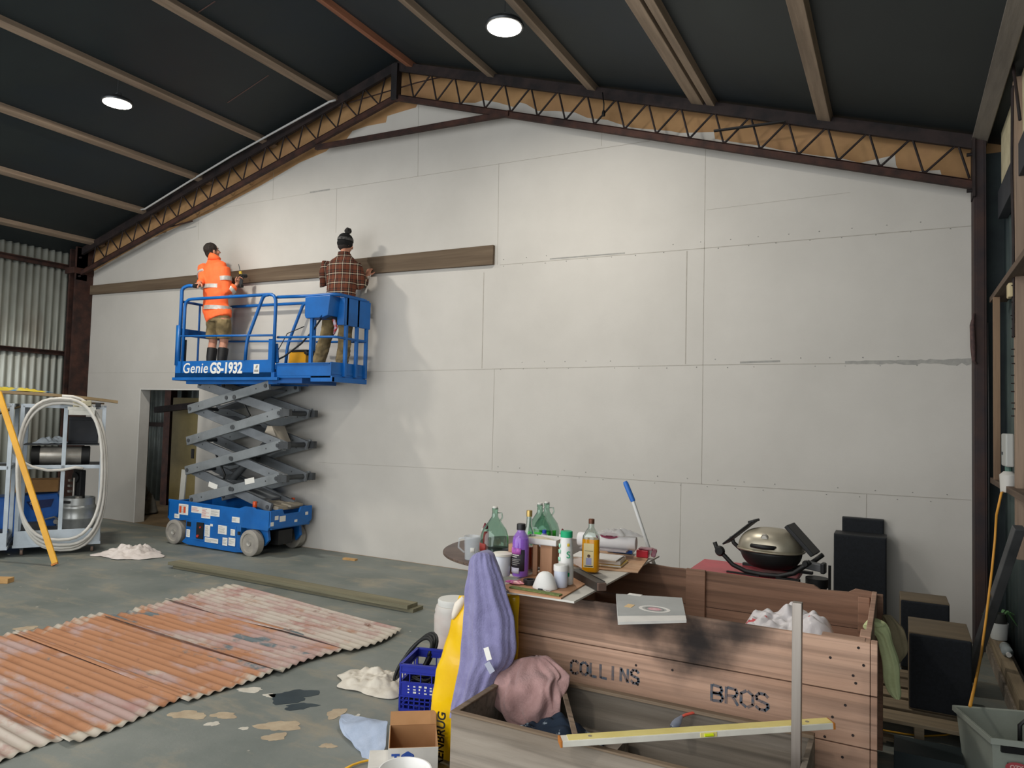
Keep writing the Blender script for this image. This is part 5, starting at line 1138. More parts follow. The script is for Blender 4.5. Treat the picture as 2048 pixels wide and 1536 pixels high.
# notebook
N_ = [PZ(1232, 1189, .915), PZ(1364, 1197, .915), PZ(1373, 1241, .915), PZ(1236, 1245, .915)]
nx = (N_[1]-N_[0]).normalized(); c_ = (N_[0]+N_[1]+N_[2]+N_[3])/4
t = thing('notebook', 'grey covered notebook with white pages lying on the front rim of the crate', 'notebook', (c_.x, c_.y, .905))
def quad(s0, z0, z1, cut=0):
    b = MB(); P = [Vector((p.x-c_.x, p.y-c_.y, 0)) for p in N_]; P = [p*s0 for p in P]
    if cut: P[2] = P[1].lerp(P[2], cut); P[3] = P[0].lerp(P[3], cut)
    b.prism([(p.x, p.y, z0) for p in P[::-1]], (0, 0, z1-z0)); return b
quad(1, 0, .012).build('pages', mat('paper', '#e9e6e0', '#dedad4', 6, .8), t); quad(1.0, .0125, .0145, .80).build('cover', mat('grey_cover', '#aeb0ae', '#a3a5a3', 5, .5), t, bevel=.001)
lc = (PZ(1309, 1218, .92)-Vector((c_.x, c_.y, .905))); lc.z = .0150
def ring_mark(r0, r1, m, sx=1.3):
    b = MB(); n = 28; V0 = [b.bm.verts.new((lc.x+r0*sx*math.cos(2*PI*k/n), lc.y+r0*math.sin(2*PI*k/n), lc.z)) for k in range(n)]; V1 = [b.bm.verts.new((lc.x+r1*sx*math.cos(2*PI*k/n), lc.y+r1*math.sin(2*PI*k/n), lc.z)) for k in range(n)]
    for k in range(n): b.bm.faces.new((V0[k], V0[(k+1) % n], V1[(k+1) % n], V1[k]))
    b.build('emblem', m, t, solid=.0008)
ring_mark(.045, .058, mat('paper', '')); ring_mark(.030, .036, mat('print_grey', '')); ring_mark(.003, .024, mat('emblem_pink', '#c0566a', '#e0c0c4', 40, .6))
b = MB(); b.obox((lc.x-.12, lc.y-.01, .0152), (.035, .06, .0012)); b.build('sticker', mat('peach_sticker', '#e0bf8c'), t)
b = MB(); b.obox((lc.x-.17, lc.y+.22, .0152), (.07, .035, .0012)); b.build('sticker', mat('paper', ''), t)
# ---------------- round table, boards
M_tabtop = mat('table_dark', '#5f5048', '#4a3e39', 5, .5, 0, .1)
t = thing('round_table', 'round dark brown table behind the crate holding bottles', 'table', (-2.14, -2.98, 0))
b = MB(); b.lathe([(0, .899), (.60, .899), (.615, .905), (.617, .918), (.605, .926), (0, .926)], 64); b.build('tabletop', M_tabtop, t, smooth=True)
b = MB(); b.lathe([(.62, .903), (.622, .905), (.622, .916), (.62, .918)], 64); b.build('edge_band', mat('edge_studded', '#3b2e28', '#6e5b4c', 60, .6), t)
b = MB(); b.lathe([(.30, 0), (.30, .03), (.06, .08), (.04, .20), (.04, .86), (.12, .898), (0, .898)], 24); b.build('pedestal', M_tabtop, t, smooth=True)
M_wb = mat('white_board', '#cfcbc2', '#c4c0b6', 3, .5)
b = MB(); b.box(-1.84, -1.375, -4.13, -2.72, .927, .937); tag(b.build('board', M_wb, bevel=.001), 'white faced sheet of board overhanging the crate, under the plywood pieces', 'board')
M_plyn = mat('plywood_face', '#c79f7c', '#b98f6c', 3, .6, stretch=(.5, 4, 1), c3='#d0ad8c', s3=2)
def qbox(name, P, z0, z1, m, label, cat):
    c = sum(P, Vector())/len(P); b = MB(); b.prism([(p.x-c.x, p.y-c.y, 0) for p in P[::-1]], (0, 0, z1-z0)); return tag(b.build(name, m, loc=(c.x, c.y, z0)), label, cat)
qbox('plywood_piece', [PZ(1200, 1100, .944), PZ(1296, 1117, .944), PZ(1276, 1144, .944), PZ(1180, 1136, .944), Vector((-1.80, -3.35, .944)), Vector((-1.80, -2.8, .944))], .938, .944, M_plyn, 'pale plywood piece at the far right of the white board, under the books', 'plywood')
qbox('plywood_piece', [Vector((-1.80, -3.60, .944)), PZ(1150, 1148, .944), PZ(1176, 1164, .944), PZ(1122, 1196, .944), PZ(1018, 1182, .944), Vector((-1.80, -4.06, .944))], .938, .944, mat('plywood_orange', '#c4926c', '#b5845e', 3, .6), 'orange brown plywood piece at the near corner under the dust mask', 'plywood')
ZT = .945
q0 = PZ(1018, 1176, ZT); q1 = PZ(1118, 1193, ZT); b = MB(); A = Vector((q0.x, q0.y, 0)); B = Vector((q1.x, q1.y, 0)); d = (B-A).normalized(); nn = Vector((-d.y, d.x, 0))
b.prism([A+Vector((0, 0, ZT)), B+Vector((0, 0, ZT)), B+nn*.035+Vector((0, 0, ZT)), A+nn*.035+Vector((0, 0, ZT))], (0, 0, .006)); 
tag(b.build('abrasive_strip', mat('green_strip', '#7d8a52', '#5f6e3c', 60, .9, 0, .5)), 'narrow green textured strip along the front edge of the plywood', 'strip')
def at(px, py, z=ZT): return PZ(px, py, z)
M_gl = mat('clear_glass', '#e9f1ee', rough=.03, trans=1, ior=1.45); M_glg = mat('green_glass', '#d0e8dd', rough=.03, trans=1, ior=1.45); M_plc = mat('clear_plastic', '#cfd6da', rough=.2, alpha=.28)
M_wht = mat('white_plastic', '#e4e2dd', '#dcdad5', 5, .4); M_gold = mat('gold_cap', '#b59a5c', rough=.35, metal=.6)
def bottle(name, label, px, py, prof, m, cap=None, liquid=None, z=ZT, sx=1, sy=1, n=32, rz=0, cat='bottle', wall=True, rim=None):
    p = at(px, py, z); t = thing(name, label, cat, (p.x, p.y, z), rz)
    b = MB(); pr = list(prof)
    if wall:   # inner skin so the glass has a thickness
        inner = [(max(r-.003, 0), zz+(.004 if i == 0 else 0)) for i, (r, zz) in enumerate(prof)][::-1]; pr = pr+inner
        rings = pr+[(0, prof[0][1]+.004)]; pr = [(0, prof[0][1])]+rings
    b.lathe(pr, n, None, sx, sy); b.build('body', m, t, smooth=True)
    if liquid:
        b = MB(); lm, h = liquid; lp = [(0, .006)]
        for r, zz in prof:
            if zz < h: lp.append((max(r-.0042, .001), max(zz, .006)))
            else: break
        for (r0, z0), (r1, z1) in zip(prof, prof[1:]):
            if z0 < h <= z1: lp.append((r0+(r1-r0)*(h-z0)/(z1-z0)-.0042, h))
        lp.append((0, h)); b.lathe(lp, n, None, sx, sy); b.build('liquid', lm, t, smooth=True)
    if cap:
        b = MB(); cm, r, z0, z1 = cap; b.lathe([(r, z0), (r, z1-.003), (r*.92, z1), (0, z1)], 24); b.build('cap', cm, t, smooth=True)
    return t
def label(t, m, r, z0, z1, a0, a1, name='label', sx=1, sy=1, parent=None, off=.0008):
    """curved label; angles in degrees, 270 faces -y"""
    b = MB(); n = 16; V0 = []; V1 = []
    for i in range(n+1):
        a = math.radians(a0+(a1-a0)*i/n); x, y = (r+off)*sx*math.cos(a), (r+off)*sy*math.sin(a); V0.append(b.bm.verts.new((x, y, z0))); V1.append(b.bm.verts.new((x, y, z1)))
    for i in range(n): b.bm.faces.new((V0[i], V0[i+1], V1[i+1], V1[i]))
    return b.build(name, m, parent or t, smooth='full', solid=.0006)
FL = [(.085, 0), (.092, .008), (.094, .05), (.092, .11), (.078, .155), (.045, .20), (.022, .235), (.018, .27), (.021, .275), (.021, .29), (.016, .293)]
M_cork = mat('white_stopper', '#d5d2ca')
for px, py, z, lab in ((988, 1106, .926, 'empty clear green glass flagon with white stopper, the leftmost of three flagons'), (1078, 1094, .926, 'green glass flagon with green label, the shorter looking middle one of three'), (1092, 1090, .926, 'green glass flagon with bright green label, rightmost and farthest of three')):
    t = bottle('glass_flagon', lab, px, py, FL, M_glg, (M_cork, .017, .285, .302), None, z)
    t['group'] = 'glass flagons on the table'
    b = MB(); b.tube([(.02, 0, .262), (.05, 0, .262), (.055, 0, .235), (.04, 0, .21)], .005, 6); b.build('handle', M_glg, t, smooth='full')
    if px > 1000: label(t, mat('label_green', '#2fae2f', '#3fbf3a', 6, .5), .091, .125, .150, 180, 400) if 0 else label(t, mat('label_green', '#2fae2f', '#3fbf3a', 6, .5), .0945, .03, .115, 200, 340)
    else: label(t, mat('label_red', '#a33a30', '#7c2c28', 9, .5), .0945, .02, .07, 215, 262)
t = bottle('detergent_bottle', 'bottle of bright purple liquid with black cap and dark label', 1040, 1152, [(.040, 0), (.045, .006), (.0465, .06), (.0465, .19), (.043, .212), (.028, .235), (.022, .243), (.022, .255)], mat('purple_plastic', '#a978d8', rough=.08, alpha=.4, spec=.9), (M_black, .0245, .252, .285), (mat('purple_liquid', '#9a4ade', rough=.1), .205), ZT)
l_ = label(t, mat('label_dark', '#2c2831'), .0465, .035, .150, 195, 325)
label(t, mat('label_silver', '#b9b5c4'), .0465, .022, .052, 205, 290, off=.002); label(t, mat('label_pinkish', '#d46fc0', '#7b3f9a', 40, .5), .0465, .125, .158, 200, 300, off=.002)
for zz, a in ((.118, 300), (.108, 285), (.094, 310), (.086, 300), (.076, 305), (.066, 290)): label(t, M_decal if zz > .1 else mat('print_grey', ''), .0465, zz, zz+.004, 212, a-12, 'label_print', off=.002)
t = bottle('oil_bottle', 'tall slim clear bottle with gold cap and red liquid behind the purple bottle', 1056, 1138, [(.034, 0), (.036, .01), (.036, .17), (.030, .21), (.016, .25), (.015, .305)], M_gl, (M_gold, .017, .30, .335), (mat('red_liquid', '#b2351c', rough=.15), .13), ZT)
# square whisky-type bottle with amber liquid
p = at(1181, 1143); t = thing('oil_bottle', 'square glass bottle of golden oil with picture label and copper cap', 'bottle', (p.x, p.y, ZT), .25)
def sq(prof, n=28, e=4.0):
    b = MB(); R = []
    for r, z in prof:
        ring = []
        for k in range(n):
            a = 2*PI*k/n; c, s = math.cos(a), math.sin(a); ee = e if r > .03 else 2; f = (abs(c)**ee+abs(s)**ee)**(-1/ee); ring.append(b.bm.verts.new((r*f*c, r*f*s*.9, z)))
        R.append(ring)
    for A, B in zip(R, R[1:]):
        for k in range(n): b.bm.faces.new((A[k], A[(k+1) % n], B[(k+1) % n], B[k]))
    b.bm.faces.new(R[0][::-1]); b.bm.faces.new(R[-1]); return b
sq([(.044, 0), (.048, .006), (.048, .185), (.045, .205), (.03, .232), (.017, .25), (.016, .275), (.013, .275), (.014, .25), (.027, .232), (.042, .205), (.045, .185), (.045, .006), (.02, .005)]).build('body', M_gl, t, smooth=True)
sq([(.044, .0025), (.0487, .007), (.0487, .180), (.0480, .187)]).build('liquid', mat('amber_oil', '#dd9a08', '#cc8600', 5, .1), t, smooth=True)
b = MB(); b.lathe([(.017, .272), (.017, .296), (.014, .299), (0, .299)], 20); b.build('cap', mat('copper_cap', '#8d5b42', '#3c2a22', 9, .4, .5), t, smooth=True)
b = MB(); b.box(-.036, .022, -.0450, -.0440, .03, .165); lb = b.build('label', mat('label_cream', '#e0cf9c'), t)
b = MB(); b.box(-.030, .018, -.0458, -.0450, .122, .124); b.box(-.030, .018, -.0458, -.0450, .035, .04); b.build('label_print', M_black, lb)
b = MB(); b.box(-.022, .010, -.0458, -.0450, .045, .085); b.build('label_picture', mat('picture_blue', '#9d9fc0'), lb); b = MB(); b.cyl((-.006, -.0462, .095), (-.006, -.0450, .095), .009, 14); b.build('label_picture', mat('picture_brown', '#5b4436'), lb)
# white spray bottle with green cap
t = bottle('cleaner_bottle', 'white tapered bottle with green cap and green print', 1131, 1167, [(.040, 0), (.042, .005), (.041, .08), (.035, .20), (.030, .245)], M_wht, (mat('green_cap', '#14a36f'), .032, .243, .275), None, ZT, wall=False)
for zz, a0, a1, m in ((.19, 215, 240, 'print_pale_green'), (.16, 210, 245, 'print_pale_green'), (.12, 215, 245, 'print_pale_green'), (.045, 295, 320, 'print_green')):
    label(t, mat(m, '#9fe0c2' if m.startswith('print_p') else '#17a86f'), .0415-.025*max(0, zz-.07), zz, zz+.02, a0, a1, 'label_print', off=.0018)
label(t, mat('print_yellow', '#e8c53c'), .0368, .20, .215, 300, 320, 'label_print', off=.0018)
text_mesh('lettering', 'S', .05, mat('print_green', ''), t, FR((.026, -.031, .155), (.75, .66, 0), (0, 0, 1)), .001)
# white jar
t = bottle('jar', 'white plastic jar with lid standing before the green capped bottle', 1121, 1173, [(.034, 0), (.036, .004), (.036, .085)], mat('milky_jar', '#d5dbe8', '#c6cddd', 6, .3), (M_wht, .0385, .083, .112), None, ZT, wall=False, cat='jar')
# dust mask
p = at(1090, 1176); t = thing('dust_mask', 'white cup shaped dust mask lying on the plywood', 'mask', (p.x, p.y, ZT))
b = MB(); b.lathe([(.066, .0), (.066, .004), (.060, .02), (.046, .055), (.034, .073), (.018, .082), (0, .084)], 36, None, 1, .85); b.build('mask_cup', mat('mask_white', '#ebe9e4', '#e2e0db', 8, .8), t, smooth='full')
b = MB(); b.tube([(.02, -.055, .004), (.04, -.075, .003), (.055, -.07, .003), (.06, -.05, .004)], .0025, 6); b.build('strap', M_wht, t, smooth='full'); b = MB(); b.box(-.01, .012, -.064, -.054, .0, .008); b.build('nose_clip', M_armdk, t)
# white tub behind the purple towel
t = bottle('plastic_tub', 'white plastic tub with wide rim standing behind the purple towel', 1004, 1150, [(.044, 0), (.050, .11), (.050, .112)], mat('tub_white', '#dfe3ea', '#d3d8e0', 5, .35), (mat('rim_cream', '#dcd8cb'), .056, .108, .122), None, ZT, wall=False, cat='tub')
# measuring jug
t = bottle('measuring_jug', 'clear plastic measuring jug at the left edge of the round table', 943, 1119, [(.040, 0), (.043, .004), (.050, .14), (.052, .145)], M_plc, None, None, .926, cat='jug')
b = MB(); b.tube([(-.045, -.01, .13), (-.08, -.02, .125), (-.085, -.02, .07), (-.048, -.01, .04)], .006, 6); b.build('handle', M_plc, t, smooth='full'); label(t, M_decal, .047, .05, .08, 290, 320, 'label')
# glue bottles with red nozzles
for px, py, z, lab in ((969, 1090, .926, 'red glue bottle with pointed cap behind the leftmost flagon'), (1124, 1104, ZT, 'red and white glue bottle with dark red pointed cap behind the white tray')):
    t = bottle('glue_bottle', lab, px, py, [(.024, 0), (.026, .004), (.026, .085), (.018, .10)], mat('glue_red', '#b5242c'), None, None, z, wall=False)
    b = MB(); b.lathe([(.022, .098), (.022, .112), (.017, .114)], 20); b.build('collar', M_wht, t, smooth=True); b = MB(); b.lathe([(.016, .114), (.005, .150), (0, .152)], 16); b.build('nozzle', mat('nozzle_red', '#6e1a2a'), t, smooth=True)
# small bottle with blue cap
t = bottle('small_bottle', 'small clear bottle with dark blue cap in front of the far flagons', 1088, 1098, [(.030, 0), (.034, .01), (.034, .075), (.018, .10), (.012, .105)], mat('frosted', '#c9c9d6', rough=.3, trans=.5), (mat('cap_blue', '#1f3fae'), .014, .103, .125), None, ZT)
# white tray resting on timber blocks, with cream cloth and brown paper
M_blk = mat('block_wood', '#b88f70', '#a67d5e', 4, .8, stretch=(3, 3, .5))
for px, py, w, d, h, r, lab in ((1022, 1148, .040, .05, .165, .1, 'upright timber block under the left of the white tray'), (1069, 1150, .024, .06, .165, .35, 'narrow upright timber block under the white tray beside the purple bottle'), (1091, 1150, .075, .05, .165, -.05, 'wide brown cardboard block under the middle of the white tray'), (1112, 1140, .045, .05, .165, .3, 'pinkish timber block under the right of the white tray')):
    p = at(px, py); tag(MB().box(-w/2, w/2, 0, d, 0, h-.001).build('timber_block', M_blk, loc=(p.x, p.y, ZT), rot=(0, 0, r), bevel=.002), lab, 'block', 'timber blocks holding up the tray')
p = at(1082, 1150, ZT); b = MB(); b.box(-.125, .09, -.01, .13, 0, .004); b.box(-.125, .09, -.01, -.006, 0, .032); b.box(-.125, .09, .126, .13, 0, .032); b.box(-.125, -.121, -.01, .13, 0, .032); b.box(.086, .09, -.01, .13, 0, .032)
TR = (p.x, p.y, ZT+.166)
tag(b.build('tray', M_wht, loc=TR, rot=(0, 0, .05)), 'white shallow tray standing on timber blocks, holding a cream cloth', 'tray')
rag('cloth', (p.x-.035, p.y+.06, ZT+.172), .105, .055, .022, 51, mat('cream_cloth', '#d9cfb2', '#c9be9f', 8, .9), 'cream cloth lying in the white tray', 'cloth', ang=-.1, rough=.3)
rag('paper_bag', (p.x-.14, p.y+.20, ZT), .07, .05, .19, 52, mat('brown_paper', '#a97f5a', '#96704d', 9, .85), 'crumpled brown paper behind the white tray', 'paper', rough=.6)
p = at(1001, 1108, .926); b = MB(); b.obox((0, 0, .03), (.15, .08, .045)); tag(b.build('black_case', M_black, loc=(p.x, p.y, .927-.0075+.001), rot=(0, 0, .15), bevel=.008), 'small black case lying right of the leftmost flagon', 'case')
# pink packet and black tape roll
p = at(1030, 1167); rag('packet', (p.x, p.y, ZT), .055, .025, .018, 53, mat('pink_packet', '#d05aa8', '#e89aa0', 30, .35, lo=.45, hi=.55), 'shiny pink plastic packet in front of the purple bottle', 'packet', ang=.1, rough=.3)
p = at(1060, 1168); t = thing('tape_roll', 'black tape roll lying left of the dust mask', 'tape', (p.x, p.y, ZT)); b = MB(); b.lathe([(.018, 0), (.036, 0), (.036, .024), (.018, .024), (.018, 0)], 24, Matrix.Translation((0, 0, 0))); b.build('tape', M_black, t, smooth=True)
# black box (long case)
A = at(1148, 1150); B = at(1204, 1180); t = thing('tool_box', 'long black rectangular case with brown end lying on the white board', 'case', ((A.x+B.x)/2, (A.y+B.y)/2, .938)); dd = (B-A)/2
b = MB(); b.bar(-dd+Vector((0, 0, .022)), dd*.93+Vector((0, 0, .022)), .052, .042); b.build('case_body', mat('charcoal_case', '#2d2925', '#3a342f', 6, .5), t, bevel=.003)
b = MB(); b.bar(dd*.93+Vector((0, 0, .022)), dd*1.02+Vector((0, 0, .022)), .048, .040); b.build('case_end', mat('end_brown', '#80665a', '#5e4a40', 9, .5), t, bevel=.003)
b = MB(); b.bar(-dd*.9+Vector((.015, .02, .0445)), dd*.9+Vector((.015, .02, .0445)), .006, .002); b.build('seam', M_black, t)
# papers and magazines
p = at(1160, 1137); b = MB(); b.obox((0, 0, 0), (.16, .10, .002), Euler((.0, .0, -.5))); tag(b.build('paper_sheet', mat('paper_pinkish', '#d6c9c4'), loc=(p.x, p.y+.03, ZT+.025), rot=(.12, .1, 0)), 'sheet of pale paper resting behind the long black case', 'paper')
def mag(px, py, w, d, h, z, r, cols, lab, name='magazine'):
    p = at(px, py, z); t = thing(name, lab, name.replace('_', ' '), (p.x, p.y, z), r); b = MB(); b.box(-w/2, w/2, 0, d, 0.0015, h-.0015); b.build('pages', mat('paper', ''), t)
    for i, zz in enumerate((0, h-.0015)): b = MB(); b.box(-w/2-.001, w/2+.001, -.001, d+.001, zz, zz+.0015); b.build('cover', cols[i], t)
M_my = mat('mag_yellow', '#dcb327', '#e0c050', 9, .4); M_mg = mat('mag_grey', '#7b7068', '#a59a92', 14, .4); M_mr = mat('mag_red', '#a84a3c', '#d0c8c0', 12, .4)
M_mo = mat('mag_orange', '#cf9436', '#e0c9a0', 14, .4)
mag(1192, 1131, .30, .20, .012, .945, .12, (M_my, M_my), 'magazine with yellow cover, bottom of the stack behind the oil bottle')
mag(1192, 1126, .29, .19, .022, .958, .16, (M_mr, M_mg), 'thick grey covered catalogue in the middle of the stack behind the oil bottle')
mag(1186, 1119, .28, .18, .008, .981, .08, (M_mo, M_wht), 'thin magazine on top of the stack behind the oil bottle')
p = at(1200, 1102, .99); t = thing('paper_roll', 'white roll wrapped in clear plastic with a dark red emblem', 'roll', (p.x, p.y+.12, 1.035), .12)
b = MB(); b.lathe([(0, -.19), (.040, -.19), (.044, -.185), (.044, .185), (.040, .19), (0, .19)], 24, Matrix.Rotation(PI/2, 4, 'Y')); b.build('roll', mat('roll_white', '#e3e0de', '#d8d5d3', 6, .6), t, smooth=True)
rag('plastic_wrap', (p.x+.06, p.y+.12, 1.075), .14, .06, .05, 55, mat('wrap_clear', '#c9c8c6', rough=.15, alpha=.4), 'crumpled clear plastic wrap heaped on the white roll', 'wrap', rough=.6)
b = MB(); 
for k in range(1): b.lathe([(.028, 0), (.040, .0), (.040, .001), (.028, .001), (.028, 0)], 24, Matrix.Translation((.02, -.018, .040)) @ Matrix.Rotation(.5, 4, 'X') @ Matrix.Diagonal((1.5, .8, 1, 1))); b.lathe([(0, 0), (.016, 0), (.016, .001), (0, .001)], 12, Matrix.Translation((.02, -.018, .040)) @ Matrix.Rotation(.5, 4, 'X') @ Matrix.Diagonal((1.5, .8, 1, 1)))
b.build('emblem', mat('emblem_maroon', '#8a3450'), t)
b = MB(); b.box(-.15, .15, -.08, .10, 0, .008); tag(b.build('grey_tray', mat('lid_grey', '#8d8486', '#b5aeb0', 8, .4), loc=(p.x, p.y+.10, .981+.0085), rot=(0, 0, .1)), 'flat grey plastic sheet under the white roll', 'sheet')
p = at(1243, 1107); t = thing('tissue_packet', 'white packet with bright blue stripe at the far right of the boards', 'packet', (p.x, p.y, ZT), .1)
b = MB(); b.box(-.10, .07, 0, .09, .0, .035); b.build('packet_body', mat('packet_white', '#dcdde2', '#cdd2de', 9, .4), t, bevel=.008); b = MB(); b.box(-.055, .072, -.008, 0, .004, .024); b.build('blue_stripe', mat('stripe_blue', '#2f6fd6'), t, bevel=.002)
b = MB(); b.box(-.09, .0, -.001, .03, .035, .037); b.build('blue_stripe', mat('stripe_blue', ''), t)
p = at(1287, 1115); t = thing('red_pack', 'small red pack in clear wrapping at the right end of the boards', 'packet', (p.x, p.y, ZT), .1)
b = MB(); b.box(-.045, .03, -.01, .05, 0, .045); b.build('red_box', mat('pack_red', '#c22436', '#a81c2c', 8, .3), t, bevel=.004)
b = MB(); b.box(-.035, .055, .0, .06, .046, .058); b.obox((.06, .03, .03), (.03, .05, .05), Euler((0, .3, .2))); b.build('wrapping', mat('dark_red_wrap', '#7d2f3c', '#a78088', 14, .3), t, bevel=.006)
# mop handle leaning beyond the crate
A = PY(1250, 963, -2.6); C_ = PY(1266, 1002, -2.6); B = PY(1305, 1125, -2.6); E_ = B+(B-A).normalized()*.95
E_ = A+(B-A)*(A.z/(A.z-B.z))*.995
t = thing('broom_handle', 'white broom handle with blue grip leaning upright behind the crate', 'broom', tuple(E_)); o_ = E_
b = MB(); b.cyl((0, 0, 0), C_-o_, .0125, 14); b.build('handle', mat('handle_white', '#dcdcd8', rough=.4), t, smooth=True)
b = MB(); b.tube([C_-o_+(C_-A)*.02, C_.lerp(A, .1)-o_, A.lerp(C_, .1)-o_, A-o_], [.016, .018, .018, .013], 14); b.build('grip', mat('grip_blue', '#2f6fc4', rough=.45), t, smooth=True)
b = MB(); b.bar(Vector((-.2, 0, .03)), Vector((.2, 0, .03)), .05, .05); b.build('broom_head', mat('grip_blue', ''), t, bevel=.01)
# plastic shopping bag and green cloth
M_pb = mat('bag_white_red', '#dcd7d6', '#d6d0d0', 7, .4, 0, .3, c3='#c8333c', s3=9, lo3=.62, hi3=.64)
o_ = rag('plastic_bag', (-.50, -3.32, .505), .27, .22, .33, 61, M_pb, 'white plastic shopping bag with red print inside the crate', 'bag', jag=.12, rough=.9, bulge=1.0, n=(40, 110))
b = MB(); b.box(-.85, -.15, -3.75, -3.0, .022, .504); tag(b.build('packing_box', mat('cardboard', ''), bevel=.004), 'cardboard box inside the crate under the white plastic bag', 'box')
M_grn = mat('lime_cloth', '#d3dba6', '#c5cd97', 10, .95, 0, .4, bscale=90)
drape('cleaning_cloth', [(1240, 1738, 1758), (1246, 1731, 1770), (1258, 1728, 1778), (1275, 1752, 1784), (1310, 1760, 1793), (1350, 1763, 1800), (1380, 1775, 1804), (1394, 1789, 1802)], -3.28, lambda t: .045 if t < .2 else .035, M_grn, 'pale lime green cloth hanging over the right side of the crate', 'cloth', amp=.10, k=4, seed=5, n3=.012)
# ================================================================ BLUE MILK CRATE, CARTON, CLOTHS (foreground left)
M_mc = mat('crate_blue', '#2230a0', '#1c2890', 4, .4)
a_ = math.atan2(.07, .23); t = thing('milk_crate', 'dark blue plastic milk crate with white print on the floor left of the yellow sack', 'crate', (-2.695, -3.70, 0), a_)
S_ = .325; Hc = .285
for (ox, oy, ux) in ((0, 0, 0), (0, S_, 0), (0, 0, 1), (S_, 0, 1)):
    def bx(b, u0, u1, z0, z1, th=.006):
        if ux == 0: b.box(u0, u1, oy-th/2, oy+th/2, z0, z1)
        else: b.box(ox-th/2, ox+th/2, u0, u1, z0, z1)
    b = MB(); bx(b, 0, S_, Hc-.05, Hc); bx(b, 0, S_, Hc-.012, Hc, .02); bx(b, 0, S_, Hc-.055, Hc-.045, .018); bx(b, 0, S_, .095, .175); bx(b, 0, S_, .0, .02, .012); bx(b, 0, S_, .09, .10, .016); bx(b, 0, S_, .17, .18, .016)
    for u in (.0, .32): bx(b, u-.006 if u else 0, u+.006, 0, Hc, .014)
    for u in (.06, .13, .20, .265): bx(b, u-.003, u+.003, .17, Hc-.05, .008)
    for i in range(9): bx(b, .02+.034*i, .028+.034*i, .015, .095, .008)
    for z in (.04, .065): bx(b, 0, S_, z, z+.007, .008)
    b.build('side_wall', M_mc, t)
b = MB()
for i in range(8): b.box(.01+.042*i, .022+.042*i, 0, S_, .0, .008); b.box(0, S_, .01+.042*i, .022+.042*i, .0, .008)
b.build('base_grid', M_mc, t)
b = MB(); r = random.Random(4)
for i in range(5): 
    for k in range(3): b.box(.05+.035*i, .05+.035*i+r.uniform(.006, .02), -.0048, -.0036, .115+.018*k, .115+.018*k+r.uniform(.006, .012))
b.build('print_mark', M_decal, t)
mc = t.matrix_basis if False else (Matrix.Translation(t.location) @ Matrix.Rotation(a_, 4, 'Z'))
q = mc @ Vector((.20, .20, .01)); t = thing('glass_bottle', 'cream coloured bottle lying upright inside the blue milk crate', 'bottle', tuple(q))
b = MB(); b.lathe([(.034, 0), (.036, .01), (.036, .19), (.02, .235), (.018, .26), (0, .262)], 20); b.build('body', mat('cream_bottle', '#b8ac92', '#a0957c', 5, .4), t, smooth=True)
b = MB(); pts = []
for k in range(70):
    a = k*.55; rr_ = .085+.02*math.sin(k*.37); pts.append(mc @ Vector((.10+rr_*math.cos(a)*.8, .11+rr_*math.sin(a)*.8, .03+.0022*k+.01*math.sin(k*1.1))))
b.tube(pts, .011, 8); tag(b.build('cable', M_black, smooth='full'), 'black cable coiled inside the blue milk crate', 'cable')
b = MB(); pts = []
C0 = PY(822, 1345, -3.42); C0 = Vector((C0.x, -3.30, .14))
C0 = mc @ Vector((-.02, .40, .15))
for k in range(120):
    a = 2*PI*k/30; rr_ = .135+.008*math.sin(k*.5); pts.append(C0+Vector((rr_*math.cos(a)*.9, .10*math.sin(a)-.03, .15*math.sin(a+.5)+.02+.0*k))+Vector((0, .022*(k//30)-.03, .006*(k//30))))
b.tube(pts, .0105, 8); tag(b.build('hose_coil', mat('black_hose', '#181a1a', rough=.5), smooth='full'), 'thick black hose coil standing behind the blue milk crate', 'hose')
# white drum behind
dr = PZ(905, 1297, 0); t = thing('plastic_drum', 'pale white plastic drum with screw lid on the floor behind the yellow sack', 'drum', (dr.x, dr.y, 0))
b = MB(); b.lathe([(.13, 0), (.145, .01), (.148, .10), (.142, .12), (.148, .14), (.15, .26), (.142, .28), (.146, .30), (.135, .335), (.10, .35)], 40); b.build('body', mat('drum_white', '#cfcdc6', '#bfa8a0', 2, .45), t, smooth=True)
b = MB(); b.lathe([(.118, .335), (.125, .34), (.125, .375), (.118, .385), (0, .388)], 40); b.build('lid', mat('drum_lid', '#d2d2cc'), t, smooth=True)
q = PZ(868, 1415, .0); b = MB(); b.prism([(-.16, -.10, 0), (.10, -.12, 0), (.13, .10, 0), (-.08, .08, 0)], (0, 0, .09)); 
tag(b.build('plastic_tub', mat('cyan_plastic', '#2f9bd0', '#2889ba', 4, .35), loc=(-2.33, -3.93, 0), bevel=.02), 'bright light blue plastic tub between the milk crate and yellow sack', 'tub')
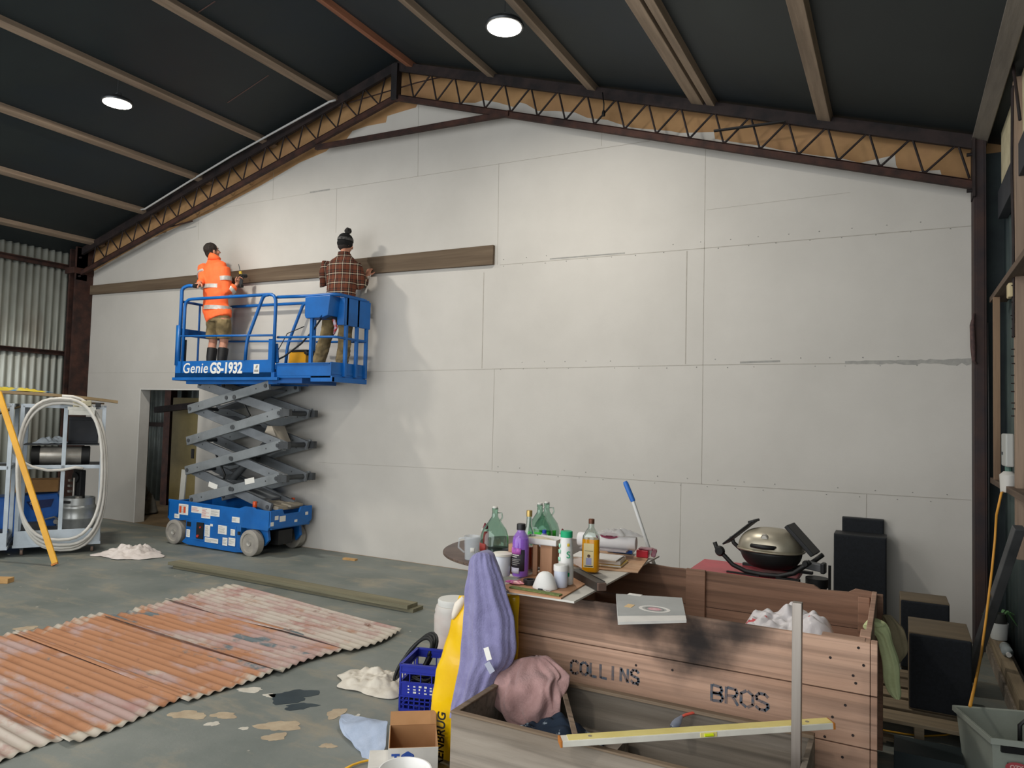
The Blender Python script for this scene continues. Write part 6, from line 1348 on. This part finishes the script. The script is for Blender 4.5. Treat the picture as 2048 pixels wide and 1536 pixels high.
# carton
cm = mat('carton_brown', '#b58a62', '#a27850', 3, .85); cw = mat('carton_white', '#d9d6cf', '#cbc8c0', 5, .6)
A = PZ(777, 1497, .19); Bq = PZ(862, 1494, .19); dxx = (Bq-A).normalized(); ac = math.atan2(dxx.y, dxx.x)
t = thing('carton', 'open cardboard carton with blue print on white, left of the yellow sack', 'box', (A.x, A.y, 0), ac); HcC = .19; Wc = .24; Dc = .27
for nm, (x0, x1, y0, y1) in (('front_panel', (0, Wc, 0, .004)), ('back_panel', (0, Wc, Dc-.004, Dc)), ('side_panel', (0, .004, .004, Dc-.004)), ('side_panel', (Wc-.004, Wc, .004, Dc-.004))):
    b = MB(); b.box(x0, x1, y0, y1, 0, HcC if nm != 'back_panel' else HcC+.0); b.build(nm, cm, t)
b = MB(); b.box(0, Wc, 0, Dc, 0, .004); b.build('bottom_panel', cm, t); b = MB(); b.box(-.001, Wc+.001, -.0018, 0, 0, HcC); b.build('white_face', cw, t); b = MB(); b.box(-.0018, 0, 0, Dc, 0, HcC); b.build('white_face', cw, t)
b = MB(); b.obox((Wc*.5, Dc+.028, HcC+.022), (Wc, .08, .003), Euler((.6, 0, 0))); b.build('flap', cm, t)
mb_ = mat('print_blue', '#2c4f9e'); text_mesh('print_letter', 'T', .06, mb_, t, FR((.035, -.0025, HcC-.052), (1, 0, 0), (0, 0, 1)), .0006, .003)
b = MB(); 
hx = [(.065, .10), (.065, .155), (.093, .172), (.121, .155), (.121, .10), (.093, .085)]
for (p, q2) in zip(hx, hx[1:]+hx[:1]): b.bar((p[0], -.0025, p[1]), (q2[0], -.0025, q2[1]), .006, .001, up=(0, 1, 0))
b.prism([(.066, -.003, .150), (.093, -.003, .170), (.12, -.003, .150), (.12, -.003, .142), (.066, -.003, .142)], (0, .001, 0)); b.build('print_emblem', mb_, t)
text_mesh('print_letter', '801', .032, mb_, t, FR((.093, -.0025, .118), (1, 0, 0), (0, 0, 1)), .0006, .001)
# second white box edge, bowl
q = PZ(757, 1530, .12); b = MB(); b.box(-.05, .10, -.02, .16, 0, .12); tag(b.build('small_carton', cw, loc=(q.x, q.y, 0), rot=(0, 0, ac), bevel=.002), 'small white carton left of the open cardboard carton at the bottom edge', 'box')
q = PZ(810, 1538, .27); b = MB(); b.lathe([(.0, 0), (.06, 0), (.085, .06), (.112, .135), (.116, .14), (.110, .14), (.08, .06), (.055, .008), (0, .008)], 40)
tag(b.build('white_bowl', mat('bowl_white', '#efeeea', rough=.25), loc=(q.x, q.y, .13), smooth=True), 'white round bowl at the bottom edge in front of the carton', 'bowl')
b = MB(); b.box(-.14, .14, -.14, .12, 0, .129); tag(b.build('packing_box', cm, loc=(q.x, q.y, 0)), 'cardboard box below the white bowl at the bottom edge', 'box')
M_bc = mat('pale_blue_cloth', '#a9b4c6', '#97a3b6', 7, .95, 0, .3, bscale=60)
drape('cloth', [(1431, 684, 692), (1436, 683, 740), (1442, 682, 772), (1455, 683, 773), (1470, 690, 773), (1485, 704, 772), (1500, 718, 768), (1515, 728, 757), (1526, 726, 750)], lambda t: -4.02-.28*t, .028, M_bc, 'pale grey blue cloth crumpled against the left side of the open carton', 'cloth', amp=.14, k=4, seed=22, n3=.02)
b = MB(); pts = [PZ(x, y, .012) for x, y in ((690, 1538), (705, 1530), (722, 1524), (745, 1519), (760, 1517))]; b.tube(pts, .006, 8)
tag(b.build('yellow_cord', mat('cord_yellow', '#e0a92e', rough=.5), smooth='full'), 'yellow cord on the floor at the bottom edge beside the pale blue cloth', 'cord')
# ================================================================ RIGHT SIDE
# barbecue on red table
t = thing('red_table', 'red topped table behind the crate carrying the barbecue', 'table', (-.98, -1.62, 0))
b = MB(); b.box(-.42, .33, -.24, .26, .665, .70); b.build('tabletop', mat('red_top', '#c2404e', '#b03644', 4, .35), t, bevel=.004)
for x in (-.38, .29):
    for y in (-.2, .22): b = MB(); b.box(x-.02, x+.02, y-.02, y+.02, 0, .665); b.build('leg', M_black, t)
ZB = .70; t = thing('barbecue', 'portable gas barbecue with silver domed lid and black side tables folded up', 'barbecue', (-.845, -1.62, ZB), -.14)
Ml = mat('lid_alu', '#b5ae9d', '#9b927c', 2.2, .38, .55, c3='#8a7c5c', s3=2, lo3=.55, hi3=.8)
b = MB()
def dome(u, v):
    a = 2*PI*u; e = v*PI/2; r = math.cos(e)**.72; return (.232*r*math.copysign(abs(math.cos(a))**.85, math.cos(a)), .19*r*math.copysign(abs(math.sin(a))**.85, math.sin(a)), .175+.158*math.sin(e)**.95)
b.grid(dome, 48, 16); bmesh.ops.remove_doubles(b.bm, verts=b.bm.verts[:], dist=.0005); b.build('lid', Ml, t, smooth='full', solid=.004)
b = MB(); b.tube([(.236*math.copysign(abs(math.cos(a))**.85, math.cos(a)), .194*math.copysign(abs(math.sin(a))**.85, math.sin(a)), .177) for a in [2*PI*k/40 for k in range(40)]], .008, 6, closed=True); b.build('lid_rim', Ml, t, smooth='full')
b = MB()
def bowl(u, v):
    a = 2*PI*u; e = v*PI/2; r = math.cos(e)**.6; return (.222*r*math.cos(a), .18*r*math.sin(a), .172-.14*math.sin(e))
b.grid(bowl, 40, 10); bmesh.ops.remove_doubles(b.bm, verts=b.bm.verts[:], dist=.0005); b.build('bowl', M_black, t, smooth='full', solid=.004)
b = MB(); b.tube([(-.085, -.18, .222), (-.08, -.21, .22), (0, -.217, .218), (.08, -.21, .22), (.085, -.18, .222)], [.008, .015, .017, .015, .008], 10); b.build('lid_handle', M_black, t, smooth='full')
b = MB(); b.cyl((.0, -.145, .283), (.0, -.163, .276), .026, 20); g_ = b.build('gauge', M_ss, t, smooth=True); b = MB(); b.cyl((.0, -.162, .2765), (.0, -.166, .275), .020, 20); b.build('gauge_face', mat('gauge_white', '#e6e2d8'), g_)
for y in (-.20, .17):
    b = MB(); pts = [(-.36, y, .21), (-.34, y, .16), (-.28, y, .115), (-.22, y, .06), (-.12, y, .025), (0, y, .018), (.12, y, .025), (.22, y, .06), (.28, y, .11), (.33, y, .155)]; b.tube(pts, .017, 8); b.build('cradle_frame', M_black, t, smooth='full')
for s in (-1, 1):
    b = MB()
    if s < 0: b.bar((-.33, -.02, .17), (-.12, -.02, .36), .30, .012, up=(1, 0, 0)) if 0 else b.obox((-.235, 0, .275), (.29, .16, .014), Euler((0, -.72, 0))); b.obox((-.13, 0, .372), (.05, .14, .02), Euler((0, -.3, 0))) if s < 0 else None
    if s > 0: b.obox((.225, 0, .275), (.27, .20, .03), Euler((0, .80, 0)))
    b.build('side_table', mat('side_black', '#1c1d1f', '#141516', 9, .5), t, bevel=.006)
b = MB(); b.lathe([(.028, -.02), (.04, 0), (.028, .02)], 16, Matrix.Translation((-.315, -.21, .15)) @ Matrix.Rotation(PI/2, 4, 'X')); b.lathe([(.018, -.02), (.022, 0), (.018, .02)], 16, Matrix.Translation((.30, -.21, .14)) @ Matrix.Rotation(PI/2, 4, 'X')); b.build_each('hinge', M_black, t, smooth=True)
b = MB(); b.obox((.33, -.10, .11), (.13, .06, .055), Euler((0, .1, 0))); b.build('gas_valve', mat('valve_grey', '#6b6c6c', '#55575a', 5, .5), t, bevel=.008); b = MB(); b.obox((.395, -.10, .105), (.03, .07, .075)); b.build('control_knob', M_black, t, bevel=.008)
b = MB(); b.box(-.26, -.02, -.22, -.20, .0, .012); b.box(-.26, .26, .14, .18, .0, .02); b.box(.10, .26, -.22, -.18, .0, .02); b.build_each('foot', M_black, t)
t = thing('gas_bottle', 'black gas bottle partly visible behind the crate right of the red table', 'gas bottle', (-.53, -1.55, 0))
b = MB(); b.lathe([(.11, 0), (.13, .03), (.13, .50), (.115, .57), (.06, .62), (.03, .63)], 28); b.build('body', mat('bottle_dark', '#3c3d3a', '#2b2c2a', 4, .5), t, smooth=True)
b = MB(); b.lathe([(.07, .62), (.08, .63), (.08, .69), (.07, .69)], 24); b.build('collar', M_black, t, smooth=True); b = MB(); b.cyl((.09, -.06, .0), (.09, -.06, .80), .010, 8); b.build('stand_rod', M_black, t)
# speakers
M_spk = mat('speaker_cloth', '#1b1f24', '#15181c', 60, .9, 0, .2); M_spkw = mat('speaker_top', '#26282a', '#1e2022', 4, .5); M_oak = mat('speaker_wood_top', '#6e5f48', '#5a4d3a', 2, .6, stretch=(1, 6, 1))
def speaker(name, label, x0, x1, yf, d, z0, z1, top, rz=0, chamf=.02):
    w = x1-x0; t = thing(name, label, 'speaker', ((x0+x1)/2, yf+d/2, z0), rz)
    b = MB(); b.box(-w/2, w/2, -d/2+.02, d/2, 0, z1-z0); b.build('cabinet', top, t, bevel=.004)
    b = MB(); b.prism([(-w/2+.002, -d/2+.02, .01), (w/2-.002, -d/2+.02, .01), (w/2-.002, -d/2+.02, z1-z0-.005), (-w/2+.002, -d/2+.02, z1-z0-.005)], (0, -.02, 0)); b.build('grille', M_spk, t, bevel=chamf*.5)
    return t
speaker('tower_speaker', 'tall black tower speaker in front of its twin, against the white wall', -.505, -.09, -.36, .25, 0, .865, M_spkw)
speaker('tower_speaker', 'tall black tower speaker standing behind its slightly lower twin', -.455, -.115, -.09+.0, .08, 0, .985, M_spkw)
speaker('subwoofer_speaker', 'black box speaker with worn wooden top standing on the timber pallet', .055, .375, -2.42, .42, .151, .60, M_oak, .0)
speaker('bookshelf_speaker', 'black speaker with wooden top behind the larger box speaker', .01, .31, -1.50, .30, .12, .60, M_oak, .02)
tag(MB().box(.02, .30, -1.48, -1.22, 0, .119).build('storage_box', M_black), 'dark box on the floor under the rear black speaker', 'box')
# beige bag
drape('canvas_bag', [(1232, 1762, 1782), (1240, 1762, 1792), (1258, 1764, 1806), (1280, 1766, 1812), (1300, 1770, 1811), (1318, 1778, 1806), (1330, 1784, 1803)], -2.86, .035, mat('canvas_beige', '#978b6e', '#7e7359', 8, .9, 0, .3), 'beige canvas bag hanging between the crate corner and the box speaker', 'bag', amp=.12, k=4, seed=8, n3=.02)
# pallet
t = thing('timber_pallet', 'weathered timber pallet on the floor under the black box speaker', 'pallet', (.10, -2.15, 0)); Mp = wood('pallet_wood', '#9b8a70', '#7d6e58', '#5f5343')
for k in range(5): y = -.48+.21*k; b = MB(); b.box(-.36, .30, y, y+.16, .128, .15); b.build('slat', Mp, t, bevel=.003)
for x in (-.35, -.02, .24): b = MB(); b.box(x, x+.05, -.47, .5, .045, .127); b.build('bearer', Mp, t, bevel=.003)
b = MB(); b.box(-.36, .30, -.48, -.42, .022, .044); b.build('slat', Mp, t)
for x in (-.30, .0): b = MB(); b.box(x, x+.14, -.45, -.35, 0, .021); b.build('foot_block', Mp, t)
tag(MB().box(-.02, .30, -2.95, -2.72, 0, .10).build('storage_box', mat('dark_teal_box', '#1f2a2c')), 'dark low box on the floor in front of the pallet', 'box')
b = MB(); pts = [PZ(x, y, .008) for x, y in ((1745, 1455), (1775, 1462), (1810, 1468), (1850, 1472), (1890, 1470), (1925, 1462))]; b.tube(pts, .005, 6)
tag(b.build('yellow_cord', MATS['cord_yellow'], smooth='full'), 'yellow cord on the floor in front of the pallet', 'cord')
# translucent tub
T4 = [PZ(1909, 1412, .33), PZ(1983, 1476, .33), PZ(2110, 1492, .33), PZ(2062, 1424, .33)]
c = sum(T4, Vector())/4; t = thing('storage_tub', 'translucent grey plastic storage tub with black handle at the lower right corner', 'tub', (c.x, c.y, 0))
M_tub = mat('tub_plastic', '#b3b9ad', '#a4aa9e', 5, .35, alpha=.62); pt = [Vector((p.x-c.x, p.y-c.y, 0)) for p in T4]
def walls(s0, z0, s1, z1, th=.004):
    b = MB(); K = 4; V0 = [b.bm.verts.new(p*s0+Vector((0, 0, z0))) for p in pt]; V1 = [b.bm.verts.new(p*s1+Vector((0, 0, z1))) for p in pt]
    for k in range(4): b.bm.faces.new((V0[k], V0[(k+1) % 4], V1[(k+1) % 4], V1[k]))
    return b
b = walls(.80, .003, .97, .33); b.bm.faces.new([v for v in b.bm.verts if v.co.z < .01]); b.build('tub_body', M_tub, t, solid=.004, bevel=.015)
walls(.97, .325, 1.04, .33).build('rim', mat('tub_rim', '#a9afa4', rough=.35, alpha=.85), t, solid=.005); walls(1.04, .33, 1.04, .305).build('rim', MATS['tub_rim'], t, solid=.004)
b = MB(); A = pt[1].lerp(pt[2], .15); B = pt[1].lerp(pt[2], .9); b.bar(A*.99+Vector((0, 0, .285)), B*.99+Vector((0, 0, .285)), .016, .03); b.build('strap', M_black, t)
b = MB(); A = PY(2040, 1492, c.y-.12)-Vector((c.x, c.y, 0)); b.tube([A, A+Vector((0, 0, .10)), A+Vector((.02, 0, .125)), A+Vector((.10, 0, .13))], .010, 8); b.build('handle', M_black, t, smooth='full')
A = pt[1].lerp(pt[2], .22)*.96; B = pt[1].lerp(pt[2], .62)*.96; dd = (B-A).normalized(); o_ = A.lerp(B, .5); nrm = Vector((dd.y, -dd.x, 0))
Mst = FR(Vector((o_.x, o_.y, .20))+nrm*.018, dd, (0, 0, 1))
def TB_(name, b, m): b.bm.transform(Mst); return b.build(name, m, t)
b = MB(); b.box(-.05, .06, -.035, .028, 0, .001); TB_('sticker', b, mat('sticker_dark', '#3a3432'))
b = MB(); b.lathe([(0, .0012), (1, .0012), (1, .002), (0, .002)], 28, Matrix.Translation((-.012, .008, 0)) @ Matrix.Diagonal((.046, .026, 1, 1))); TB_('sticker_emblem', b, mat('sticker_red', '#b04a50'))
text_mesh('sticker_lettering', 'REY' if 0 else 'OZY', .026, mat('sticker_pink', '#dcb4ae'), t, Mst @ Matrix.Translation((-.012, .010, .003)), .0004, .001)
b = MB(); b.box(-.05, .03, -.055, -.036, 0, .001); TB_('sticker', b, M_wht)
# sill and plank along the right wall
b = MB(); A = PZ(1976, 1270, .18); B = PZ(2060, 1420, .18)
b.bar((.68, -.1, .145), (.68, -2.9, .145), .09, .07, up=(1, 0, 0)); tag(b.build('timber_rail', wood('sill_wood', '#9c8b70', '#7f705a', '#62563f', st=(4, .35, 4))), 'long timber rail lying along the foot of the right wall', 'rail')
b = MB(); b.box(.63, .775, -2.9, -.05, 0, .10); tag(b.build('base_plank', M_tr), 'rough grey base plank under the timber rail by the right wall', 'plank')
# leaning metal prop
A = Vector((.44, -1.20, .03)); B = PX(2038, 1055, .66)
t = thing('leaning_prop', 'grey square metal post leaning from the floor to the right wall', 'post', tuple(A)); b = MB(); b.bar((0, 0, 0), B-A, .06, .05); b.build('post', mat('prop_grey', '#5f6060', '#4b4c4d', 4, .5, .4), t, bevel=.004)
# plant pot and bottle on the rail
q = Vector((.69, -.55, .19)); t = thing('potted_plant', 'small green plant in a white pot on the rail by the right wall', 'plant', tuple(q))
b = MB(); b.lathe([(.05, 0), (.055, .005), (.065, .13), (.06, .13), (.05, .02), (0, .02)], 24); b.build('pot', mat('pot_white', '#c3c5c1', rough=.5), t, smooth=True)
b = MB(); b.lathe([(.05, .12), (.055, .16), (.045, .20), (.0, .21)], 20); b.build('soil', mat('dark_soil', '#2b2c28'), t, smooth=True)
b = MB(); r = random.Random(2)
for k in range(16):
    a = r.uniform(0, 6.28); L = r.uniform(.08, .16); h0 = .16; p0 = Vector((0, 0, h0)); p1 = p0+Vector((math.cos(a)*L*.5, math.sin(a)*L*.5, .06)); p2 = p0+Vector((math.cos(a)*L, math.sin(a)*L, .03-.08*r.random())); w_ = Vector((-math.sin(a), math.cos(a), 0))*.012
    v = [b.bm.verts.new(p) for p in (p0, p1-w_, p2, p1+w_)]; b.bm.faces.new(v)
b.build('leaves', mat('leaf_green', '#4f7a4a', '#3c6238', 9, .5), t, solid=.001)
t = thing('plastic_bottle', 'clear plastic bottle lying on the rail beside the plant', 'bottle', (.69, -1.0, .226)); b = MB(); Mr = Matrix.Rotation(PI/2, 4, 'X'); b.lathe([(0, -.10), (.034, -.10), (.036, -.09), (.036, .05), (.015, .09), (.015, .11)], 20, Mr); b.build('body', mat('bottle_clear', '#b9c2c4', rough=.15, trans=.6, ior=1.2), t, smooth=True)
b = MB(); b.cyl((0, -.11, 0), (0, -.13, 0), .016, 14); b.build('cap', M_wht, t)
# right wall framing: girts, stud, posts
Mg = wood('girt_wood', '#6d5a4a', '#554639', '#40352c', st=(4, .35, 4)); Mg2 = wood('stud_wood', '#8c7259', '#735c47', '#5a4838', st=(4, 4, .35))
for z, lab in ((2.86, 'dark timber girt along the right wall at head height above the shelf'), (1.38, 'dark timber shelf rail along the right wall behind the power outlets')):
    b = MB(); b.box(.66, .78, -3.2, -.30, z, z+.045); tag(b.build('wall_girt', Mg, bevel=.003), lab, 'girt')
b = MB(); b.box(.655, .70, -.62, -.575, 1.425, 2.858); tag(b.build('wall_stud', Mg2, bevel=.003), 'slim vertical timber stud between the two girts on the right wall', 'stud')
b = MB(); b.prism([(.60, -.35, 4.02), (.79, -.35, 3.72), (.79, -.35, 4.25), (.60, -.35, 4.30)], (0, -5, 0)) if 0 else b.box(.72, .79, -9.5, -.30, 3.55, 3.78); tag(b.build('wall_girt', mat('girt_blueblack', '#33363c', '#2a2d33', 4, .7), bevel=.004), 'dark upper girt along the right wall below the cream foam strip', 'girt')
b = MB(); rr = random.Random(12); top = []; bot = []
n = 40
for k in range(n+1):
    y = -.3-3.2*k/n; top.append((.745, y, 4.27+.0*k)); bot.append((.745, y, 3.80+.03*noise.noise((y*5, 0, 0))))
b.prism(bot+top[::-1], (.03, 0, 0)); tag(b.build('foam_strip', mat('cream_foam', '#c9c0a0', '#b5ab8c', 7, .9, 0, .5)), 'ragged cream insulation strip under the right eave beam', 'insulation')
t = thing('wall_post', 'tall pale timber post with cables at the right edge of the photo', 'post', (.735, -1.42, 0))
b = MB(); b.box(-.035, .055, -.05, .05, .95, 4.25); b.build('post_body', wood('post_wood', '#9c8672', '#857060', '#6f5c4c', st=(4, 4, .35)), t, bevel=.004)
b = MB(); 
for x, y in ((-.040, .01), (-.040, -.02), (-.040, .035)): b.tube([(x, y, 4.2), (x-.005, y+.01, 3.6), (x, y-.008, 3.1), (x-.003, y, 2.45)], .006, 6)
b.build_each('cable', M_darksteel, t)
b = MB(); r = random.Random(6)
for k in range(16): z = 1.9+.06*k+r.uniform(-.02, .02); yy = r.uniform(-.04, .04); b.cyl((-.036, yy, z), (-.055, yy, z), .004, 5)
b.build('nail', M_darksteel, t)['kind'] = 'stuff'
b = MB(); b.obox((-.055, .05, 2.78), (.03, .10, .10)); b.build('junction_box', mat('cream_box', '#c4b48c'), t, bevel=.008)
t = thing('power_outlet', 'pale grey electrical box on the timber post at the right edge', 'power outlet', (.68, -1.25, 1.66)); b = MB(); b.box(-.03, .02, -.12, .12, -.10, .13); b.build('box', mat('outlet_grey', '#a9aba6', rough=.45), t, bevel=.01)
b = MB(); b.box(-.036, -.03, .02, .07, -.02, .0); b.build('switch', M_armdk, t)
b = MB(); b.cyl((0, 0, -.10), (0, 0, -.16), .022, 12); b.build('conduit', mat('pvc_green', '#4c6a60'), t)
t = thing('socket_box', 'white rounded socket with the yellow cable plugged in below the grey box', 'power outlet', (.68, -1.25, 1.45)); b = MB(); b.lathe([(.0, -.07), (.05, -.07), (.055, .05), (.03, .075), (0, .08)], 20); b.build('socket_body', mat('outlet_white', '#c6c4bd', rough=.4), t, smooth=True)
pts = [Vector((.64, -1.30, 1.38)), PX(2003, 985, .62), PX(1993, 1030, .60), PX(1990, 1080, .60), PX(1984, 1140, .56), PX(1972, 1240, .50), PX(1962, 1310, .44), PX(1950, 1370, .38), PX(1940, 1412, .32)]
for i, q in enumerate(pts): q.z = max(q.z, .02)
b = MB(); b.tube(pts, .008, 8); tag(b.build('power_cable', mat('cable_yellow', '#d79a3c', rough=.5), smooth='full'), 'yellow power cable hanging from the white socket down to the floor', 'cable')
pts = [PX(2022, 0, .68), PX(2020, 60, .68), PX(2026, 130, .68), PX(2034, 190, .69), PX(2040, 240, .70)]
b = MB(); b.tube(pts, .010, 8); tag(b.build('hanging_cable', M_darksteel, smooth='full'), 'dark cable curving down near the top right corner', 'cable')
A = PY(1940, 650, -.29); pts = [Vector((.555, -.275, 2.78)), Vector((.54, -.28, 2.68)), Vector((.545, -.28, 2.5)), Vector((.55, -.275, 2.38)), Vector((.57, -.27, 2.36))]
b = MB(); b.tube(pts, [.008, .018, .02, .014, .008], 8); tag(b.build('wire_bundle', mat('wire_brown', '#5b4440', '#3c3030', 20, .8), smooth='full'), 'brown bundle of wire tied round the right steel column', 'wire')
b = MB(); pts = [Vector((.652, -.27, 2.7)), Vector((.655, -.27, 1.8)), Vector((.652, -.28, 1.0)), Vector((.655, -.29, .2))]; b.tube(pts, .006, 6); tag(b.build('thin_cable', M_black, smooth='full'), 'thin black cable running down beside the right steel column', 'cable')
# ================================================================ groups of repeats
GR = {'roof_purlin': 'timber purlins under the roof', 'ceiling_light': 'round ceiling lights', 'wheeled_cart': 'pale frame carts', 'tower_speaker': 'tall black tower speakers',
      'glue_bottle': 'red glue bottles on the table', 'magazine': 'magazines stacked behind the oil bottle', 'corrugated_sheet': None, 'girt': 'steel girts', 'wall_girt': 'timber girts on the right wall', 'beer_keg': 'steel kegs in the cart', 'plywood_piece': 'plywood pieces on the white board'}
for o in list(bpy.data.objects):
    if o.parent is None and o.get('category') and 'group' not in o:
        g = GR.get(o.name.split('.')[0])
        if g: o['group'] = g
